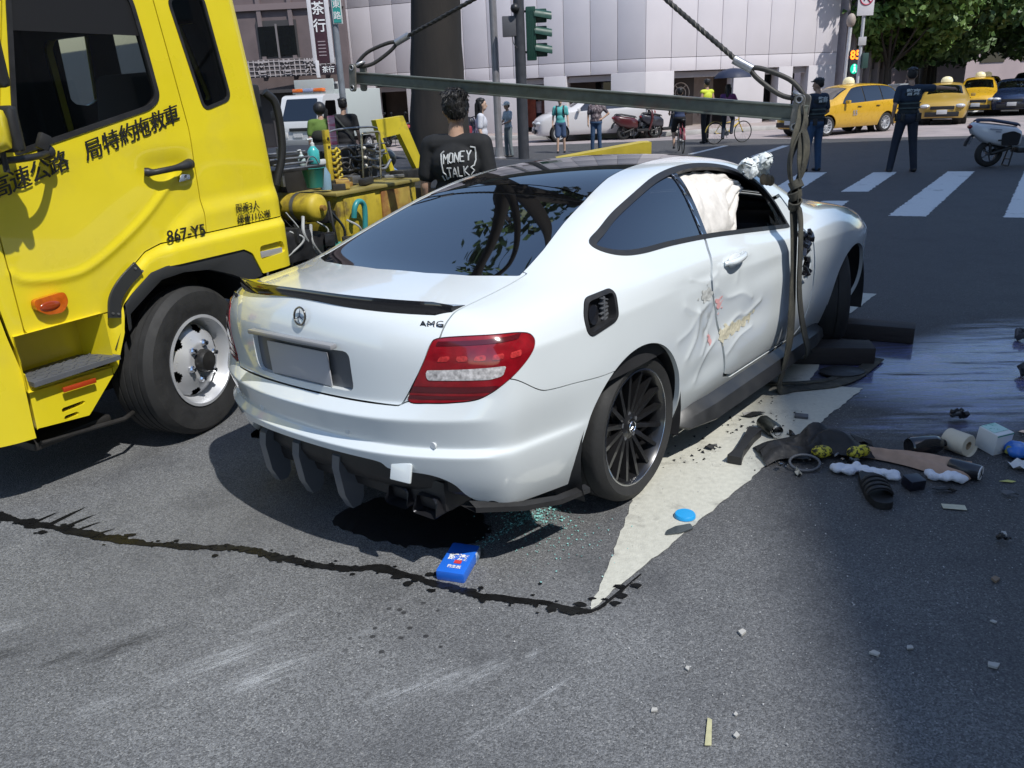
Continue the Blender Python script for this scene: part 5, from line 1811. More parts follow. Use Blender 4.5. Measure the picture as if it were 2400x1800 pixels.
def build_truck():
    tk = thing('tow_truck', 'yellow heavy tow truck with black lettering on its door beside white coupe', 'truck', TRUCK_LOC, TRUCK_RZ)
    # ---- cab shell: closed plan loop x height rows
    def seg(a, b, n):
        return [(a[0] + (b[0] - a[0]) * k / n, a[1] + (b[1] - a[1]) * k / n) for k in range(n)]
    loop = []
    loop += seg((-1.03, 1.9), (-1.03, .36), 24)
    loop += [tuple(p) for p in spline([(-1.03, .36), (-1.01, .22), (-.95, .10), (-.86, .035), (-.76, .006), (-.70, 0)], 5)[:-1]]
    loop += seg((-.70, 0), (.86, 0), 110)
    loop += [tuple(p) for p in spline([(.86, 0), (.905, .012), (.932, .045), (.94, .10)], 4)[:-1]]
    loop += seg((.94, .10), (.94, 2.1), 24)
    loop += seg((.94, 2.1), (-.9, 2.1), 20)
    loop += [(-.9, 2.1), (-.99, 2.05)]
    P2 = np.array(loop)
    zs = np.concatenate([np.linspace(.33, 2.30, 136), [2.38, 2.46, 2.52, 2.55]])
    n, mz = len(P2), len(zs)
    U = np.repeat(P2[None, :, 0], mz, 0)
    Y = np.repeat(P2[None, :, 1], mz, 0)
    Z = np.repeat(zs[:, None], n, 1)
    cy = 1.05
    inset = np.maximum(0, Z - 1.55) * .055 + np.maximum(0, Z - 2.30) ** 2 * 2.2
    Y = np.where(Y < cy, Y + inset * np.clip((cy - Y) / .5, 0, 1), Y - inset * np.clip((Y - cy) / .5, 0, 1))
    U = np.where(U > .4, U - np.maximum(0, Z - 1.25) * .075 * np.clip((U - .4) / .5, 0, 1), U)
    U = np.where(U < -.5, U + np.maximum(0, Z - 1.3) * .22 * np.clip((-.5 - U) / .5, 0, 1), U)
    near = (Y < .16)
    zc_ = np.interp(U, [-.2, .07, .15, .29, .36, .91, 1.0], [1.02, 1.093, 1.166, 1.252, 1.264, 1.282, 1.284])
    sm = lambda t: np.clip(t, 0, 1) ** 2 * (3 - 2 * np.clip(t, 0, 1))
    out = .020 * sm((zc_ - Z) / .10) * sm((U - .02) / .12)
    seam_z = np.interp(U, [-.30, -.188, -.116, -.03, .066, .35, .94], [.70, .886, .988, 1.046, 1.07, 1.08, 1.088])
    out = out + .022 * sm((seam_z - Z) / .05) * sm((U + .30) / .08)
    dg = spline([(.225, 1.382), (-.02, 1.192), (-.301, 1.040), (-.467, 1.009), (-.64, 1.032), (-.69, 1.07)], 6)
    dd = dist_line(np.stack([U.ravel(), Z.ravel()], 1), dg).reshape(U.shape)
    out = out + .010 * np.exp(-(dd / .016) ** 2)
    hb = np.exp(-((U - .19) / .15) ** 4 - ((Z - 1.44) / .055) ** 2)
    out = out - .014 * hb
    Y = Y - np.where(near, out, 0)
    V = np.stack([U, Y, Z], -1).reshape(-1, 3)
    F = np.array([(i * n + (k + 1) % n, i * n + k, (i + 1) * n + k, (i + 1) * n + (k + 1) % n) for i in range(mz - 1) for k in range(n)])
    # orientation: outward
    S = recalc(Surf(V, np.zeros_like(V), F))
    q = np.argmin(np.abs(V[:, 0]) + np.abs(V[:, 1]) + np.abs(V[:, 2] - 1.3))
    if S.N[q, 1] > 0:
        S = recalc(Surf(V, np.zeros_like(V), F[:, ::-1].copy()))
    def sf(poly, ymax=.30):
        poly = np.array(poly)
        def f(Vv, Nn):
            d_ = np.full(len(Vv), 1.0)
            m_ = Vv[:, 1] < ymax
            if m_.any():
                d_[m_] = sdf_poly(Vv[m_][:, [0, 2]], poly)
            return d_
        return f
    # windows
    win = round_poly([(-.56, 1.545), (.165, 1.71), (.232, 1.76), (.215, 2.0), (.19, 2.26), (-.40, 2.24)], [.03, .06, .05, .02, .09, .09], 6)
    wg, S = S.cut(sf(win))
    ring, pane = wg.cut(lambda Vv, Nn: -(sdf_poly(Vv[:, [0, 2]], win) + .022))
    qw = round_poly([(.482, 1.688), (.685, 1.742), (.625, 2.26), (.39, 2.23)], .05, 6)
    qg, S = S.cut(sf(qw))
    qring, qpane = qg.cut(lambda Vv, Nn: -(sdf_poly(Vv[:, [0, 2]], qw) + .016))
    # windows of the far side and the front, so that one looks through the cab
    def sfar(poly):
        poly = np.array(poly)
        return lambda Vv, Nn: np.where(Vv[:, 1] > 1.7, sdf_poly(Vv[:, [0, 2]], poly), 1.0)
    fg, S = S.cut(sfar(win))
    fg2, S = S.cut(sfar(qw))
    fwp = round_poly([(.16, 1.42), (1.94, 1.42), (1.90, 2.24), (.20, 2.24)], .08, 4)
    fws, S = S.cut(lambda Vv, Nn: np.where(Vv[:, 0] < -.55, sdf_poly(Vv[:, 1:3], fwp), 1.0))
    brp = round_poly([(.28, 1.46), (1.82, 1.46), (1.80, 2.16), (.30, 2.16)], .08, 4)
    brw, S = S.cut(lambda Vv, Nn: np.where(Vv[:, 0] > .60, sdf_poly(Vv[:, 1:3], brp), 1.0))
    lin = S.cut(lambda Vv, Nn: .95 - Vv[:, 2])[0].off(-.045)
    # openings below
    arch = [(-.30, .2), (-.24, .70), (-.216, .818), (-.17, .861), (-.041, .941), (.051, .955), (.563, .954), (.62, .922), (.676, .793), (1.1, .80), (1.1, .2)]
    _, S = S.cut(lambda Vv, Nn: np.where(Vv[:, 1] < .30, sdf_poly(Vv[:, [0, 2]], np.array(arch)), np.where(Vv[:, 0] > -.6, Vv[:, 2] - .8, 1.0)))
    skirtp = [(-.757, .1), (-.757, .372), (-.5, .344), (-.30, .53), (-.20, .80), (0, .8), (0, .1)]
    _, S = S.cut(sf(skirtp))
    well = round_poly([(-.752, .806), (-.335, .800), (-.335, .61), (-.312, .545), (-.738, .572)], .012, 3)
    wl_, S = S.cut(sf(well))
    slot = round_poly([(.679, .950), (.862, .953), (.880, .885), (.674, .872)], .022, 4)
    sl, S = S.cut(sf(slot))
    ss = []
    for sp in ([(-.625, .424), (-.500, .424), (-.512, .405), (-.628, .400)], [(-.623, .384), (-.537, .385), (-.550, .367), (-.623, .363)]):
        a_, S = S.cut(sf(round_poly(sp, .006, 2)))
        ss.append(a_)
    # panels
    fend = [(-.335, .30), (-.335, .80), (-.25, .80), (-.188, .886), (-.116, .988), (-.03, 1.046), (.066, 1.07), (.35, 1.08), (.97, 1.088), (1.2, 1.088), (1.2, .3)]
    fd, S = S.cut(sf(fend, .08), .006)
    fr = [(-2, .30), (-.757, .30), (-.757, .374), (-.747, .647), (-.768, .81), (-.778, .93), (-2, .93)]
    bp, S = S.cut(lambda Vv, Nn: np.where(Vv[:, 0] < -.6, sdf_poly(Vv[:, [0, 2]], np.array(fr)), 1.0), .012)
    door = [(-.70, .806), (-.335, .802), (-.25, .80), (-.188, .886), (-.116, .988), (-.03, 1.046), (.066, 1.07), (.345, 1.08), (.355, 1.183), (.364, 1.613), (.34, 1.9), (.30, 2.34), (-.38, 2.33), (-.62, 1.55), (-.70, 1.3)]
    dr, S = S.cut(sf(door), .006)
    S.build('cab_shell', M_YEL, tk, rim=.03)
    do = dr.build('door', M_YEL, tk, rim=.03)
    fo = fd.build('fender', M_YEL, tk, rim=.03)
    bo = bp.build('front_bumper', M_YEL, tk, rim=.03)
    ring.build('window_gasket', M_BLACKPL, do, rim=.03, lift=.006)
    pane.build('door_window', G_CAB, do, rim=0, lift=-.008)
    fg.build('far_door_window', G_CAB, tk, rim=0, lift=-.008)
    fg2.build('far_quarter_window', G_CAB, tk, rim=0, lift=-.008)
    fws.build('windscreen', G_CAB, tk, rim=0, lift=-.008)
    brw.build('rear_window', G_CAB, tk, rim=0, lift=-.008)
    lin.build('cabin_lining', M_DARKIN, tk, rim=0)
    qring.build('window_gasket', M_BLACKPL, tk, rim=.03, lift=.004)
    qpane.build('quarter_window', G_CAB, tk, rim=0, lift=-.006)
    MB().box((0, 1.05, 2.54), (1.75, 1.85, .03), bev=.01).build('roof', M_YEL, tk, 40)
    MB().box((0, 1.05, 2.49), (1.5, 1.75, .02)).build('headlining', M_DARKIN, tk, 0)
    # dark sun film across the top of the door glass
    film = pane.cut(lambda Vv, Nn: 2.045 - Vv[:, 2])[0]
    film.off(-.002).build('sun_film', mat("sun_film_black", (.004, .004, .005), .6), do, rim=0)
    sl.off(-.022).build('marker_slot', M_YEL, fo, rim=0)
    MB().box((.775, -.026, .896), (.17, .012, .036), rotm('Y', .02), bev=.004).build('slot_lens', mat("grey_lens", (.30, .30, .32), .3, coat=.5), fo, 30)
    for a_ in ss:
        a_.off(-.03).build('vent_slot', M_GREASE, tk, rim=0)
    # cab interior seen through the glass
    st = MB()
    st.box((.15, .5, 1.2), (.5, .5, .2), bev=.06)
    st.box((.42, .5, 1.55), (.14, .5, .7), rotm('Y', .15), bev=.05)
    st.build('driver_seat', mat("seat_grey", (.06, .06, .065), .8), tk, 50)
    a = np.arange(30) * 2 * pi / 30
    MB().tube(np.stack([-.28 - .10 * np.sin(a), .5 + .21 * np.cos(a), 1.55 + .17 * np.sin(a)], 1), .016, 8, closed=True).build('steering_wheel', M_DARKIN, tk, 60)
    # ---- step recess
    wb = MB()
    wb.add([(-.76, -.02, .81), (-.33, -.02, .81), (-.33, -.02, .54), (-.76, -.02, .55), (-.72, .17, .80), (-.36, .17, .80), (-.36, .17, .56), (-.72, .17, .57)],
           [(4, 5, 6, 7), (0, 4, 7, 3), (1, 2, 6, 5), (0, 1, 5, 4), (3, 7, 6, 2)])
    wb.build('step_recess', M_YEL, tk, 20)
    stp = MB()
    stp.prism([(-.742, -.05), (-.312, -.05), (-.318, .02), (-.39, .165), (-.715, .165), (-.735, .05)], (0, 0, .575), (1, 0, 0), (0, 1, 0), .022)
    so = stp.build('step_plate', M_GREYPL, tk, 25)
    tr_ = MB()
    for i in range(11):
        for k in range(4):
            x_ = -.70 + i * .033
            tr_.box((x_, -.03 + k * .045 + (.01 if i % 2 else 0), .599), (.026, .007, .004), rotm('Z', .7 if (i + k) % 2 else -.7))
    tr_.build('tread_pattern', M_GREYPL, so, 20)
    tr_.v and None
    MB().box((-.53, -.028, .512), (.165, .012, .024), rotm('Y', .03), bev=.004).build('reflector', mat("red_reflector", (.40, .045, .01), .25, coat=.6), tk, 30)
    # marker lamp
    ml = MB()
    mp_ = round_poly([(-.645, .945), (-.50, .955), (-.49, .905), (-.525, .862), (-.60, .868), (-.645, .905)], .022, 4)
    ml.prism(mp_, (0, -.006, 0), (1, 0, 0), (0, 0, 1), .028)
    mlo = ml.build('marker_lamp', M_AMBER, tk, 30)
    MB().ell((-.58, -.033, .905), (.05, .008, .022), 16, 8).build('lamp_bulb', mat("amber_dark", (.30, .04, .005), .2, coat=1), mlo, 60)
    # black trim strip with screws on the wing edge
    bs = MB()
    cl = spline([(-.285, .775), (-.262, .86), (-.20, .925), (-.105, .985)], 6)
    bs.tube([(p[0], -.030, p[1]) for p in cl], 0, flat=(.068, .016, (1, 0, -.7)), cap=True)
    bso = bs.build('wing_trim_strip', mat("trim_dark", (.03, .032, .035), .35), tk, 40)
    for p in ((-.295, .80), (-.268, .79), (-.13, .985), (-.095, .965)):
        MB().cyl((p[0], -.036, p[1]), (p[0], -.044, p[1]), .006, n=8).build('screw', M_STEEL, bso, 30)
    # fog lamp at the bumper corner
    MB().lathe([(.0, .028), (.055, .02), (.062, 0)], (-.93, .10, .50), (-.75, -.66, 0), 20).build('fog_lamp', M_GREYPL, bo, 40)
    # ---- door handle, lock
    hd = MB()
    hd.tube(spline([(.045, -.012, 1.425), (.075, -.035, 1.420), (.12, -.05, 1.424), (.20, -.054, 1.43), (.27, -.048, 1.436), (.305, -.02, 1.44)], 4), [.020, .021, .022, .019, .016, .015, .015, .015, .015, .015, .015, .015, .016, .018, .022, .024, .026, .027, .027, .026, .024], 12)
    hd.build('door_handle', M_BLACKPL, do, 60)
    MB().ell((.31, -.020, 1.438), (.030, .026, .028), 14, 8).build('handle_knob', M_BLACKPL, do, 60)
    lk = MB()
    lk.prism(round_poly([(.235, 1.355), (.30, 1.362), (.315, 1.385), (.262, 1.392)], .008), (0, -.004, 0), (1, 0, 0), (0, 0, 1), .005)
    lk.build('lock_plate', M_CHROME, do, 30)
    MB().cyl((.293, 0, 1.374), (.293, -.018, 1.374), .012, n=14).build('lock', M_CHROME, do, 30)
    # ---- lettering
    L = thing  # (no top-level things here)
    for ch, u, z in zip("高速公路局特約拖救車", (-.650, -.560, -.467, -.373, -.192, -.095, .000, .088, .183, .272), (1.425, 1.451, 1.476, 1.500, 1.546, 1.572, 1.599, 1.622, 1.648, 1.672)):
        lm = MB()
        for q in range(4):
            t_ = place(text_mb(ch, .098, 0, .0008), (u - .0014 + .0009 * q, -.0065 - .0002 * q + max(0, z - 1.55) * .055 - (.004 if z < 1.5 else 0), z + .0006 * (q % 2)), (1, 0, .26), (-.03, 0, 1))
            lm.add(t_.arr(), t_.f)
        lm.build('lettering', M_INK, do, 30)
    place(text_mb("867-Y5", .084, .0010, .0012, sx=1.0), (.212, -.030, 1.098), (1, 0, 0), (0, 0, 1)).build('lettering', M_INK, do, 30)
    place(text_mb("限乘3人", .050, 0, .0012), (.645, -.032, 1.176), (1, 0, 0), (0, 0, 1)).build('lettering', M_INK, tk, 30)
    place(text_mb("總重11公噸", .050, 0, .0012), (.682, -.032, 1.115), (1, 0, 0), (0, 0, 1)).build('lettering', M_INK, tk, 30)
    # ---- mirrors
    arm = MB()
    arm.tube(spline([(-.82, -.20, 1.545), (-.67, -.19, 1.543), (-.56, -.16, 1.547), (-.46, -.08, 1.553), (-.42, -.01, 1.55)], 6), .014, 8)
    arm.tube([(-.72, -.21, 1.50), (-.72, -.21, 2.02)], .012, 8)
    arm.tube(spline([(-.72, -.21, 2.02), (-.68, -.15, 2.10), (-.60, -.03, 2.12)], 5), .012, 8)
    ao = arm.build('mirror_arm', M_BLACKPL, tk, 50)
    MB().ell((-.45, -.06, 1.556), (.036, .034, .034), 14, 9).build('mirror_joint', M_BLACKPL, ao, 60)
    MB().box((-.47, -.085, 1.60), (.05, .03, .07), rotm('Y', .5), bev=.01).build('mirror_clamp', M_BLACKPL, ao, 40)
    for z0, z1, w_ in ((1.815, 2.12, .11), (1.575, 1.745, .13)):
        c_ = (-.755, -.20, (z0 + z1) / 2)
        m_ = MB().box((c_[0] - .015, c_[1], c_[2]), (w_, .17, z1 - z0), rotm('Z', .25), bev=.045)
        mo = m_.build('mirror_housing', M_YEL, tk, 60)
        MB().box((c_[0] + .062, c_[1] + .012, c_[2]), (.045, .175, z1 - z0 + .006), rotm('Z', .25), bev=.018).build('mirror_surround', M_BLACKPL, mo, 60)
        MB().box((c_[0] + .0855, c_[1] + .018, c_[2]), (.004, .15, z1 - z0 - .03), rotm('Z', .25), bev=.001).build('mirror_glass', M_CHROME, mo, 30)
    # ---- front wheels
    def twheel(y, side, steer):
        e = bpy.data.objects.new('wheel', None)
        COL.objects.link(e)
        e.parent = tk
        e.location = (.165, y, .408)
        e.rotation_euler = (0, 0, steer)
        s = side
        r, w_, rr = .408, .25, .242
        gro = []
        prof = [(rr, -w_ * .5), (r - .06, -w_ * .56), (r - .012, -w_ * .48)]
        for q in range(-2, 3):
            yq = q * .042
            prof += [(r, yq - .016), (r, yq + .016), (r - .010, yq + .018), (r - .010, yq + .024)]
        prof = prof[:-2] + [(r - .012, w_ * .48), (r - .030, w_ * .54), (r - .075, w_ * .565), (rr + .04, w_ * .54), (rr + .012, w_ * .51), (rr - .002, w_ * .50)]
        MB().lathe(prof, axis=(0, s, 0), n=72, cap=False).build('tyre', M_RUBBER, e, 30)
        rm = MB()
        rm.lathe([(rr + .006, w_ * .49), (rr + .010, w_ * .54), (rr - .006, w_ * .545), (rr - .014, w_ * .50), (rr - .030, w_ * .30), (rr - .045, w_ * .22)], axis=(0, s, 0), n=64, cap=False)
        ro = rm.build('rim', M_SILVER, e, 40)
        # convex disc with oval hand holes
        nn, na = 10, 96
        rad = np.linspace(.06, rr - .040, nn * 2)
        hgt = lambda q: w_ * (.22 + .30 * np.clip(1 - ((q - .10) / (rr - .14)), 0, 1) ** .6)
        Vd, Fd = [], []
        for i, q in enumerate(rad):
            for k in range(na):
                t = 2 * pi * k / na
                Vd.append((q * cos(t), s * hgt(q), q * sin(t)))
        for i in range(len(rad) - 1):
            qm = (rad[i] + rad[i + 1]) / 2
            for k in range(na):
                t = 2 * pi * (k + .5) / na
                k8 = ((t / (2 * pi) * 6 + .25) % 1) - .5
                if ((qm - .175) / .022) ** 2 + (k8 * 2 * pi / 6 * qm / .032) ** 2 < 1:
                    continue
                Fd.append((i * na + k, i * na + (k + 1) % na, (i + 1) * na + (k + 1) % na, (i + 1) * na + k))
        d_ = MB().add(Vd, Fd)
        d_.build('wheel_disc', M_SILVER, ro, 50)
        MB().lathe([(.0, w_ * .30), (rr - .03, w_ * .05)], axis=(0, s, 0), n=40, cap=False).build('brake_drum', M_GREASE, ro, 40)
        MB().lathe([(.066, w_ * .46), (.064, w_ * .62), (.055, w_ * .70), (.0, w_ * .72)], axis=(0, s, 0), n=12).build('hub_cap', M_GREASE, ro, 30)
        for k in range(6):
            t = 2 * pi * k / 6 + .2
            cx, cz = .098 * cos(t), .098 * sin(t)
            MB().lathe([(.020, w_ * .46), (.020, w_ * .55), (.014, w_ * .58), (.012, w_ * .63), (.0, w_ * .64)], (cx, 0, cz), (0, s, 0), 8).build('wheel_nut', M_CHROME, ro, 30)
    twheel(.13, -1, .20)
    twheel(1.95, 1, .20)
    # wheel housing
    wh = MB()
    ar = np.array([(-.30, .62), (-.235, .73), (-.19, .80), (-.10, .885), (.05, .935), (.56, .935), (.63, .89), (.70, .78), (.72, .62)])
    wh.sheet([[(p[0], -.012, p[1]), (p[0], .04, p[1] - .02), (p[0], .60, p[1] - .02)] for p in ar])
    wh.add([(p[0], .60, p[1] - .02) for p in ar], [tuple(range(len(ar)))])
    wh.build('wheel_housing', mat("housing_grey", (.028, .029, .032), .55), tk, 50)
    lipm = MB()
    outer = np.array([(-.225, .70), (-.216, .818), (-.17, .861), (-.041, .941), (.051, .955), (.563, .954), (.62, .922), (.676, .793)])
    inner = np.array([(-.20, .70), (-.191, .769), (-.077, .839), (.02, .895), (.16, .905), (.33, .885), (.47, .83), (.60, .765)])
    lipm.sheet([[(o_[0], -.030, o_[1] + .004), (o_[0], -.034, o_[1] - .01), (i_[0], -.02, i_[1]), (i_[0], .05, i_[1])] for o_, i_ in zip(outer, inner)])
    lipm.build('wheel_arch_flare', mat("arch_flare_grey", (.032, .034, .037), .5), tk, 40)
    # ---- chassis
    ch = MB()
    for y in (.62, 1.48):
        ch.box((2.4, y, .72), (5.6, .09, .24), bev=.012)
    for x in (.6, 1.6, 2.8, 4.0, 5.0):
        ch.box((x, 1.05, .72), (.10, .8, .16))
    ch.build('chassis_rails', M_GREASE, tk, 30)
    uc = MB()
    uc.box((-.25, 1.05, .48), (1.2, 1.5, .34), bev=.05)
    uc.cyl((.165, .3, .42), (.165, 1.8, .42), .07, n=16)
    uc.build('front_axle', M_GREASE, tk, 40)
    fl = MB()
    fl.tube([(-.72, .06, .28), (-.30, .05, .24), (.05, .25, .22)], .012, 8)
    fl.box((-.55, .20, .26), (.40, .25, .04), bev=.01)
    fl.build('under_bumper_bracket', M_GREASE, tk, 30)
    # gearbox and pipes behind the cab
    gb = MB()
    rg = random.Random(3)
    gb.box((1.30, .45, .72), (.5, .5, .35), bev=.06)
    gb.box((1.15, .25, .86), (.25, .3, .2), bev=.04)
    gb.cyl((1.55, .18, .68), (1.55, .60, .68), .12, n=20)
    gb.cyl((1.25, .12, .62), (1.45, .12, .60), .07, n=16)
    for k in range(22):
        gb.box((rg.uniform(1.0, 1.8), rg.uniform(.12, .5), rg.uniform(.6, .98)), (rg.uniform(.03, .12), rg.uniform(.03, .1), rg.uniform(.03, .1)), rotm('Z', rg.uniform(0, 1)), bev=.008)
    g_ = gb.build('gearbox', mat("oily_metal", (.035, .035, .038), .4, metal=.4, var=.6, vscale=15), tk, 30)
    for k in range(14):
        x_, y_ = rg.uniform(1.0, 1.7), rg.uniform(.08, .4)
        z0, z1 = rg.uniform(.95, 1.1), rg.uniform(.62, .8)
        MB().tube(spline([(x_, y_, z0), (x_ + rg.uniform(-.08, .10), y_ - .04, (z0 + z1) / 2 + .02), (x_ + rg.uniform(-.1, .15), y_, z1)], 6), rg.uniform(.005, .011), 6).build('hose', M_GREYHOSE if k % 3 else M_HOSE, tk, 60)
    # air tank across the chassis, its round end towards the road
    at_ = MB().lathe([(.0, -.03), (.06, -.022), (.086, -.005), (.09, .02), (.09, .62), (.08, .65)], (1.40, .15, 1.065), (0, 1, 0), 28)
    to = at_.build('air_tank', M_YELDIRTY, tk, 50)
    MB().cyl((1.40, .12, 1.065), (1.40, .09, 1.065), .018, n=10).build('tank_plug', M_RUST, to, 30)
    for y in (.30, .60):
        MB().lathe([(.093, -.015), (.093, .015)], (1.40, y, 1.065), (0, 1, 0), 28, cap=False).build('tank_strap', M_STEEL, to, 30)
    # exhaust stack / intake behind the cab
    MB().box((1.02, .28, 1.55), (.08, .22, .55), bev=.02).build('intake_stack', M_BLACKPL, tk, 40)
    MB().tube(spline([(1.02, .10, 1.78), (1.08, .08, 1.70), (1.09, .09, 1.45), (1.03, .12, 1.25)], 6), .024, 10).build('hose', M_HOSE, tk, 60)
    # side locker, stained yellow
    lb = MB().box((2.25, .50, .92), (.95, .36, .34), bev=.012)
    lbo = lb.build('side_locker', M_YELDIRTY, tk, 30)
    for k, x_ in enumerate((2.02, 2.45)):
        MB().box((x_, .318, .93), (.36, .02, .27), bev=.008).build('locker_door', M_RUST if k else M_YELDIRTY, lbo, 30)
    MB().box((2.25, .49, 1.10), (1.0, .40, .025), bev=.008).build('locker_lid', mat("lid_yellow", (.26, .21, .06), .5, var=.3), lbo, 30)
    tl = MB()
    tl.tube(spline([(1.86, .25, .93), (1.87, .24, 1.0), (1.91, .24, 1.035), (1.96, .24, 1.02), (1.975, .24, .96), (1.965, .25, .80)], 6), .020, 10)
    tl.build('grab_handle', mat("teal_pipe", (.04, .26, .27), .35), tk, 60)
    MB().ell((1.62, .20, .70), (.17, .15, .10), 24, 12).build('teal_drum', mat("teal_drum", (.07, .36, .30), .4, var=.2), tk, 60)
    # tool rack
    rk = MB()
    rk.box((2.06, .60, 1.28), (.05, .03, .36), bev=.004)
    rk.box((2.06, .60, 1.47), (.05, .03, .10), bev=.004)
    rko = rk.build('rack_post', M_YELDIRTY, tk, 30)
    for z_ in (1.40, 1.46):
        MB().cyl((2.06, .584, z_), (2.06, .58, z_), .010, n=10).build('bolt_hole', M_GREASE, rko, 30)
    fm = MB()
    c4 = round_poly([(2.40, 1.10), (2.62, 1.10), (2.66, 1.475), (2.44, 1.475)], .03, 4)
    fm.tube([(a_, .58, b_) for a_, b_ in c4], .0085, 8, closed=True)
    fm.build('rack_frame', mat("brass_tube", (.52, .45, .30), .3, metal=.8), tk, 60)
    MB().tube(spline([(2.08, .60, 1.50), (2.2, .60, 1.515), (2.55, .60, 1.515), (2.66, .60, 1.50)], 4), .008, 8).build('rack_frame', M_STEEL, tk, 60)
    for z_ in (1.14, 1.22, 1.31, 1.39):
        MB().tube([(2.08, .62, z_), (2.78, .62, z_ - .01)], .006, 6).build('rack_bar', M_STEEL, tk, 60)
    for k in range(6):
        z_ = 1.37 - k * .043
        a = np.arange(14) * 2 * pi / 14
        q = MB()
        q.tube(np.stack([2.125 + .026 * np.cos(a), .57 + .010 * np.sin(2 * a), z_ + .019 * np.sin(a)], 1), .008, 6, closed=True)
        q.box((2.10, .575, z_), (.05, .02, .018), bev=.004)
        q.build('chain_hook', M_YELDIRTY, tk, 60)
    for k in range(16):
        x_ = 2.20 + rg.uniform(0, .5)
        z_ = rg.uniform(1.12, 1.38)
        L_ = rg.uniform(.10, .26)
        w_ = rg.uniform(-.06, .06)
        MB().tube(spline([(x_ - L_ / 2, .60 + rg.uniform(-.03, .05), z_), (x_, .59, z_ + w_), (x_ + L_ / 2, .60, z_ - w_ * .5)], 5), rg.uniform(.006, .014), 7).build('rack_tool', (M_STEEL, M_GREASE, M_GREASE)[k % 3], tk, 60)
    for z_ in (1.365, 1.295, 1.235):
        MB().ell((2.43, .56, z_), .014, 10, 7).build('rack_knob', mat("ivory_knob", (.6, .58, .52), .4), tk, 60)
    # heavy chains and shackles heaped in the rack
    for k in range(5):
        x0 = 2.16 + .11 * k
        for j in range(7):
            a = np.arange(10) * 2 * pi / 10
            c_ = V3((x0 + rg.uniform(-.01, .01), .66 + .03 * (k % 2), 1.37 - j * .036))
            e1 = np.array([1, 0, 0]) if j % 2 else np.array([0, 1, 0])
            if j == 0:
                chn = MB()
            chn.tube([c_ + e1 * .013 * cos(t) + np.array([0, 0, .024 * sin(t)]) for t in a], .0055, 5, closed=True)
        chn.build('hanging_chain', M_GREASE if k % 2 else M_STEEL, tk, 60)
    for k in range(12):
        x_ = rg.uniform(1.75, 2.75)
        MB().box((x_, rg.uniform(.36, .62), 1.125 + rg.uniform(0, .03)), (rg.uniform(.06, .2), rg.uniform(.03, .1), rg.uniform(.02, .06)), rotm('Z', rg.uniform(0, 3)), bev=.006).build('deck_tool', (M_GREASE, M_STEEL, M_RUST)[k % 3], tk, 30)
    MB().box((2.2, 1.15, 1.20), (1.1, .9, .35), bev=.03).build('deck_locker', M_GREASE, tk, 30)
    # pipe shelf behind the cab
    for k, z_ in enumerate((1.315, 1.345, 1.375, 1.41)):
        MB().tube([(1.24, .30 + .03 * k, z_), (1.60, .30 + .03 * k, z_ - .005)], .008, 7).build('shelf_rail', M_STEEL, tk, 60)
    MB().box((1.27, .30, 1.33), (.02, .025, .24), bev=.004).build('shelf_upright', M_STEEL, tk, 30)
    MB().box((1.45, .45, 1.305), (.42, .35, .02), bev=.005).build('shelf_board', M_GREASE, tk, 30)
    # leaning yellow boom brace with a window in it
    br = MB()
    o0 = V3((3.06, .90, 0))
    A = [(3.03, 1.55), (3.42, 1.57), (3.76, .98), (3.76, .70), (3.20, .70), (3.22, .95)]
    hole = [(3.10, 1.40), (3.35, 1.42), (3.61, 1.03), (3.29, 1.00)]
    for a_, b_, c_, d_ in ((A[0], A[1], hole[1], hole[0]), (A[1], A[2], hole[2], hole[1]), (A[2], A[3], A[4], A[5]), (A[2], A[5], hole[3], hole[2]), (A[5], A[0], hole[0], hole[3])):
        br.prism([a_, b_, c_, d_], (0, .95, 0), (1, 0, 0), (0, 0, 1), .05)
    br.build('boom_brace', mat("brace_yellow", (.62, .50, .03), .45, var=.15, vscale=6, col2=(.3, .24, .05), cscale=6, cthr=(.6, .75)), tk, 30)
    br2 = MB()
    br2.box((3.75, 1.35, 1.05), (1.6, 1.0, .12), bev=.02)
    br2.box((4.2, 1.05, .95), (2.6, 1.9, .14), bev=.02)
    br2.build('rear_deck', M_GREASE, tk, 30)
    # winch motor on the deck
    MB().ell((3.50, 1.22, 1.20), (.11, .12, .10), 20, 12).build('winch_cover', mat("winch_grey", (.10, .11, .11), .35, coat=.3), tk, 60)
    MB().tube(spline([(3.33, 1.0, 1.13), (3.40, .96, 1.07), (3.47, .95, 1.03), (3.50, .95, .98)], 5), .014, 8).build('hose', mat("blue_hose", (.16, .26, .50), .4), tk, 60)
    # rear wheels
    for y in (.20, 1.90):
        MB().lathe([(.20, -.25), (.38, -.25), (.405, -.2), (.405, .2), (.38, .25), (.20, .25), (.20, .2), (.0, .1)], (4.1, y, .408), (0, -1 if y < 1 else 1, 0), 40).build('rear_wheel', M_RUBBER, tk, 40)
    return tk
TRUCK = build_truck()
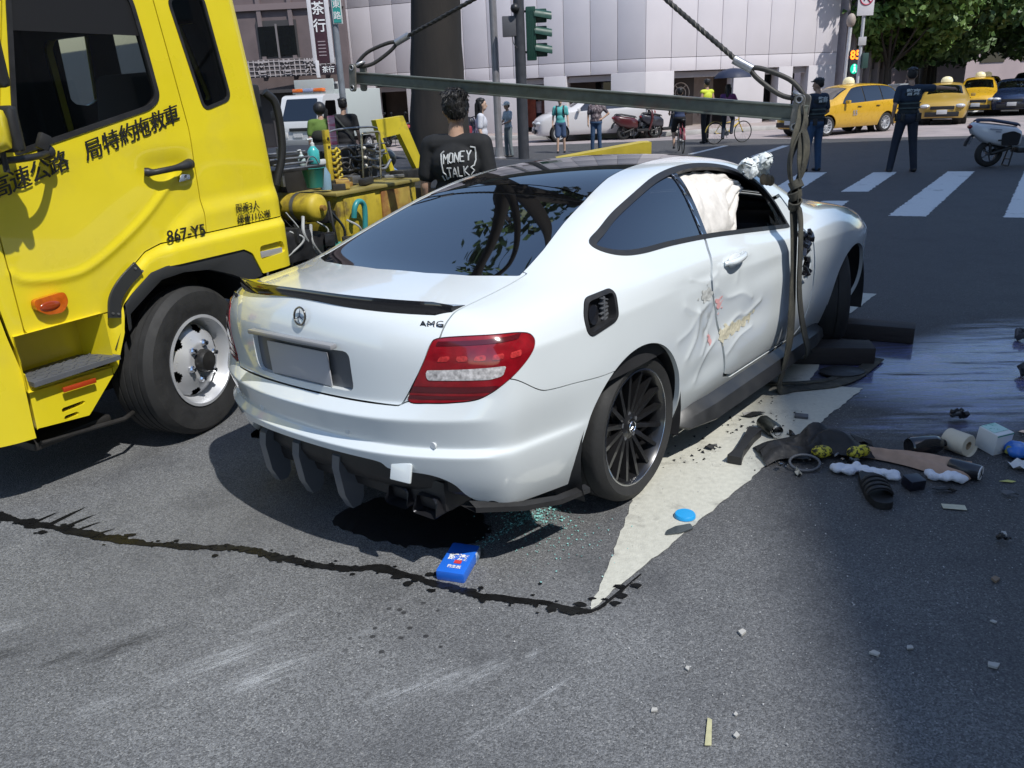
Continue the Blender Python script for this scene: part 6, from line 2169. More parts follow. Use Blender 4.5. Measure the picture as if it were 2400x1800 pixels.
# ------------------------------------------------------------------ spreader beam, wire slings, lifting straps
M_GREENBEAM = mat("chipped_green_paint", (.115, .128, .108), rough=.55, col2=(.16, .105, .09), cscale=2.6, cthr=(.56, .70), var=.25, vscale=18)
M_GALV = mat("galvanised_steel", (.42, .42, .43), rough=.4, metal=.7, var=.2, vscale=25)
M_ROPE = mat("steel_wire_rope", (.05, .047, .043), rough=.55, metal=.3, var=.35, vscale=60)
M_STRAP = mat("olive_webbing", (.045, .044, .036), rough=.85, var=.3, vscale=22, bump=.5, bscale=220, col2=(.085, .080, .060), cscale=9)
M_TIMBER = mat("oily_timber", (.018, .014, .014), rough=.7, var=.4, vscale=9, aniso=(.2, 1, 1), bump=.4, bscale=30)
def build_rigging():
    A, B = V3((-1.032, 6.2, 1.865)), V3((1.60, 4.392, 1.545))
    d = unit(B - A)
    up = unit(np.array([0, 0, 1]) - d * d[2])
    sd = np.cross(d, up)
    R = np.stack([d, sd, up], 1)
    bm = thing('spreader_beam', 'long green steel lifting beam hung across above the white coupe', 'lifting beam', tuple(A))
    inv = lambda p: V3(p) - A
    L = np.linalg.norm(B - A)
    web = MB().box(d * L / 2, (L, .060, .066), R, bev=.006)
    web.build('box_section', M_GREENBEAM, bm, 30)
    for s in (-1, 1):
        MB().box(d * L / 2 + up * .036 * s, (L, .080, .010), R, bev=.002).build('flange', M_GREENBEAM, bm, 30)
    # end lugs with two eyes
    for e, t in ((0.0, .03), (L, -.03)):
        for s in (-1, 1):
            lg = MB()
            outer = round_poly([(-.028, -.090), (.028, -.090), (.028, .095), (-.028, .095)], .027, 5)
            c_ = d * (e + t) + sd * s * .047
            lg.prism(outer, c_, d, up, .016 * s)
            lo = lg.build('end_lug', mat("lug_steel", (.20, .19, .17), .5, metal=.4, var=.3, vscale=20), bm, 30)
            for q in (-.064, .070):
                a = np.arange(16) * 2 * pi / 16
                MB().tube(np.array([c_ + sd * s * .017 + d * .016 * cos(t_) + up * (q + .016 * sin(t_)) for t_ in a]), .005, 6, closed=True).build('eye_ring', M_GALV, lo, 60)
                MB().cyl(c_ + sd * s * .0165 + up * q, c_ + sd * s * .018 + up * q, .013, n=14).build('eye_hole', M_GREASE, lo, 30)
    hook = V3((.576, 5.35, 2.60))
    def sling(name, p0, pf, label):
        """thimble eye + ferrule + single rope to the hook"""
        t = thing(name, label, 'wire sling', tuple(p0))
        u = unit(pf - p0)
        side = unit(np.cross(u, (0, 0, 1)))
        nz = np.cross(side, u)
        Lp = np.linalg.norm(pf - p0)
        lp = spline([pf - p0 - u * .03, u * Lp * .72 + nz * .026, u * Lp * .35 + nz * .042, u * .05 + nz * .030, u * -.005, u * .05 - nz * .030, u * Lp * .35 - nz * .042, u * Lp * .72 - nz * .026, pf - p0 - u * .03], 6)
        MB().tube(lp, .013, 9).build('eye_loop', M_ROPE, t, 60)
        MB().tube([pf - p0 - u * .05, pf - p0 + u * .06], .0235, 14).build('ferrule', M_GALV, t, 40)
        hp = hook - p0
        mid = (pf - p0 + hp) / 2 + np.array([0, 0, -.012])
        q = spline([pf - p0 + u * .03, mid, hp], 10)
        MB().tube(q, .0125, 9).build('rope', M_ROPE, t, 60)
        # twisted strands on the rope surface
        T = unit(hp - (pf - p0))
        F_ = frame_z(T)
        st = MB()
        n = 160
        for k in range(3):
            P = []
            for i in range(n + 1):
                w = i / n
                c_ = np.array([np.interp(w, np.linspace(0, 1, len(q)), q[:, j]) for j in range(3)])
                an = w * 70 + k * 2 * pi / 3
                P.append(c_ + F_[:, 0] * cos(an) * .0095 + F_[:, 1] * sin(an) * .0095)
            st.tube(P, .0055, 5, cap=False)
        so = st.build('rope_strands', M_ROPE, t, 60)
        so['kind'] = 'stuff'
        # shackle through the lug
        sk = MB()
        a = np.linspace(0, pi, 13)
        sk.tube([side * .034 * cos(x) + u * (.05 * sin(x)) for x in a], .011, 8)
        sk.cyl(side * .055, -side * .055, .012, n=10)
        sk.build('shackle', M_GALV, t, 50)
        return t
    sling('wire_sling', A + d * .03 + up * .085, V3((-.665, 6.12, 2.100)), 'wire rope sling running up from the far end of the green beam')
    sling('wire_sling', B - d * .03 + up * .08, V3((1.300, 4.53, 1.800)), 'wire rope sling shackled to the beam end above the coupe mirror')
    hk = thing('crane_hook', 'crane hook block above the picture holding both wire slings', 'hook', tuple(hook))
    hk_ = MB()
    a = np.linspace(-.4, 4.0, 16)
    hk_.tube([(0.06 * cos(x), 0, .02 + .06 * sin(x)) for x in a], .022, 9)
    hk_.box((0, 0, .20), (.16, .12, .22), bev=.03)
    hk_.build('hook_body', M_YEL, hk, 50)
    MB().tube([(0, 0, .28), (0, 0, 9.0)], .012, 8).build('hoist_rope', M_ROPE, hk, 60)

    # ---- webbing straps under the coupe
    f = unit((.634, .773, 0))          # coupe forward
    r = unit((.773, -.634, 0))         # coupe right
    s1 = thing('lifting_strap', 'olive webbing strap hanging from the beam end and lying in a loop on the road', 'strap', (1.53, 4.27, 0))
    o = V3((1.53, 4.27, 0))
    P = np.array([(1.572, 4.372, 1.575), (1.560, 4.33, 1.50), (1.512, 4.285, 1.40), (1.500, 4.275, 1.30), (1.514, 4.268, 1.18), (1.532, 4.262, 1.02), (1.545, 4.262, .85), (1.552, 4.262, .70), (1.560, 4.262, .50), (1.562, 4.268, .33),
                  (1.548, 4.275, .20), (1.540, 4.300, .10), (1.560, 4.34, .035), (1.63, 4.38, .012), (1.76, 4.40, .010), (1.90, 4.43, .010), (2.06, 4.53, .012), (2.20, 4.68, .012), (2.35, 4.85, .014)])
    Q = spline(P, 6)
    w = len(Q)
    ups = []
    for i in range(w):
        t = i / w
        if t < .60:
            a_ = .35 * sin(t * 26) if t < .25 else .06 * sin(t * 30)
            v = f * cos(a_) + r * sin(a_)
        elif t < .72:
            q = (t - .60) / .12
            v = f * (1 - q) + np.array([0, 0, 0]) + unit((.2, 1, 0)) * q
        else:
            v = unit((-.45, .9, 0))
        ups.append(v)
    MB().tube(Q - o, 0, flat=(.085, .009, ups[0], ups)).build('webbing', M_STRAP, s1, 40)
    P2 = np.array([(1.572, 4.372, 1.575), (1.575, 4.33, 1.48), (1.560, 4.275, 1.38), (1.552, 4.262, 1.26), (1.535, 4.255, 1.15), (1.565, 4.255, 1.02), (1.580, 4.262, .85), (1.598, 4.285, .65), (1.640, 4.335, .48), (1.690, 4.385, .34), (1.735, 4.43, .225), (1.735, 4.50, .165), (1.62, 4.62, .155), (1.40, 4.80, .16)])
    s2 = thing('lifting_strap', 'olive webbing strap passing under the sill of the white coupe', 'strap', tuple(o))
    Q2 = spline(P2, 6)
    ups2 = []
    for i in range(len(Q2)):
        t = i / len(Q2)
        a_ = .5 * sin(t * 22 + 1.2) if t < .35 else .1
        ups2.append(f * cos(a_) - r * sin(a_))
    MB().tube(Q2 - o, 0, flat=(.080, .009, ups2[0], ups2)).build('webbing', M_STRAP, s2, 40)
    # choker knot where both meet
    kn = MB()
    for k in range(3):
        c_ = np.array((1.527, 4.255, 1.20 - .05 * k)) - o
        a = np.arange(20) * 2 * pi / 20
        kn.tube([c_ + f * .040 * cos(x) + r * .026 * sin(x) + np.array([0, 0, .014 * sin(x + k)]) for x in a], 0, closed=True, flat=(.045, .009, (0, 0, 1)))
    kn.build('choker_knot', M_STRAP, s1, 40)
    # eye of the strap drawn tight below the beam
    ey = spline([(1.545, 4.300, 1.46), (1.492, 4.27, 1.36), (1.490, 4.262, 1.26), (1.520, 4.258, 1.19), (1.548, 4.262, 1.28), (1.556, 4.275, 1.38)], 6, True) - o
    MB().tube(ey, 0, closed=True, flat=(.040, .010, f)).build('strap_eye', M_STRAP, s1, 40)
    # strap end lying across the arrow
    s3 = thing('lifting_strap', 'slack end of a webbing strap lying flat on the white arrow', 'strap', (1.45, 4.48, 0))
    o3 = V3((1.45, 4.48, 0))
    Q3 = spline([(1.20, 4.62, .012), (1.33, 4.545, .012), (1.46, 4.490, .013), (1.60, 4.458, .020), (1.74, 4.452, .022), (1.90, 4.50, .014), (2.04, 4.60, .013)], 8) - o3
    MB().tube(Q3, 0, flat=(.040, .008, unit((.35, 1, 0)))).build('webbing', M_STRAP, s3, 40)
    MB().ell((2.03 - 1.45, 4.62 - 4.48, .02), (.14, .10, .018), 14, 7).build('strap_sleeve', M_BLACKPL, s3, 40)
    cl = lambda x, y, z: V3((-.132, 3.639, 0)) + f * x + r * y + np.array([0, 0, z])
    # ---- timbers
    def timber(c, ang, L, w_, h, label):
        t = MB().box((0, 0, h / 2 + .003), (L, w_, h), None, bev=.008)
        ob = t.build('timber_block', M_TIMBER, None, 30)
        ob.location = (c[0], c[1], 0)
        ob.rotation_euler = (0, 0, ang)
        return tag(ob, label, 'timber', 'timbers by the coupe wheel')
    timber((1.98, 4.90), -.20, .66, .19, .115, 'dark timber block lying under the coupe sill behind the strap')
    timber((2.50, 5.34), -.48, .58, .16, .11, 'dark timber block lying ahead of the coupe front wheel')
    # ---- white artificial flowers on the mirror corner of the roof
    fw = thing('white_flowers', 'clump of white fluffy flowers on the coupe windscreen pillar', 'flowers', tuple(cl(1.55, .66, 1.27)))
    rg = random.Random(12)
    m_w = mat("white_petals", (.72, .76, .76), .8, var=.1)
    for k in range(9):
        x, y, z = rg.uniform(-.16, .14), rg.uniform(-.05, .05), rg.uniform(-.02, .05)
        c_ = f * x + r * y + np.array([0, 0, z - .16 * max(0, x)])
        bl = MB()
        for q in range(26):
            n_ = unit((rg.gauss(0, 1), rg.gauss(0, 1), rg.gauss(.4, 1)))
            F_ = frame_z(n_)
            rr = rg.uniform(.020, .034)
            p = c_ + n_ * rg.uniform(.014, .038)
            bl.add([p - F_[:, 0] * rr, p - F_[:, 1] * rr * .8 + n_ * .006, p + F_[:, 0] * rr, p + F_[:, 1] * rr * .8 + n_ * .006, p + n_ * .010], [(0, 1, 4), (1, 2, 4), (2, 3, 4), (3, 0, 4)])
        bl.build('blossom', m_w, fw, 0)
    for k in range(3):
        x = .02 + .05 * k
        c_ = f * x + r * .04 + np.array([0, 0, -.05 - .16 * x])
        MB().ell(c_, (.022, .022, .03), 10, 7).build('wilted_bud', mat("bud_brown", (.22, .17, .11), .8, var=.3), fw, 60)
build_rigging()

# ------------------------------------------------------------------ what was thrown on the road
def build_litter():
    rg = random.Random(31)
    def one(name, mb, m, loc, rz, label, cat, group=None, smooth=40, rot=None):
        o = mb.build(name, m, None, smooth)
        o.location = loc
        o.rotation_euler = rot if rot else (0, 0, rz)
        return tag(o, label, cat, group)
    # blue packet
    t = thing('blue_packet', 'crumpled blue and white paper packet lying on the trail of spilt liquid', 'packet', (-.235, 2.655, 0), 1.25)
    MB().box((0, 0, .028), (.185, .115, .046), rotm('Y', -.08), bev=.010).build('wrapper', mat("packet_blue", (.02, .15, .68), .35, coat=.4, var=.12), t, 40)
    MB().box((.062, 0, .0305), (.058, .117, .046), rotm('Y', -.08), bev=.009).build('pale_end', mat("packet_white", (.55, .60, .68), .4, col2=(.12, .2, .32), cscale=22, cthr=(.5, .6)), t, 40)
    place(text_mb("舒潔", .040, .001, .0004), (-.005, -.002, .0535), unit((0, -1, 0)), unit((1, 0, .08))).build('lettering', mat("letter_white", (.8, .8, .8), .5), t, 0)
    MB().box((-.030, -.01, .0505), (.018, .028, .003), rotm('Y', -.08)).build('red_mark', mat("red_mark", (.6, .05, .05), .5), t, 0)
    place(text_mb("衛生紙", .018, .0004, .0003), (-.062, -.006, .0490), unit((0, -1, 0)), unit((1, 0, .08))).build('lettering', mat("letter_white", (.8, .8, .8), .5), t, 0)
    # grip-shaped black piece
    b = MB()
    b.prism(round_poly([(-.195, -.036), (-.17, -.030), (-.10, -.020), (.08, -.022), (.19, -.036), (.20, .034), (.08, .026), (-.10, .022), (-.17, .032), (-.195, .038)], .012, 3), (0, 0, .006), (1, 0, 0), (0, 1, 0), .040)
    o = one('broken_trim', b, M_BLACKPL, (1.14, 3.605, 0), 1.03, 'black waisted plastic trim piece lying on the white arrow', 'trim piece')
    bt = thing('spray_can', 'short dark cylindrical can with silver end lying on the arrow', 'can', (1.32, 3.77, .040), .0, rot=(0, 0, -1.35))
    MB().lathe([(.0, -.085), (.036, -.083), (.039, -.075), (.039, .035), (.033, .045), (.030, .062), (.020, .066), (.0, .066)], axis=(1, 0, 0), n=22).build('can_body', mat("can_dark", (.05, .055, .05), .3, metal=.5), bt, 40)
    MB().lathe([(.0315, .046), (.0325, .052), (.0315, .064), (.0, .0685)], axis=(1, 0, 0), n=20).build('can_end', M_CHROME, bt, 40)
    one('bottle_cap', MB().lathe([(.0, .016), (.040, .015), (.044, .010), (.045, .0)], (0, 0, .006), (0, 0, 1), 26), mat("cap_blue", (.02, .32, .68), .35), (.702, 2.966, 0), 0, 'flat bright blue plastic cap lying on the arrow', 'cap')
    b = MB()
    b.prism(round_poly([(-.07, -.02), (-.01, -.032), (.06, -.018), (.065, .018), (.0, .022), (-.05, .006)], .008), (0, 0, .005), (1, 0, 0), (0, 1, 0), .006)
    one('dark_shard', b, mat("smoked_shard", (.05, .06, .065), .25, coat=.5), (.652, 2.862, 0), .3, 'dark smoked plastic shard beside the blue cap', 'shard')
    b = MB().box((0, 0, .012), (.07, .04, .018), rotm('X', .1), bev=.006)
    one('trim_clip', b, M_GREYPL, (1.549, 3.968, 0), -.4, 'small grey plastic clip lying high on the white arrow', 'clip')
    # torn bag
    bg_ = thing('torn_bag', 'torn black bag with yellow mesh lying where the arrow edge meets the asphalt', 'bag', (1.45, 3.49, 0), 0.0)
    G = []
    for i in range(22):
        u = i / 21
        row = []
        for k in range(12):
            v = k / 11
            x = -.27 + .56 * u
            y = -.10 + .22 * v + .05 * sin(u * 3)
            env = sin(pi * min(max(u, .02), .98)) ** .6 * sin(pi * min(max(v, .03), .97)) ** .5
            z = .006 + env * (.080 + .040 * sin(9 * u + 4 * v) + .024 * sin(17 * v - 8 * u)) * (1.25 - .5 * u)
            row.append((x, y + .02 * sin(14 * u), z))
        G.append(row)
    mb_ = MB().sheet(G)
    mb_.f = [list(reversed(f)) for f in mb_.f]
    mb_.build('bag_cloth', mat("bag_black", (.012, .012, .013), .6, var=.4, vscale=30, bump=.4), bg_, 70)
    for k, (x, y, s) in enumerate(((.0, -.06, .05), (.15, -.085, .042), (.19, -.07, .035))):
        m_ = MB()
        m_.ell((x, y, .055), (s, s * .7, .03), 14, 8)
        m_.build('yellow_mesh', mat("yellow_mesh", (.55, .48, .04), .6, col2=(.02, .02, .01), cscale=60, cthr=(.48, .52)), bg_, 60)
    a = np.arange(20) * 2 * pi / 20
    MB().tube(np.stack([-.10 + .07 * np.cos(a), -.12 + .045 * np.sin(a), .03 + .02 * np.sin(a)], 1), .007, 7, closed=True).build('bag_ring', M_GREYPL, bg_, 60)
    for k in range(10):
        x, y = rg.uniform(-.22, .25), rg.uniform(-.15, .02)
        MB().box((x, y, .035), (rg.uniform(.02, .06), rg.uniform(.008, .02), .012), np.array(Matrix.Rotation(rg.uniform(0, 6), 3, (rg.random(), rg.random(), 1))), bev=.003).build('bag_fitting', (M_BLACKGLOSS, M_GREYPL, M_STEEL)[k % 3], bg_, 30)
    # beige cloth
    ct = MB()
    G = []
    for i in range(30):
        u = i / 29
        w_ = np.interp(u, [0, .25, .5, .75, .9, 1], [.03, .045, .065, .10, .11, .05])
        cx, cy = -.20 + .42 * u, .115 - .23 * u + .02 * sin(5 * u)
        row = []
        for k in range(12):
            v = k / 11 * 2 - 1
            z = .010 + (1 - v * v) * (.030 + .02 * u) + .010 * sin(7 * v + 9 * u) * (1 - v * v)
            row.append((cx + .25 * w_ * v, cy + w_ * v, z))
        G.append(row)
    ct.sheet(G)
    o = one('beige_cloth', ct, mat("beige_fabric", (.42, .28, .20), .9, var=.15, vscale=20), (1.83, 3.37, 0), 0, 'crumpled beige cloth stretched out from the torn bag', 'cloth', smooth=80)
    tag(o)
    # stuffing
    for k, (x, y, L, a_, lb) in enumerate(((1.535, 3.30, .085, -.15, 'white stuffing tuft beside the torn bag'), (1.645, 3.235, .085, -.5, 'white stuffing tuft above the black slipper'), (1.915, 3.185, .080, -.35, 'white stuffing tuft beside the black can'))):
        m_ = MB()
        for q in range(16):
            u = rg.uniform(-1, 1)
            m_.ell((u * L, rg.uniform(-.022, .022), .022 + rg.uniform(-.004, .012)), (rg.uniform(.016, .032), rg.uniform(.014, .026), rg.uniform(.014, .022)), 9, 6)
        m_ = one('stuffing_tuft', m_, mat("stuffing", (.72, .74, .80), .95, var=.08, bump=.6, bscale=60), (x, y, 0), a_, lb, 'stuffing', 'tufts of white stuffing', smooth=180)
        rm = m_.modifiers.new("join", 'REMESH')
        rm.mode = 'VOXEL'
        rm.voxel_size = .006
        rm.use_smooth_shade = True
    # slipper
    sl = thing('slipper', 'black ribbed slipper lying on the asphalt', 'slipper', (1.560, 3.10, 0), -1.75)
    MB().prism(round_poly([(-.15, -.036), (-.06, -.046), (.06, -.052), (.14, -.034), (.155, .0), (.14, .040), (.06, .055), (-.06, .044), (-.15, .036), (-.165, 0)], .03, 4), (0, 0, .004), (1, 0, 0), (0, 1, 0), .030).build('sole', mat("slipper_black", (.012, .012, .012), .6), sl, 40)
    S_ = []
    for i in range(9):
        u = i / 8
        S_.append([(-.03 + .12 * u, -.052 * cos(q) , .03 + .048 * sin(q) * (1 - .25 * u)) for q in np.linspace(0, pi, 11)])
    MB().sheet(S_).build('upper_strap', mat("slipper_black", (.012, .012, .012), .6), sl, 60)
    for k in range(4):
        x = -.02 + .032 * k
        MB().tube([(x, -.053 * cos(q), .032 + .049 * sin(q) * (1 - .25 * k / 4)) for q in np.linspace(.15, pi - .15, 10)], .006, 6).build('strap_rib', M_BLACKPL, sl, 60)
    one('small_box', MB().box((0, 0, .028), (.075, .065, .05), rotm('X', .12), bev=.005), mat("navy_box", (.012, .013, .022), .35), (1.745, 3.135, 0), .2, 'small dark navy box on the asphalt beside the stuffing', 'box')
    # paper roll
    pr = thing('paper_roll', 'cream paper roll lying on its side beside the white carton', 'paper roll', (2.12, 3.475, .052), rot=(0, 0, -1.10))
    MB().lathe([(.021, -.055), (.050, -.055), (.0525, -.05), (.0525, .05), (.050, .055), (.021, .055)], axis=(1, 0, 0), n=30, closed=True).build('paper', mat("roll_paper", (.62, .56, .44), .9, var=.06), pr, 40)
    MB().lathe([(.0205, -.054), (.0205, .054), (.0185, .054), (.0185, -.054)], axis=(1, 0, 0), n=24, closed=True).build('core', mat("card_core", (.36, .27, .17), .9), pr, 40)
    MB().sheet([[(x, .05 * cos(q) + .0, .05 * sin(q) - .001) for q in np.linspace(-1.9, -.2, 8)] for x in (-.055, .07)]).build('loose_sheet', mat("roll_paper", (.62, .56, .44), .9), pr, 60)
    # carton
    ct = thing('milk_carton', 'white paper carton with a green printed panel standing on the asphalt', 'carton', (2.292, 3.475, 0), .35)
    MB().box((0, 0, .058), (.105, .105, .108), rotm('X', .10), bev=.005).build('carton_body', mat("carton_white", (.68, .69, .68), .6), ct, 30)
    MB().box((0, .006, .1145), (.090, .075, .003), rotm('X', .10), bev=.001).build('printed_panel', mat("panel_mint", (.45, .66, .60), .5, col2=(.12, .40, .30), cscale=40, cthr=(.55, .60)), ct, 30)
    MB().box((0, -.0565, .10), (.104, .002, .006), rotm('X', .10)).build('carton_stripe', mat("stripe_green", (.05, .30, .22), .5), ct, 0)
    # can
    cn = thing('drink_can', 'black cylindrical can with white end lying beside the beige cloth', 'can', (2.02, 3.22, .036), rot=(0, 0, -.82))
    MB().lathe([(.0, -.07), (.030, -.07), (.035, -.062), (.035, .055), (.033, .060)], axis=(1, 0, 0), n=26).build('can_body', mat("can_black", (.015, .015, .018), .3, coat=.5), cn, 40)
    MB().lathe([(.033, .060), (.031, .064), (.0, .063)], axis=(1, 0, 0), n=26).build('can_end', mat("can_white", (.66, .66, .66), .4), cn, 40)
    place(text_mb("人", .040, .001, .0004), (.0652, 0, -.004), (0, 1, 0), (0, 0, 1)).build('can_mark', M_INK, cn, 0)
    db = MB().lathe([(.0, -.09), (.040, -.09), (.045, -.08), (.045, .04), (.035, .07), (.018, .085), (.018, .11), (.0, .11)], axis=(1, 0, 0), n=22)
    o = one('dark_bottle', db, mat("bottle_dark", (.010, .010, .012), .15, coat=.6), (1.965, 3.47, .046), .1, 'dark glossy bottle lying behind the beige cloth', 'bottle', rot=(0, 0, .15))
    bl = MB()
    for q in range(8):
        bl.ell((rg.uniform(-.06, .06), rg.uniform(-.035, .035), .035), (.045, .035, .03), 10, 7)
    o = one('blue_pouch', bl, mat("pouch_blue", (.03, .16, .55), .4, coat=.3), (2.40, 3.40, 0), 0, 'shiny blue pouch lying beside the white carton', 'pouch', smooth=180)
    rm = o.modifiers.new("join", 'REMESH')
    rm.voxel_size = .008
    rm.use_smooth_shade = True
    one('yellow_wrapper', MB().box((0, 0, .03), (.06, .03, .04), rotm('Y', .4), bev=.008), mat("wrapper_olive", (.30, .30, .06), .5), (2.335, 3.395, 0), .3, 'olive yellow wrapper wedged between carton and blue pouch', 'wrapper')
    P = [(.075 * cos(t) * (1 + .15 * sin(3 * t)), .055 * sin(t) * (1 + .12 * cos(2 * t))) for t in np.linspace(0, 2 * pi, 18)[:-1]]
    pl = MB()
    n = len(P)
    pl.add([(x, y, .022 + .012 * sin(4 * k)) for k, (x, y) in enumerate(P)] + [(x * .5, y * .5, .010) for x, y in P] + [(0, 0, .008)], [(k, (k + 1) % n, n + (k + 1) % n, n + k) for k in range(n)] + [(n + k, n + (k + 1) % n, 2 * n) for k in range(n)])
    o = one('paper_dish', pl, mat("dish_white", (.66, .65, .62), .7), (2.33, 3.27, 0), 0, 'crushed white paper dish below the blue pouch', 'paper dish', smooth=30)
    for (pts, loc, rz, nm, lb, col) in (
            ([(-.045, -.022), (.045, -.020), (.044, .022), (-.046, .018)], (1.825, 2.945), -.30, 'cream_ticket', 'cream paper ticket lying alone on the asphalt', (.50, .48, .36)),
            ([(-.03, -.005), (.02, -.012), (.04, 0), (.01, .012)], (2.165, 3.15), -.2, 'yellow_leaf', 'small yellow leaf below the black can', (.55, .53, .16)),
            ([(-.012, -.05), (.006, -.048), (.012, .05), (.0, .056)], (.505, 1.765), -.2, 'dry_leaf_blade', 'dry pale leaf blade at the bottom of the road', (.45, .43, .25))):
        m_ = MB()
        m_.prism(pts, (0, 0, .005), (1, 0, 0), (0, 1, 0), .0016)
        one(nm, m_, mat(nm + "_mat", col, .8, var=.15, vscale=40), (loc[0], loc[1], 0), rz, lb, 'paper' if 'ticket' in nm else 'leaf', smooth=0)
    # dark lumps
    for k, (x, y, s, lb) in enumerate(((2.335, 3.85, .055, 'black broken plastic lump on the wet streaks'), (3.05, 4.45, .085, 'large dark broken lump at the edge of the wet patch'), (3.45, 5.13, .08, 'grey broken lump beyond the wet patch'), (1.862, 2.665, .030, 'small round black lump on the asphalt below the ticket'))):
        m_ = MB()
        for q in range(9):
            m_.box((rg.uniform(-.6, .6) * s, rg.uniform(-.5, .5) * s, .3 * s + rg.uniform(0, .35) * s), (s * rg.uniform(.3, .9), s * rg.uniform(.2, .7), s * rg.uniform(.2, .5)), np.array(Matrix.Rotation(rg.uniform(0, 6), 3, (rg.random(), rg.random(), rg.random() + .1))), bev=s * .06)
        ob = m_.build('broken_plastic', mat("broken_grey", (.07, .07, .075), .4) if k == 2 else M_BLACKPL, None, 30)
        ob.location = (x, y, .01)
        tag(ob, lb, 'broken plastic', 'broken plastic lumps')
    # jagged black trim fragments
    for k, (x, y, s, lb) in enumerate(((1.30, 4.02, .05, 'curved black trim fragment high on the arrow'), (.98, 3.62, .035, 'black trim fragment beside the coupe rear wheel'), (1.42, 3.74, .028, 'thin black fragment on the arrow near the can'), (1.72, 3.62, .05, 'black trim fragment behind the torn bag'), (2.06, 3.60, .045, 'black trim fragment behind the paper roll'), (1.86, 3.08, .035, 'black fragment below the stuffing and can'), (2.10, 3.02, .03, 'grey fragment near the yellow leaf'), (2.55, 3.62, .05, 'dark fragment beyond the white carton'), (1.30, 3.30, .035, 'pale fragment at the arrow edge below the bag'))):
        pts = []
        for q in range(9):
            a = 2 * pi * q / 9
            pts.append((s * cos(a) * rg.uniform(.5, 1.6), s * sin(a) * rg.uniform(.25, .7)))
        m_ = MB()
        n = len(pts)
        h = [rg.uniform(.006, .030) for q in pts]
        m_.add([(a, b, hh) for (a, b), hh in zip(pts, h)] + [(a, b, hh - .004) for (a, b), hh in zip(pts, h)] + [(0, 0, .030), (0, 0, .026)],
               [(q, (q + 1) % n, 2 * n) for q in range(n)] + [((q + 1) % n + n, q + n, 2 * n + 1) for q in range(n)] + [(q, q + n, (q + 1) % n + n, (q + 1) % n) for q in range(n)])
        ob = m_.build('trim_fragment', (M_BLACKPL, M_BLACKGLOSS, M_GREYPL)[0 if k < 6 else (2 if k in (6,) else 1)] if k != 8 else mat("fragment_pale", (.42, .40, .34), .6), None, 20)
        ob.location = (x, y, 0)
        ob.rotation_euler = (0, 0, rg.uniform(0, 6))
        tag(ob, lb, 'fragment', 'broken trim fragments')
    # small pale chips one can pick out
    for k, (x, y, s) in enumerate(((1.69, 2.42, .018), (.72, 2.19, .016), (.505, 2.03, .010), (1.10, 2.06, .016), (1.22, 2.08, .012), (1.43, 1.98, .018), (1.55, 2.19, .010), (.60, 1.83, .008), (.37, 1.86, .011), (.58, 1.75, .011), (-2.05, 1.62, .012), (1.90, 2.72, .014), (1.79, 2.17, .012))):
        m_ = MB()
        m_.prism(round_poly([(-s, -s * .5), (s * .8, -s * .6), (s, s * .4), (-s * .3, s * .7)], s * .15, 2), (0, 0, .004), (1, 0, 0), (0, 1, 0), s * .45)
        ob = m_.build('stone_chip', mat("chip_brown", (.22, .16, .11), .8) if k == 0 else mat("chip_pale", (.42, .41, .38), .8), None, 0)
        ob.location = (x, y, 0)
        ob.rotation_euler = (0, 0, rg.uniform(0, 6))
        tag(ob, 'brown stone chip alone on the dark asphalt' if k == 0 else 'small pale chip lying loose on the asphalt', 'chip', 'pale chips scattered on the road')
    # glass crumbs: uncountable
    gs = MB()
    def crumbs(cx, cy, sx, sy, n, s0, s1):
        for q in range(n):
            x, y = rg.gauss(cx, sx), rg.gauss(cy, sy)
            s = rg.uniform(s0, s1)
            a = rg.uniform(0, 6)
            P = [(x + s * cos(a + t), y + s * sin(a + t), .004 + (s * .8 if i else s * .2)) for i, t in enumerate((0, 2.1 + rg.uniform(-.3, .3), 4.2))]
            gs.add(P + [(x, y, .005)], [(0, 1, 2), (0, 3, 1), (1, 3, 2), (2, 3, 0)])
    crumbs(.06, 3.04, .08, .05, 320, .003, .008)
    crumbs(.14, 2.88, .12, .12, 260, .002, .005)
    for q in range(12):
        crumbs(-.16 + .02 * q, 2.80 + .022 * q, .015, .012, 16, .002, .006)
    ob = gs.build('glass_crumbs', mat("teal_glass_crumbs", (.25, .55, .52), .1, coat=1), None, 0)
    tag(ob, 'teal crumbs of broken glass under the rear bumper', 'glass crumbs', kind='stuff')
    gs = MB()
    crumbs(1.6, 3.6, .9, .7, 260, .002, .005)
    crumbs(.9, 2.3, .7, .35, 260, .0015, .004)
    crumbs(-.6, 2.1, .8, .25, 160, .0015, .0035)
    crumbs(1.25, 3.50, .10, .06, 60, .003, .006)
    ob = gs.build('road_grit', mat("grit_pale", (.42, .42, .41), .6), None, 0)
    tag(ob, 'fine pale grit and broken crumbs scattered over the road', 'grit', kind='stuff')
    gs = MB()
    crumbs(1.22, 3.85, .12, .12, 40, .004, .012)
    crumbs(1.35, 4.2, .14, .14, 30, .003, .008)
    crumbs(.85, 3.55, .10, .10, 25, .004, .012)
    ob = gs.build('black_grit', M_BLACKPL, None, 0)
    tag(ob, 'tiny black plastic crumbs scattered on the white arrow', 'grit', kind='stuff')
build_litter()
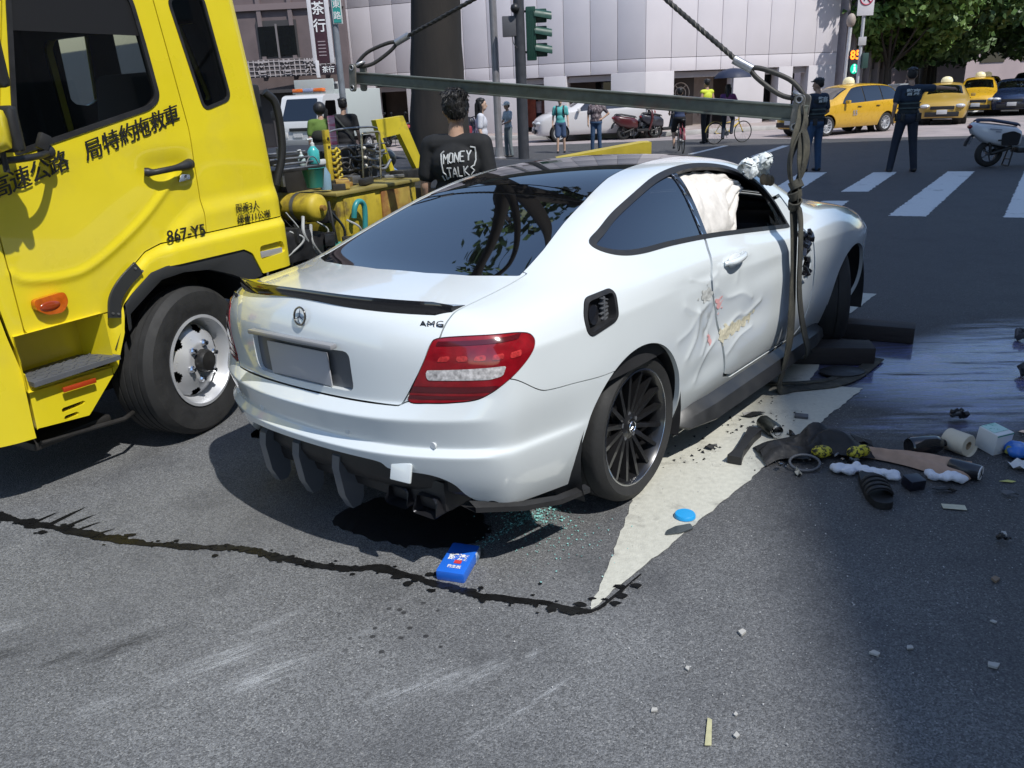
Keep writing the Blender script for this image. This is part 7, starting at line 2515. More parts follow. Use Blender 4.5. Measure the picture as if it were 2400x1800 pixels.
# ------------------------------------------------------------------ people
def organic(name, prims, m, parent, voxel=.014, smooth=4):
    """one continuous surface grown over rounded primitives"""
    mb = MB()
    for p in prims:
        if p[0] == 'c':
            _, a, b, r0, r1 = p
            mb.cyl(a, b, r0, r1, 12)
            mb.ell(a, r0, 12, 8)
            mb.ell(b, r1, 12, 8)
        else:
            mb.ell(p[1], p[2], 16, 10, p[3] if len(p) > 3 else None)
    me = mb.mesh(name + '_tmp', m, 0)
    ob = bpy.data.objects.new(name + '_tmp', me)
    COL.objects.link(ob)
    r = ob.modifiers.new("r", 'REMESH')
    r.mode = 'VOXEL'
    r.voxel_size = voxel
    s = ob.modifiers.new("s", 'SMOOTH')
    s.factor = .5
    s.iterations = smooth
    me2 = eval_mesh(ob)
    me2.name = name
    bpy.data.objects.remove(ob)
    bpy.data.meshes.remove(me)
    if not me2.materials:
        me2.materials.append(m)
    finish(me2, 180)
    return link(name, me2, parent)

def hand_prims(w, d, n, k, curl=.4):
    """palm with five separate fingers; w wrist, d pointing direction, n palm normal"""
    d, n = unit(d), unit(n)
    t = np.cross(n, d)
    out = [('c', w, w + d * .045 * k, .024 * k, .030 * k), ('e', w + d * .055 * k, (.030 * k,) * 3)]
    for i, (L, off) in enumerate(((.062, -.027), (.072, -.009), (.068, .009), (.052, .026))):
        b = w + d * .075 * k + t * off * k
        m = b + (d * cos(curl) + n * sin(curl)) * L * .55 * k
        e = m + (d * cos(curl * 2) + n * sin(curl * 2)) * L * .5 * k
        out += [('c', b, m, .0095 * k, .0088 * k), ('c', m, e, .0088 * k, .0075 * k)]
    b = w + d * .025 * k - t * .026 * k
    m = b + unit(d * .7 - t * .6 + n * .35) * .035 * k
    e = m + unit(d * .95 - t * .15 + n * .35) * .030 * k
    out += [('c', b, m, .0125 * k, .011 * k), ('c', m, e, .011 * k, .009 * k)]
    return out

SKIN = mat("skin_tan", (.42, .26, .18), .6, var=.06, vscale=8)
SKIN2 = mat("skin_light", (.52, .35, .26), .6, var=.06, vscale=8)
M_HAIR = mat("black_hair", (.010, .009, .009), .5, var=.4, vscale=30, bump=.6, bscale=60)
M_SHOE = mat("black_shoe", (.015, .015, .016), .5)
M_EYE = mat("eye_dark", (.01, .008, .008), .3)
ARM_DOWN = ((.235, -.03, 1.15), (.255, .045, .91))
def person(label, loc, rz, H, shirt, trousers, sleeve='short', legs='long', arms=None, feet=None, hair='short', skin=None, head_turn=0.0, shoe=None, girth=1.0, voxel=.019, seated=None, group='bystanders and officers around the crash'):
    """local frame: facing +Y, right hand at +X"""
    k = H / 1.75
    e = thing('person', label, 'person', loc, rz, group)
    skin = skin or SKIN
    q = lambda x, y, z: V3((x, y, z)) * k
    aR, aL = arms or (ARM_DOWN, ((-ARM_DOWN[0][0], ARM_DOWN[0][1], ARM_DOWN[0][2]), (-ARM_DOWN[1][0], ARM_DOWN[1][1], ARM_DOWN[1][2])))
    fR, fL = feet or ((.125, 0, .0), (-.125, .0, .0))
    hipz = .92
    def leg(s, f, knee=None):
        hip = q(.088 * s, 0, hipz)
        ank = q(f[0], f[1] - .02, f[2] + .085)
        kn = q(*knee) if knee else (hip + ank) / 2 + q(0, .025, .015)
        return hip, kn, ank
    LG = [leg(1, fR, seated[0] if seated else None), leg(-1, fL, seated[1] if seated else None)]
    AR = []
    for s, (el, wr) in ((1, aR), (-1, aL)):
        AR.append((q(.185 * s, -.005, 1.415), q(*el), q(*wr)))
    hc = q(0, .025, 1.635)
    Rh = rotm('Z', head_turn)
    hd = lambda x, y, z: hc + (Rh @ (V3((x, y, z)) * k))
    g = girth
    torso = [('e', q(0, -.005, .95), V3((.160 * g, .115 * g, .115)) * k), ('e', q(0, .005, 1.10), V3((.142 * g, .105 * g, .15)) * k), ('e', q(0, 0, 1.29), V3((.165 * g, .112 * g, .165)) * k),
             ('c', q(-.145, -.008, 1.415), q(.145, -.008, 1.415), .062 * k, .062 * k), ('c', q(0, -.01, 1.40), q(0, .005, 1.52), .062 * k, .052 * k)]
    head = [('e', hd(0, 0, .02), V3((.078, .095, .105)) * k), ('e', hd(0, .03, -.055), V3((.058, .062, .062)) * k), ('c', hd(0, .095, .005), hd(0, .108, -.022), .010 * k, .014 * k),
            ('e', hd(.078, -.005, .0), V3((.012, .022, .032)) * k), ('e', hd(-.078, -.005, .0), V3((.012, .022, .032)) * k), ('c', hd(-.022, .088, -.058), hd(.022, .088, -.058), .008 * k, .008 * k)]
    body = list(torso) + head
    for hip, kn, an in LG:
        body += [('c', hip, kn, .082 * k, .055 * k), ('c', kn, an, .054 * k, .036 * k)]
        body += [('c', an + q(0, -.02, -.04), an + q(0, .12, -.055), .036 * k, .028 * k)]
    for i, (sh, el, wr) in enumerate(AR):
        body += [('c', sh, el, .050 * k, .038 * k), ('c', el, wr, .038 * k, .027 * k)]
        d = unit(wr - el)
        s = 1 if i == 0 else -1
        nrm = np.array([-s, 0, 0]) if abs(d[2]) > .5 else np.array([0, 0, -1.0])
        nrm = nrm - d * np.dot(nrm, d)
        body += hand_prims(wr, d, nrm, k)
    organic('body', body, skin, e, min(voxel, .015))
    # face
    for s in (-1, 1):
        MB().ell(hd(.032 * s, .089, .022), V3((.012, .006, .007)) * k, 8, 6).build('eye', M_EYE, e, 60)
    # shirt
    b = [('e', q(0, -.005, .98), V3((.172 * g, .128 * g, .10)) * k), ('e', q(0, .005, 1.10), V3((.156 * g, .122 * g, .15)) * k), ('e', q(0, 0, 1.29), V3((.180 * g, .128 * g, .165)) * k),
         ('c', q(-.15, -.008, 1.415), q(.15, -.008, 1.415), .075 * k, .075 * k)]
    for sh, el, wr in AR:
        if sleeve == 'short':
            b.append(('c', sh, sh + (el - sh) * .72, .068 * k, .062 * k))
        elif sleeve == 'long':
            b += [('c', sh, el, .066 * k, .055 * k), ('c', el, el + (wr - el) * .92, .054 * k, .042 * k)]
        else:
            b.append(('e', sh, (.066 * k,) * 3))
    so = organic('shirt', b, shirt, e, voxel)
    b = [('e', q(0, -.008, .93), V3((.175 * g, .132 * g, .105)) * k)]
    for hip, kn, an in LG:
        if legs == 'long':
            b += [('c', hip, kn, .098 * k, .074 * k), ('c', kn, an + q(0, -.005, -.035), .072 * k, .060 * k)]
        elif legs == 'shorts':
            b += [('c', hip, hip + (kn - hip) * .92, .102 * k, .088 * k)]
    organic('trousers' if legs == 'long' else 'shorts', b, trousers, e, voxel)
    for hip, kn, an in LG:
        organic('shoe', [('c', an + q(0, -.035, -.045), an + q(0, .13, -.058), .043 * k, .036 * k), ('e', an + q(0, .05, -.066), V3((.047, .11, .022)) * k)], shoe or M_SHOE, e, .014)
    if hair in ('short', 'long', 'bun'):
        hp = [('e', hd(0, -.022, .042), V3((.088, .098, .098)) * k), ('e', hd(0, -.05, .005), V3((.076, .060, .062)) * k)]
        for j in range(40):
            a_ = j * 2.4
            rr = .075 * sqrt((j + .5) / 40)
            hp.append(('e', hd(rr * cos(a_), -.02 + rr * 1.1 * sin(a_), .118 - 4.5 * rr * rr + .010 * sin(j * 1.7)), ((.016 + .008 * abs(sin(j * 2.3))) * k,) * 3))
        if hair == 'long':
            hp += [('c', hd(0, -.085, .0), hd(0, -.10, -.24), .060 * k, .050 * k), ('c', hd(.07, -.03, .02), hd(.088, -.01, -.24), .034 * k, .028 * k), ('c', hd(-.07, -.03, .02), hd(-.088, -.01, -.24), .034 * k, .028 * k)]
        ho = organic('hair', hp, M_HAIR, e, min(.013, voxel * .6), 2)
        if voxel <= .010:
            tu = MB()
            rg = random.Random(6)
            vs, ns = [v.co.copy() for v in ho.data.vertices], [v.normal.copy() for v in ho.data.vertices]
            for j in range(900):
                i_ = rg.randrange(len(vs))
                p_, n_ = np.array(vs[i_]), np.array(ns[i_])
                t_ = np.array([rg.gauss(0, .35), -.5, -1.0])
                t_ = unit(t_ - n_ * np.dot(t_, n_))
                d_ = unit(t_ + n_ * rg.uniform(.02, .28))
                tu.cyl(p_ - n_ * .004, p_ + d_ * rg.uniform(.018, .038), .0042, .0008, 4, cap=False)
            to_ = tu.build('hair_tufts', M_HAIR, e, 60)
            to_['kind'] = 'stuff'
    else:
        organic('hair', [('e', hd(0, -.03, .01), V3((.086, .085, .085)) * k)], M_HAIR, e, .012, 2)
    return e, k, q, hd, so

def people():
    navy = mat("navy_uniform", (.016, .030, .055), .8, var=.2, vscale=12)
    vest = mat("dark_vest", (.010, .016, .020), .8, var=.3, vscale=14)
    jeans = mat("blue_jeans", (.035, .075, .15), .85, var=.25, vscale=10)
    dnavy = mat("dark_trousers", (.016, .022, .038), .85, var=.2)
    def vestparts(e, k, q, text):
        organic('vest', [('e', q(0, -.002, 1.02), V3((.190, .148, .09)) * k), ('e', q(0, 0, 1.14), V3((.180, .146, .15)) * k), ('e', q(0, 0, 1.31), V3((.190, .146, .125)) * k)], vest, e, .013)
        for z in (1.10, 1.18):
            MB().lathe([(.186, -.012), (.192, 0), (.186, .012)], (0, 0, 0), (0, 0, 1), 28, cap=False).tf(np.array([[k, 0, 0, 0], [0, .80 * k, 0, 0], [0, 0, k, z * k], [0, 0, 0, 1]])).build('vest_band', mat("vest_band", (.05, .075, .075), .6), e, 60)
        place(text_mb(text, .115 * k, .002, .003), q(0, -.152, 1.355), (1, 0, 0), (0, 0, 1)).build('lettering', mat("vest_letter", (.55, .60, .60), .6), e, 0)
        MB().lathe([(.172, -.03), (.180, 0), (.172, .03)], (0, 0, 0), (0, 0, 1), 28, cap=False).tf(np.array([[k, 0, 0, 0], [0, .80 * k, 0, 0], [0, 0, k, .965 * k], [0, 0, 0, 1]])).build('belt', M_BLACKPL, e, 60)
        for x, y in ((.185, -.02), (-.185, .0), (.13, -.12), (-.12, -.12)):
            MB().box(q(x, y, .95), V3((.06, .07, .13)) * k, bev=.012).build('belt_pouch', M_BLACKPL, e, 40)
    e, k, q, hd, so = person('police officer in navy uniform and dark vest pointing to the right', (7.60, 15.62, 0), -.15, 1.84, navy, dnavy, 'short', feet=((.20, .0, 0), (-.20, .05, 0)),
                             arms=(((.44, .03, 1.42), (.70, .10, 1.395)), ((-.25, -.06, 1.16), (-.24, .04, .93))), head_turn=-.2, girth=1.12, voxel=.013)
    vestparts(e, k, q, "警察")
    e, k, q, hd, so = person('police officer in dark vest and blue jeans beside the hanging strap', (6.22, 16.5, 0), .35, 1.74, navy, jeans, 'short', feet=((.12, .0, 0), (-.15, .06, 0)),
                             arms=(((.25, -.02, 1.14), (.21, .16, 1.02)), ((-.25, -.02, 1.14), (-.19, .18, 1.03))), head_turn=.5, girth=1.08, voxel=.013)
    vestparts(e, k, q, "警察")
    organic('cap', [('e', hd(0, -.005, .085), V3((.095, .105, .055)) * k), ('e', hd(0, .09, .065), V3((.065, .06, .014)) * k)], M_BLACKPL, e, .010, 2)
    # man in the printed T-shirt behind the coupe
    blackt = mat("black_tshirt", (.010, .011, .013), .85, var=.25, vscale=9, bump=.3, bscale=12)
    e, k, q, hd, so = person('man in black T-shirt with white graffiti print standing behind the coupe', (-.30, 5.62, 0), -.25, 1.735, blackt, dnavy, 'short', head_turn=.35, voxel=.010, girth=1.14)
    # white graffiti print: strokes projected on the back of the shirt
    from mathutils.bvhtree import BVHTree
    me = so.data
    bv = BVHTree.FromPolygons([v.co[:] for v in me.vertices], [list(p.vertices) for p in me.polygons])
    def onback(x, z):
        h = bv.ray_cast(Vector((x, -1, z)), Vector((0, 1, 0)))
        return None if h[0] is None else np.array(h[0]) + np.array([0, -.003, 0])
    def stroke(pts, r=.0050):
        P = []
        for a, b in zip(pts[:-1], pts[1:]):
            for t in np.linspace(0, 1, 7)[:-1]:
                P.append((a[0] + (b[0] - a[0]) * t, a[1] + (b[1] - a[1]) * t))
        P.append(pts[-1])
        W = [onback(.03 + .027 * x, 1.24 + .031 * y) for x, y in P]
        W = [w for w in W if w is not None]
        if len(W) > 1:
            MB().tube(W, r, 5).build('print_stroke', mat("print_white", (.52, .54, .55), .7), e, 60)
    glyph = {'M': [[(0, 0), (0, 2), (.6, .9), (1.2, 2), (1.2, 0)]], 'O': [[(0, .4), (.3, 2), (1, 1.9), (1.1, .3), (.5, 0), (0, .4)]], 'N': [[(0, 0), (.1, 2), (1, 0), (1.1, 2)]], 'E': [[(1, 2), (0, 2), (0, 0), (1, 0)], [(0, 1), (.8, 1)]],
             'Y': [[(0, 2), (.5, 1), (1, 2)], [(.5, 1), (.5, 0)]], 'T': [[(0, 2), (1.2, 2)], [(.6, 2), (.6, 0)]], 'A': [[(0, 0), (.55, 2), (1.1, 0)], [(.25, .7), (.85, .7)]], 'L': [[(0, 2), (0, 0), (.9, 0)]], 'K': [[(0, 2), (0, 0)], [(1, 2), (.1, 1), (1, 0)]], 'S': [[(1, 2), (.2, 1.6), (.9, .9), (.1, 0)]]}
    for word, x0, y0, sl in (("MONEY", -3.2, 1.6, .10), ("TALKS", -2.4, -1.3, .08)):
        x = x0
        for ch in word:
            for st in glyph[ch]:
                stroke([(x + a, y0 + b + sl * (x - x0)) for a, b in st])
            x += 1.42
    stroke([(-3.1, 4.2), (-3.9, 3.6), (-3.7, 1.5), (-3.5, -.2), (-2.9, -.6)])
    stroke([(-2.9, -.6), (-2.7, -1.7), (-2.1, -1.3)])
    stroke([(3.3, 4.9), (4.4, 4.7), (4.6, 2.2), (4.2, 1.0)])
    stroke([(-3.9, -.9), (-3.4, -1.9)])
    # pedestrians
    e, k, q, hd, so = person('woman in teal top and denim shorts carrying a black backpack', (1.78, 24.88, 0), pi - .1, 1.57, mat("teal_top", (.10, .42, .42), .8), mat("denim", (.05, .085, .17), .85), 'short', 'shorts', hair='short', skin=SKIN2, feet=((.10, .10, 0), (-.12, -.05, 0)))
    for s in (-1, 1):
        MB().tube(spline([q(.11 * s, -.13, 1.40), q(.12 * s, 0, 1.49), q(.115 * s, .135, 1.36), q(.13 * s, .10, 1.12)], 6), 0, flat=(.045, .01, (1, 0, 0))).build('backpack_strap', M_BLACKPL, e, 40)
    MB().box(q(0, -.20, 1.24), V3((.28, .14, .38)) * k, bev=.04).build('backpack', M_BLACKPL, e, 50)
    plaid = mat("plaid_shirt", (.075, .055, .065), .85, col2=(.26, .22, .23), cscale=26, cthr=(.5, .56), aniso=(1, 1, .3), var=.3, vscale=30)
    person('man in dark plaid shirt with one hand on his hip', (2.78, 24.4, 0), pi - .15, 1.58, plaid, jeans, 'short', arms=(((.25, -.02, 1.14), (.25, .05, .90)), ((-.40, -.05, 1.18), (-.20, .06, 1.04))), girth=1.2)
    e, k, q, hd, so = person('man in white cap and pale striped shirt leaning on a pole', (.22, 24.2, 0), pi / 2 + .5, 1.50, mat("striped_shirt", (.50, .57, .62), .8, col2=(.28, .35, .40), cscale=30, aniso=(3, 3, .2), cthr=(.48, .55)), mat("grey_trousers", (.16, .19, .20), .85), 'short', hair='cap', feet=((.10, .05, 0), (-.10, -.03, 0)), arms=(((.24, .05, 1.16), (.08, .22, 1.10)), ((-.24, .05, 1.16), (-.10, .22, 1.08))))
    organic('cap', [('e', hd(0, -.005, .07), V3((.098, .112, .085)) * k), ('e', hd(0, .12, .035), V3((.075, .07, .014)) * k)], mat("cap_white", (.66, .69, .66), .8), e, .011, 2)
    person('man in pale pink shirt standing in the arcade', (1.75, 37.4, 0), pi + .2, 1.62, mat("pink_shirt", (.58, .45, .47), .8), dnavy, 'long')
    e, k, q, hd, so = person('woman seen in profile with white shirt and red bag', (-.36, 16.0, 0), -pi / 2, 1.65, mat("white_shirt", (.55, .56, .62), .8), dnavy, 'short', hair='long', skin=SKIN2)
    MB().box(q(.02, -.26, 1.10), V3((.26, .14, .30)) * k, bev=.05).build('shoulder_bag', mat("red_bag", (.30, .03, .05), .6), e, 50)
    person('woman with long black hair in a loose grey top', (-1.40, 16.0, 0), pi - .2, 1.62, mat("grey_top", (.24, .22, .25), .85), dnavy, 'long' if False else 'short', hair='long', skin=SKIN2)
    e, k, q, hd, so = person('man in black T-shirt with his back turned by the sign post', (-2.95, 16.0, 0), .1, 1.76, mat("black_shirt2", (.010, .010, .012), .85), mat("black_trousers", (.010, .010, .013), .85), 'short', girth=1.1)
    MB().tube(spline([q(-.15, -.10, 1.45), q(-.02, -.155, 1.28), q(.15, -.13, 1.05)], 6), 0, flat=(.03, .008, (1, 0, .5))).build('sling_strap', mat("strap_dim", (.04, .045, .04), .7), e, 40)
    e, k, q, hd, so = person('worker in green shirt and black hat with a pink towel over his shoulder', (-3.18, 15.0, 0), .35, 1.70, mat("green_shirt", (.10, .17, .03), .85), mat("black_trousers", (.010, .010, .013), .85), 'short', hair='hat', girth=1.1)
    organic('hat', [('e', hd(0, -.01, .03), V3((.115, .125, .12)) * k)], M_BLACKPL, e, .012, 2)
    organic('dark_overvest', [('e', q(-.03, -.01, 1.02), V3((.20, .15, .17)) * k), ('e', q(-.05, -.04, 1.18), V3((.17, .15, .14)) * k)], mat("overvest", (.014, .016, .012), .9), e, .014)
    tw = MB().box(q(.16, -.165, 1.27), V3((.13, .035, .52)) * k, rotm('X', -.05), bev=.015)
    to = tw.build('towel', mat("towel_pink", (.66, .16, .24), .9, col2=(.72, .46, .50), cscale=14, aniso=(.2, .2, 3), cthr=(.45, .55)), e, 60)
    e, k, q, hd, so = person('man in yellow reflective vest walking past the white building', (6.46, 26.37, 0), .5, 1.88, mat("hivis_vest", (.55, .62, .04), .7), mat("black_trousers", (.010, .010, .013), .85), 'none', feet=((.14, .12, 0), (-.16, -.10, 0)))
    for z in (1.05, 1.22):
        MB().lathe([(.192, -.025), (.196, 0), (.192, .025)], (0, 0, 0), (0, 0, 1), 28, cap=False).tf(np.array([[k, 0, 0, 0], [0, .78 * k, 0, 0], [0, 0, k, z * k], [0, 0, 0, 1]])).build('reflective_band', mat("reflective", (.55, .55, .55), .4), e, 60)
    SEATR = ((.13, .36, .88), (-.13, .30, .70))
    person('cyclist in navy shirt riding away behind the coupe', (4.87, 22.83, .06), -.1, 1.60, mat("navy_shirt", (.03, .045, .10), .85), mat("black_trousers", (.010, .010, .013), .85), 'short', 'shorts', feet=((.13, .18, .20), (-.13, .10, .05)), seated=((.14, .26, .66), (-.14, .22, .56)), arms=(((.27, .20, 1.18), (.25, .42, 1.08)), ((-.27, .20, 1.18), (-.25, .42, 1.08))))
    person('cyclist with purple and pink top under a navy umbrella', (6.86, 25.4, .08), -pi / 2 + 1.1, 1.62, mat("purple_top", (.20, .05, .16), .85, col2=(.10, .05, .18), cscale=6), dnavy, 'short', 'long', feet=((.13, .15, .22), (-.13, .10, .06)), seated=((.14, .28, .70), (-.14, .24, .58)), arms=(((.27, .18, 1.18), (.14, .34, 1.24)), ((-.27, .20, 1.18), (-.25, .42, 1.08))), hair='long')
    um = thing('umbrella', 'open navy umbrella held over the cyclist with the yellow bicycle', 'umbrella', (6.95, 25.3, 0))
    P = []
    for i in range(9):
        t = i / 8
        ring = []
        for j in range(33):
            a = 2 * pi * j / 32
            sc = 1 - .05 * abs(sin(4 * a)) * t
            ring.append((.56 * sin(t * 1.35) / sin(1.35) * cos(a) * sc, .56 * sin(t * 1.35) / sin(1.35) * sin(a) * sc, 2.16 - .27 * (1 - cos(t * 1.35)) / (1 - cos(1.35)) - .02 * abs(sin(4 * a)) * t * 0))
        P.append(ring)
    uo = MB().sheet(P).build('canopy', mat("umbrella_navy", (.018, .025, .055), .6), um, 50)
    for j in range(8):
        a = 2 * pi * j / 8
        MB().tube([(0, 0, 2.06), (.30 * cos(a), .30 * sin(a), 2.05), (.55 * cos(a), .55 * sin(a), 1.885)], .006, 5).build('rib', M_STEEL0, um, 60)
    MB().tube([(-.02, 0, 1.20), (0, 0, 2.20)], .010, 7).build('shaft', M_STEEL0, um, 60)
M_STEEL0 = mat("umbrella_steel", (.3, .3, .31), .4, metal=.7)
people()
# ------------------------------------------------------------------ background vehicles
PRESETS = {
    # centre-line profile, rail, windows in side view; x from rear axle
    'wagon': dict(zc=[(-.80, 1.02), (-.72, 1.20), (-.50, 1.47), (-.1, 1.555), (.9, 1.58), (1.5, 1.53), (1.9, 1.36), (2.45, 1.06), (2.9, .97), (3.25, .86), (3.40, .74)],
                  win=[(-.55, 1.06), (.3, 1.02), (1.9, .97), (2.10, .99), (1.62, 1.36), (1.3, 1.46), (.8, 1.49), (.1, 1.48), (-.35, 1.42), (-.55, 1.28)], belt=.98, rear_x=-.88, front_x=3.52, posts=(.22, 1.05), wb=2.70),
    'suv': dict(zc=[(-.80, 1.08), (-.72, 1.28), (-.52, 1.56), (-.1, 1.655), (.8, 1.68), (1.4, 1.63), (1.75, 1.48), (2.3, 1.12), (2.8, 1.05), (3.2, .95), (3.38, .80)],
                win=[(-.50, 1.14), (.3, 1.09), (1.75, 1.04), (1.98, 1.06), (1.52, 1.44), (1.2, 1.55), (.7, 1.58), (.1, 1.57), (-.25, 1.50), (-.48, 1.32)], belt=1.04, rear_x=-.88, front_x=3.5, posts=(.25, 1.0), wb=2.68),
    'sedan': dict(zc=[(-.86, 1.00), (-.7, 1.04), (-.42, 1.09), (-.1, 1.24), (.4, 1.42), (.9, 1.455), (1.4, 1.41), (1.8, 1.26), (2.35, 1.01), (2.9, .93), (3.3, .82), (3.42, .70)],
                  win=[(-.02, 1.03), (.5, .99), (1.9, .93), (2.05, .95), (1.55, 1.24), (1.2, 1.33), (.8, 1.36), (.4, 1.33), (.12, 1.22)], belt=.95, rear_x=-1.05, front_x=3.55, posts=(.35, 1.05), wb=2.70)}
CARKIND = {}
def traffic_car(preset, label, loc, rz, paint, group='cars at the junction', taxi=False, plate="", lights=False, grille=True, wheels=True):
    p = PRESETS[preset]
    e = thing('taxi' if taxi else 'car', label, 'taxi' if taxi else 'car', loc, rz, group)
    zc = pchip(*zip(*p['zc']))
    xs = [q[0] for q in p['zc']]
    W = .86
    w = pchip([-1, -.6, 0, 1.4, 2.7, 3.2, 3.5], [.90, .97, 1.0, 1.0, .99, .93, .82])
    belt = p['belt']
    roofz = max(z for _, z in p['zc'])
    isgh = lambda x: np.clip((zc(x) - belt - .08) / (roofz - belt - .12), 0, 1)
    rail_y = lambda x: (.72 - .15 * isgh(x)) * w(x) / 1.0
    rail_z = lambda x: zc(x) - .035 - .02 * isgh(x)
    bz = lambda x: np.minimum(belt, rail_z(x) - .05)
    lev = [((lambda x: .78 * w(x)), (lambda x: .24 + 0 * x)), ((lambda x: .84 * w(x)), (lambda x: .36 + 0 * x)), ((lambda x: .86 * w(x)), (lambda x: .58 + 0 * x)),
           ((lambda x: .86 * w(x)), (lambda x: np.minimum(.80, bz(x) - .06))), ((lambda x: .83 * w(x)), bz),
           ((lambda x: (.80 * w(x)) * .5 + rail_y(x) * .5 + .02 * isgh(x)), (lambda x: bz(x) * .5 + rail_z(x) * .5)), (rail_y, rail_z)]
    rx, fx = p['rear_x'], p['front_x']
    x0, x1 = xs[0], xs[-1]
    rear = [(rx, .26, x0), (rx - .03, .38, x0), (rx - .04, .60, x0), (rx, .80, x0), (rx + .0, min(belt, float(zc(x0))) - .03, x0), (rx + .02, float(zc(x0)) - .02, x0), (rx + .03, float(zc(x0)), x0)]
    front = [(fx, .26, x1), (fx + .03, .36, x1), (fx + .04, .52, x1), (fx + .02, .62, x1), (fx, .67, x1), (fx - .01, float(zc(x1)) - .03, x1), (fx - .03, float(zc(x1)), x1)]
    bowf = pchip([x0, x0 + .25, 0, 2.0, x1 - .3, x1], [rx + .03 - x0, -.04, 0, .04, .08, fx - .03 - x1])
    V, F, cr = body_cage(xs, lev, zc, bowf, rear, front, nj=3, crz={4: (.4, 0, len(xs) - 1, .3)})
    S = cage_surface(V, F, cr, 3)
    win = spline(p['win'], 4, True)
    gl_all = []
    for s in (-1, 1):
        g_, S = S.cut(side_field(win, s, .35))
        for k in range(len(p['posts']) + 1):
            lo = -9 if k == 0 else p['posts'][k - 1]
            hi = 9 if k == len(p['posts']) else p['posts'][k]
            piece = g_.cut(lambda Vv, Nn: np.maximum(lo + .03 - Vv[:, 0], Vv[:, 0] - hi + .03))[0]
            if not piece.empty:
                piece.build('side_window', G_DARK, e, rim=0, lift=-.012)
        fr = g_.off(-.02)
        fr.build('window_frame', M_BLACKPL, e, rim=0, lift=-.004)
    # screens: where the centre line slopes steeply
    xr = {'wagon': (-.74, -.42), 'suv': (-.74, -.45), 'sedan': (-.36, .30)}[preset]
    xf = {'wagon': (1.62, 2.36), 'suv': (1.50, 2.22), 'sedan': (1.52, 2.26)}[preset]
    for nm, (a, b) in (('rear_window', xr), ('windscreen', xf)):
        yb = lambda Vv: np.abs(Vv[:, 1]) - (.60 - .10 * isgh(Vv[:, 0]))
        g_, S = S.cut(lambda Vv, Nn: np.maximum(np.maximum(a + .02 - Vv[:, 0] + float(bowf((a + b) / 2)) * 0, Vv[:, 0] - b), np.maximum(yb(Vv), belt - .02 - Vv[:, 2])), .01)
        g_.build(nm, G_DARK, e, rim=0, lift=-.006)
    wb = p['wb']
    for cx in (0, wb):
        _, S = S.cut(lambda Vv, Nn: np.where(np.abs(Vv[:, 1]) > .4, np.hypot(Vv[:, 0] - cx, Vv[:, 2] - .31) - .36, 1.0))
    # door lines
    for s in (-1, 1):
        for xd in (.28, 1.12, 2.02):
            _, S = S.cut(lambda Vv, Nn: np.where((Vv[:, 1] * s > .5) & (Vv[:, 2] < belt) & (Vv[:, 2] > .33), np.abs(Vv[:, 0] - xd - .05 * np.sin(Vv[:, 2] * 3)) - .006, 1.0))
    bo = S.build('body', paint, e, rim=.03)
    MB().box((wb / 2, 0, .33), (wb + 1.2, 1.35, .22), bev=.04).build('underbody', M_GREASE, e, 30)
    MB().box((wb / 2 - .2, 0, .85), (1.9, 1.25, .30), bev=.06).build('seats', M_DARKIN, e, 50)
    for cx in (0, wb):
        for s in (-1, 1):
            MB().lathe([(.36, -.25), (.365, .05)], (cx, s * .60, .31), (0, s, 0), 20, cap=False).build('wheel_arch_liner', M_GREASE, e, 50)
            wheel(e, (cx, s * .72, .31), s, r=.31, w=.19, rr=.21, spokes=10, rimm=M_SILVER, lip=False)
    # lamps, plates, mirrors, handles
    for s in (-1, 1):
        MB().ell((fx - .13, s * .56, .66), (.16, .17, .075), 14, 8).build('headlight', mat("headlight_glass", (.6, .62, .64), .1, coat=1, emit=(1, .97, .9), estr=6.0 if lights else 0.0) if not lights else mat("headlight_lit", (.8, .8, .8), .1, emit=(1, .96, .88), estr=5.0), e, 60)
        MB().ell((rx + .10, s * .62, .88), (.10, .12, .10), 12, 8).build('tail_light', M_RED, e, 60)
        MB().box((1.98, s * .93, belt + .04), (.10, .16, .11), bev=.03).build('wing_mirror', paint, e, 50)
        for xd in (.42, 1.28):
            MB().tube([(xd, s * .868, .86), (xd + .16, s * .868, .865)], .014, 6).build('door_handle', M_BLACKPL, e, 50)
    if grille:
        MB().box((fx + .005, 0, .60), (.05, .78, .12), bev=.02).build('grille', M_BLACKPL, e, 40)
        MB().box((fx + .03, 0, .38), (.05, 1.1, .16), bev=.03).build('lower_grille', M_BLACKPL, e, 40)
    MB().box((fx + .065, 0, .46), (.012, .34, .15), bev=.003).build('number_plate', mat("plate_white_bg", (.62, .62, .62), .5), e, 30)
    MB().box((rx - .045, 0, .70), (.012, .34, .15), bev=.003).build('number_plate', mat("plate_white_bg", (.62, .62, .62), .5), e, 30)
    if taxi:
        MB().lathe([(.16, 0), (.155, .08), (.12, .16), (.05, .20), (.0, .205)], (1.0, 0, roofz - .01), (0, 0, 1), 18).tf(np.diag([1, 1.3, 1, 1])).build('roof_sign', mat("taxi_dome", (.72, .66, .42), .4, emit=(.9, .8, .5), estr=.15), e, 50)
    return e

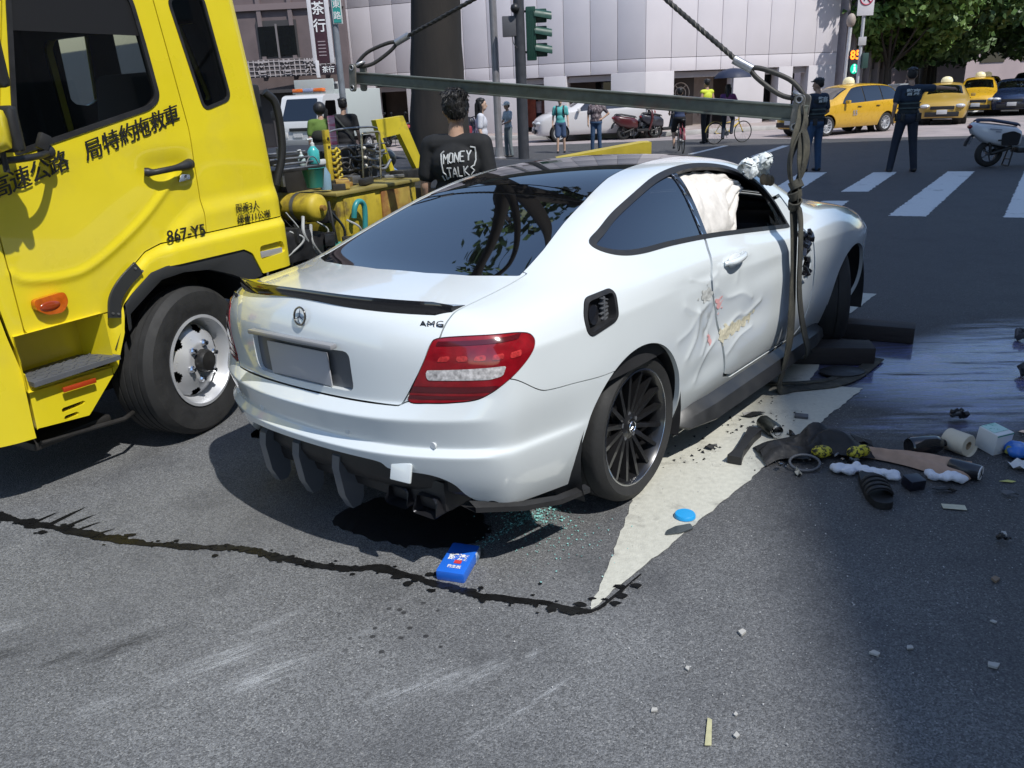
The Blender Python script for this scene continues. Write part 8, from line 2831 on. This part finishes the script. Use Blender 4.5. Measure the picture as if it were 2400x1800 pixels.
def traffic():
    yel = mat("taxi_yellow", (.62, .36, .02), rough=.3, coat=.8, var=.05)
    darkhood = mat("taxi_yellow_dull", (.42, .27, .05), rough=.35, coat=.6)
    t1 = traffic_car('wagon', 'yellow taxi estate crossing the junction side-on', (12.55, 28.75, 0), pi + .46, yel, taxi=True, lights=True)
    place(text_mb("55", .22, .002, .002), (1.55, .872, .66), (-1, 0, 0), (0, 0, 1)).build('door_emblem', mat("emblem_blue", (.25, .30, .42), .5), t1, 0)
    traffic_car('sedan', 'yellow taxi with dark grille waiting behind the pointing officer', (17.55, 33.2, 0), -pi / 2 - .50, darkhood, taxi=True)
    traffic_car('wagon', 'yellow taxi second in the oncoming queue', (21.9, 38.6, 0), -pi / 2 - .53, yel, taxi=True)
    traffic_car('sedan', 'dark blue saloon coming up the outer lane', (23.0, 37.8, 0), -pi / 2 - .54, mat("dark_blue_paint", (.012, .022, .06), .25, coat=1))
    traffic_car('suv', 'dark saloon further back along the avenue', (28.3, 45.3, 0), -pi / 2 - .54, mat("dark_grey_paint", (.02, .022, .03), .25, coat=1))
    traffic_car('suv', 'white car half cut off at the right edge of the picture', (23.9, 35.0, 0), -pi / 2 - .54, M_WHITE)
    traffic_car('suv', 'white sport utility car parked by the pale building', (4.75, 31.2, 0), pi + .06, mat("suv_white", (.62, .60, .60), .3, coat=.8))
    traffic_car('wagon', 'yellow taxi third in the oncoming queue', (25.9, 45.0, 0), -pi / 2 - .53, yel, taxi=True)

    # ---- small white truck with orange beacons
    wt = thing('small_truck', 'small white truck with orange light bar behind the tow truck', 'truck', (-6.55, 27.4, 0), pi / 2 + pi - .35)
    # local: forward +X
    P = []
    prof = [(.0, .42), (.0, .95), (-.06, 1.15), (-.42, 1.92), (-.62, 1.98), (-1.5, 1.98), (-1.55, 1.9), (-1.55, .42)]
    cab = MB()
    cab.prism(round_poly(prof, .06, 3), (0, .78, 0), (1, 0, 0), (0, 0, 1), 1.56)
    cab.build('cab', mat("truck_white", (.60, .61, .62), .35, coat=.5), wt, 35)
    d = unit((-.36, 0, .77))
    MB().prism(round_poly([(-.66, 0), (.66, 0), (.58, .74), (-.58, .74)], .05, 4), (-.085, 0, 1.18), (0, 1, 0), d, .02).build('windscreen', G_DARK, wt, 30)
    for s in (-1, 1):
        MB().prism(round_poly([(-.22, 1.12), (-1.1, 1.12), (-1.1, 1.78), (-.52, 1.78)], .05, 4), (0, s * .785, 0), (1, 0, 0), (0, 0, 1), .012 * -s).build('side_window', G_DARK, wt, 30)
        MB().box((.01, s * .58, .74), (.05, .26, .17), bev=.02).build('headlight', mat("headlight_glass2", (.6, .6, .6), .15, coat=1), wt, 40)
        MB().tube([(-.2, s * .8, 1.5), (-.1, s * .98, 1.45)], .015, 6).build('mirror_arm', M_BLACKPL, wt, 60)
        MB().box((-.1, s * 1.0, 1.38), (.05, .14, .28), bev=.02).build('wing_mirror', M_BLACKPL, wt, 40)
    MB().box((.04, 0, .50), (.10, 1.58, .22), bev=.03).build('bumper', mat("bumper_grey", (.25, .26, .27), .5), wt, 40)
    MB().box((.03, 0, .92), (.03, .7, .10), bev=.01).build('grille', M_BLACKPL, wt, 40)
    MB().box((.03, -.05, .74), (.02, .34, .12)).build('number_plate', mat("plate_white_bg", (.62, .62, .62), .5), wt, 0)
    MB().box((-2.9, 0, 1.35), (2.6, 1.7, 1.55), bev=.03).build('cargo_box', mat("box_pale", (.46, .50, .48), .5), wt, 30)
    MB().box((-2.0, 0, .48), (3.6, .8, .15)).build('chassis', M_GREASE, wt, 0)
    MB().box((-.85, 0, 2.03), (.26, 1.1, .05), bev=.01).build('light_bar_base', M_STEEL, wt, 30)
    for k, c in enumerate(((.75, .16, .02), (.30, .33, .48), (.75, .16, .02))):
        MB().box((-.85, -.40 + k * .40, 2.115), (.22, .36, .12), bev=.04).build('beacon_lens', mat("beacon%d" % k, c, .25, coat=1), wt, 50)
    MB().box((-1.2, 0, 2.2), (.06, 1.5, .5), bev=.02).build('headboard', mat("box_pale", (.46, .50, .48), .5), wt, 30)
    for x in (-.75, -3.2):
        for s in (-1, 1):
            wheel(wt, (x, s * .68, .30), s, r=.30, w=.17, rr=.18, spokes=8, rimm=M_SILVER, lip=False)

    # ---- scooters
    def scooter(label, loc, rz, paint, seatm, group='parked scooters', full=False, marks=False):
        e = thing('scooter', label, 'scooter', loc, rz, group)
        # forward +X; rear axle at 0
        for cx in (0, 1.22):
            MB().lathe([(.15, -.05), (.22, -.055), (.245, -.03), (.25, 0), (.245, .03), (.22, .055), (.15, .05)], (cx, 0, .25), (0, 1, 0), 30, cap=False).build('tyre', M_RUBBER, e, 50)
            r_ = MB().lathe([(.155, -.045), (.14, -.02), (.14, .02), (.155, .045)], (cx, 0, .25), (0, 1, 0), 26, cap=False)
            for k in range(5):
                a = 2 * pi * k / 5
                r_.tube([(cx + .03 * cos(a), 0, .25 + .03 * sin(a)), (cx + .15 * cos(a), 0, .25 + .15 * sin(a))], .014, 5)
            r_.cyl((cx, -.05, .25), (cx, .05, .25), .04, n=10)
            r_.build('rim', M_GREYPL, e, 40)
        # rear body: lofted pod tapering to the tail
        St = [(-.42, .06, .74, .80), (-.36, .12, .62, .84), (-.15, .19, .46, .82), (.15, .20, .38, .78), (.38, .18, .36, .74), (.50, .13, .36, .66)]
        rows = []
        for x, w_, z0, z1 in St:
            cz, hz = (z0 + z1) / 2, (z1 - z0) / 2
            rows.append([(x, w_ * abs(cos(t)) ** .6 * (1 if cos(t) > 0 else -1), cz + hz * abs(sin(t)) ** .6 * (1 if sin(t) > 0 else -1)) for t in np.linspace(0, 2 * pi, 25)[:-1]])
        R = np.array(rows)
        nb = R.shape[1]
        mb = MB().add(R.reshape(-1, 3), [(i * nb + k, i * nb + (k + 1) % nb, (i + 1) * nb + (k + 1) % nb, (i + 1) * nb + k) for i in range(len(St) - 1) for k in range(nb)] + [tuple(range(nb)), tuple(reversed([(len(St) - 1) * nb + k for k in range(nb)]))])
        mb.build('rear_body', paint, e, 50)
        for s in (-1, 1):
            if full:
                MB().prism(round_poly([(.12, .40), (.42, .40), (.45, .60), (.30, .66), (.10, .62)], .04, 4), (0, s * .195, 0), (1, 0, 0), (0, 0, 1), -.014 * s).build('side_cover', mat("scooter_dark_panel", (.015, .015, .018), .35), e, 40)
        se = MB()
        srow = []
        for x, w_, z in ((-.34, .07, .83), (-.28, .12, .86), (-.05, .16, .85), (.22, .15, .80), (.42, .12, .76), (.48, .06, .73)):
            srow.append([(x, w_ * cos(t), z + .045 * sin(t)) for t in np.linspace(-.3, pi + .3, 13)])
        se.sheet(srow)
        se.build('seat', seatm, e, 60)
        MB().box((.72, 0, .30), (.52, .32, .10), bev=.03).build('footboard', M_BLACKPL, e, 40)
        fs = MB()
        frow = []
        for z, x, w_ in ((.28, .92, .16), (.45, .98, .19), (.70, 1.04, .20), (.88, 1.04, .16), (.98, 1.0, .10)):
            frow.append([(x + .10 * cos(t), w_ * sin(t), z) for t in np.linspace(-1.9, 1.9, 13)])
        fs.sheet(frow)
        fs.build('front_shield', paint, e, 60)
        MB().ell((1.12, 0, .86), (.06, .09, .07), 14, 8).build('headlight', mat("headlight_glass2", (.6, .6, .6), .15, coat=1), e, 60)
        for s in (-1, 1):
            MB().tube([(1.22, s * .075, .25), (1.08, s * .075, .62), (1.0, s * .03, .92)], .022, 7).build('fork', M_GREYPL, e, 60)
            MB().tube(spline([(1.0, 0, .96), (.97, s * .16, 1.0), (.90, s * .30, 1.01)], 5), .015, 7).build('handlebar', M_BLACKPL, e, 60)
            MB().tube([(.96, s * .24, 1.0), (.99, s * .30, 1.18)], .007, 5).build('mirror_stalk', M_BLACKPL, e, 60)
            MB().ell((.99, s * .31, 1.21), (.015, .06, .045), 10, 7).build('mirror', M_BLACKPL, e, 60)
        MB().lathe([(.27, -.07), (.27, .07)], (1.22, 0, .25), (0, 1, 0), 24, cap=False).build('front_mudguard', paint, e, 60).scale = (1, 1, 1)
        MB().ell((-.41, 0, .76), (.04, .09, .045), 10, 7).build('tail_light', M_RED, e, 60)
        MB().box((-.40, 0, .50), (.02, .20, .14), rotm('Y', .4), bev=.004).build('number_plate', M_GREYPL, e, 30)
        MB().tube(spline([(-.30, 0, .62), (-.42, 0, .52), (-.46, 0, .40)], 5), .03, 6).build('rear_mudguard', M_BLACKPL, e, 60)
        for s in (-1, 1):
            MB().tube([(0, s * .10, .25), (.34, s * .14, .36)], .035, 8).build('swing_arm', M_GREASE, e, 60)
            MB().tube([(-.02, s * .12, .28), (-.10, s * .13, .60)], .025, 8).build('shock_absorber', M_GREASE, e, 60)
        cs = MB()
        for s in (-1, 1):
            cs.tube([(.40, s * .10, .34), (.34, s * .13, .02)], .014, 6)
        cs.tube([(.34, -.13, .02), (.34, .13, .02)], .012, 6)
        cs.tube([(.36, -.115, .14), (.36, .115, .14)], .010, 6)
        cs.build('centre_stand', M_BLACKPL, e, 60)
        if marks:
            for zz, x0, w_ in ((.70, -.02, .22), (.655, .03, .10)):
                MB().box((x0, -.206, zz), (w_, .004, .022), rotm('Y', .12)).build('printed_mark', mat("mark_grey", (.30, .32, .38), .5), e, 0)
            MB().box((.10, -.20, .50), (.10, .006, .026)).build('printed_mark', M_INK0, e, 0)
        return e
    scooter('white electric scooter parked at the right edge of the crossing', (9.36, 15.85, 0), -.10, mat("scooter_white", (.66, .67, .70), .3, coat=.8), mat("seat_navy", (.015, .02, .05), .5), full=True, marks=True)
    cols = [((.03, .03, .035), 'black'), ((.40, .40, .44), 'silver'), ((.12, .30, .26), 'teal'), ((.35, .05, .05), 'red'), ((.5, .5, .5), 'white'), ((.10, .10, .16), 'dark blue')]
    for i, (c, n_) in enumerate(cols):
        x, y = -6.2 + i * .95, 33.0 - i * .55
        scooter('%s scooter in the row parked before the pale building' % n_, (x, y, 0), 1.0 + .1 * (i % 3), mat("scooter_" + n_.replace(' ', '_'), c, .3, coat=.6), M_BLACKPL)
    scooter('dark motorbike parked behind the man in the printed T-shirt', (-1.9, 13.4, 0), .9, mat("moto_dark", (.05, .055, .06), .3, coat=.6), M_BLACKPL)
    scooter('dark red scooter standing beside the white sport utility car', (4.4, 30.0, 0), .25, mat("scooter_redblack", (.07, .012, .015), .3, coat=.6), M_BLACKPL)
    scooter('dark scooter next to the black scooter by the pale building', (5.4, 30.3, 0), .4, mat("scooter_charcoal", (.03, .03, .04), .3, coat=.6), M_BLACKPL)

    # ---- bicycles
    def bicycle(label, loc, rz, paint, basket=False):
        e = thing('bicycle', label, 'bicycle', loc, rz, 'bicycles on the crossing')
        a = np.arange(36) * 2 * pi / 36
        for cx in (0, 1.02):
            wh = bpy.data.objects.new('wheel', None)
            COL.objects.link(wh)
            wh.parent = e
            MB().tube(np.stack([cx + .31 * np.cos(a), 0 * a, .32 + .31 * np.sin(a)], 1), .016, 7, closed=True).build('tyre', M_RUBBER, wh, 60)
            sp = MB()
            for k in range(12):
                t = 2 * pi * k / 12
                sp.tube([(cx, 0, .32), (cx + .30 * cos(t), 0, .32 + .30 * sin(t))], .0025, 4)
            sp.cyl((cx, -.04, .32), (cx, .04, .32), .022, n=10)
            sp.build('spokes', M_STEEL, wh, 60)
        fr = MB()
        for p0, p1, r in (((0, 0, .32), (.42, 0, .30), .014), ((0, 0, .32), (.30, 0, .72), .012), ((.42, 0, .30), (.28, 0, .82), .017), ((.42, 0, .30), (.88, 0, .62), .024), ((.32, 0, .58), (.86, 0, .70), .018), ((.86, 0, .56), (.84, 0, .96), .018), ((.87, .0, .60), (1.02, 0, .32), .016)):
            fr.tube([p0, p1], r, 8)
        fr.build('frame', paint, e, 60)
        MB().tube(spline([(.80, -.28, 1.0), (.86, -.15, 1.02), (.85, 0, .98), (.86, .15, 1.02), (.80, .28, 1.0)], 5), .012, 7).build('handlebar', M_BLACKPL, e, 60)
        MB().ell((.26, 0, .86), (.13, .08, .04), 14, 8).build('saddle', M_BLACKPL, e, 60)
        cr = MB()
        cr.cyl((.42, -.05, .30), (.42, .05, .30), .07, n=16)
        cr.tube([(.42, .06, .30), (.50, .07, .16)], .010, 6)
        cr.tube([(.42, -.06, .30), (.34, -.07, .44)], .010, 6)
        cr.build('crank', M_STEEL, e, 50)
        MB().tube([(cos(t) * .345, 0, .32 + .345 * sin(t)) for t in np.linspace(.6, 3.0, 12)], 0, flat=(.05, .006, (0, 1, 0))).build('mudguard', paint, e, 50)
        if basket:
            MB().box((1.02, 0, .86), (.26, .32, .22), bev=.02).build('basket', M_GREYPL, e, 40)
        return e
    bicycle('yellow and white share bicycle under the umbrella', (6.55, 25.55, 0), .35, mat("bike_yellow", (.62, .42, .05), .4, coat=.5), True)
    bicycle('dark red bicycle ridden by the cyclist in navy', (4.93, 22.55, 0), pi / 2 - .1, mat("bike_red", (.18, .02, .03), .4, coat=.5))
    # yellow steel plate showing over the coupe roof
    yp = thing('yellow_steel_ramp', 'yellow steel ramp end showing above the coupe roof', 'ramp', (1.05, 9.0, 0))
    MB().prism([(-.46, 1.04), (.55, 1.04), (.55, 1.165), (.46, 1.165)], (0, .14, 0), (1, 0, 0), (0, 0, 1), .28).build('ramp_plate', mat("ramp_yellow", (.50, .38, .03), .45, var=.2), yp, 20)
    for x in (-.3, .4):
        MB().box((x, 0, .52), (.07, .07, 1.04)).build('ramp_leg', M_GREASE, yp, 0)
traffic()
# ---- things standing on the tow truck deck
def deck_things():
    Rz = Matrix.Rotation(TRUCK_RZ, 4, 'Z')
    W = lambda x, y, z: tuple(Matrix.Translation(TRUCK_LOC) @ Rz @ Vector((x, y, z)))
    teal = mat("soap_teal", (.06, .42, .42), .25, coat=.5)
    white = mat("pump_white", (.62, .64, .64), .4)
    for (x, y, z, s, c, lb) in ((1.69, .40, 1.316, 1.0, teal, 'large teal pump bottle on the tow truck shelf'), (1.55, .38, 1.316, .62, mat("soap_clear", (.45, .55, .55), .25, coat=.5), 'small pale pump bottle on the tow truck shelf')):
        e = thing('pump_bottle', lb, 'bottle', W(x, y, z), TRUCK_RZ, 'bottles on the tow truck')
        MB().lathe([(.0, .0), (.036 * s, .0), (.040 * s, .008), (.040 * s, .085 * s), (.020 * s, .11 * s), (.012 * s, .118 * s)], axis=(0, 0, 1), n=18).build('bottle_body', c, e, 40)
        MB().lathe([(.014 * s, .115 * s), (.014 * s, .135 * s), (.006 * s, .14 * s), (.006 * s, .165 * s), (.0, .166 * s)], axis=(0, 0, 1), n=12).build('pump', white, e, 40)
        MB().tube([(0, 0, .163 * s), (-.05 * s, 0, .160 * s)], .007 * s, 7).build('nozzle', white, e, 50)
    e = thing('hand_bucket', 'teal bucket hanging below the tow truck shelf', 'bucket', W(1.56, .30, 1.175), TRUCK_RZ)
    MB().lathe([(.0, .0), (.055, .0), (.075, .12), (.080, .125), (.075, .128), (.070, .12), (.052, .008), (.0, .008)], axis=(0, 0, 1), n=22).build('bucket_body', mat("bucket_teal", (.03, .20, .17), .35), e, 40)
    MB().tube(spline([(-.076, 0, .12), (-.03, 0, .19), (.03, 0, .19), (.076, 0, .12)], 5), .004, 6).build('bucket_handle', M_STEEL, e, 50)
    e = thing('spray_bottle', 'blue and white spray bottle on the tow truck deck', 'bottle', W(1.80, .42, 1.13), TRUCK_RZ)
    MB().lathe([(.0, 0), (.038, 0), (.040, .10), (.016, .15), (.014, .17)], axis=(0, 0, 1), n=16).build('bottle_body', mat("spray_blue", (.20, .32, .42), .3), e, 40)
    MB().box((-.02, 0, .19), (.07, .03, .035), bev=.008).build('spray_head', white, e, 40)
deck_things()
bpy.data.scenes.remove(SCRATCH)
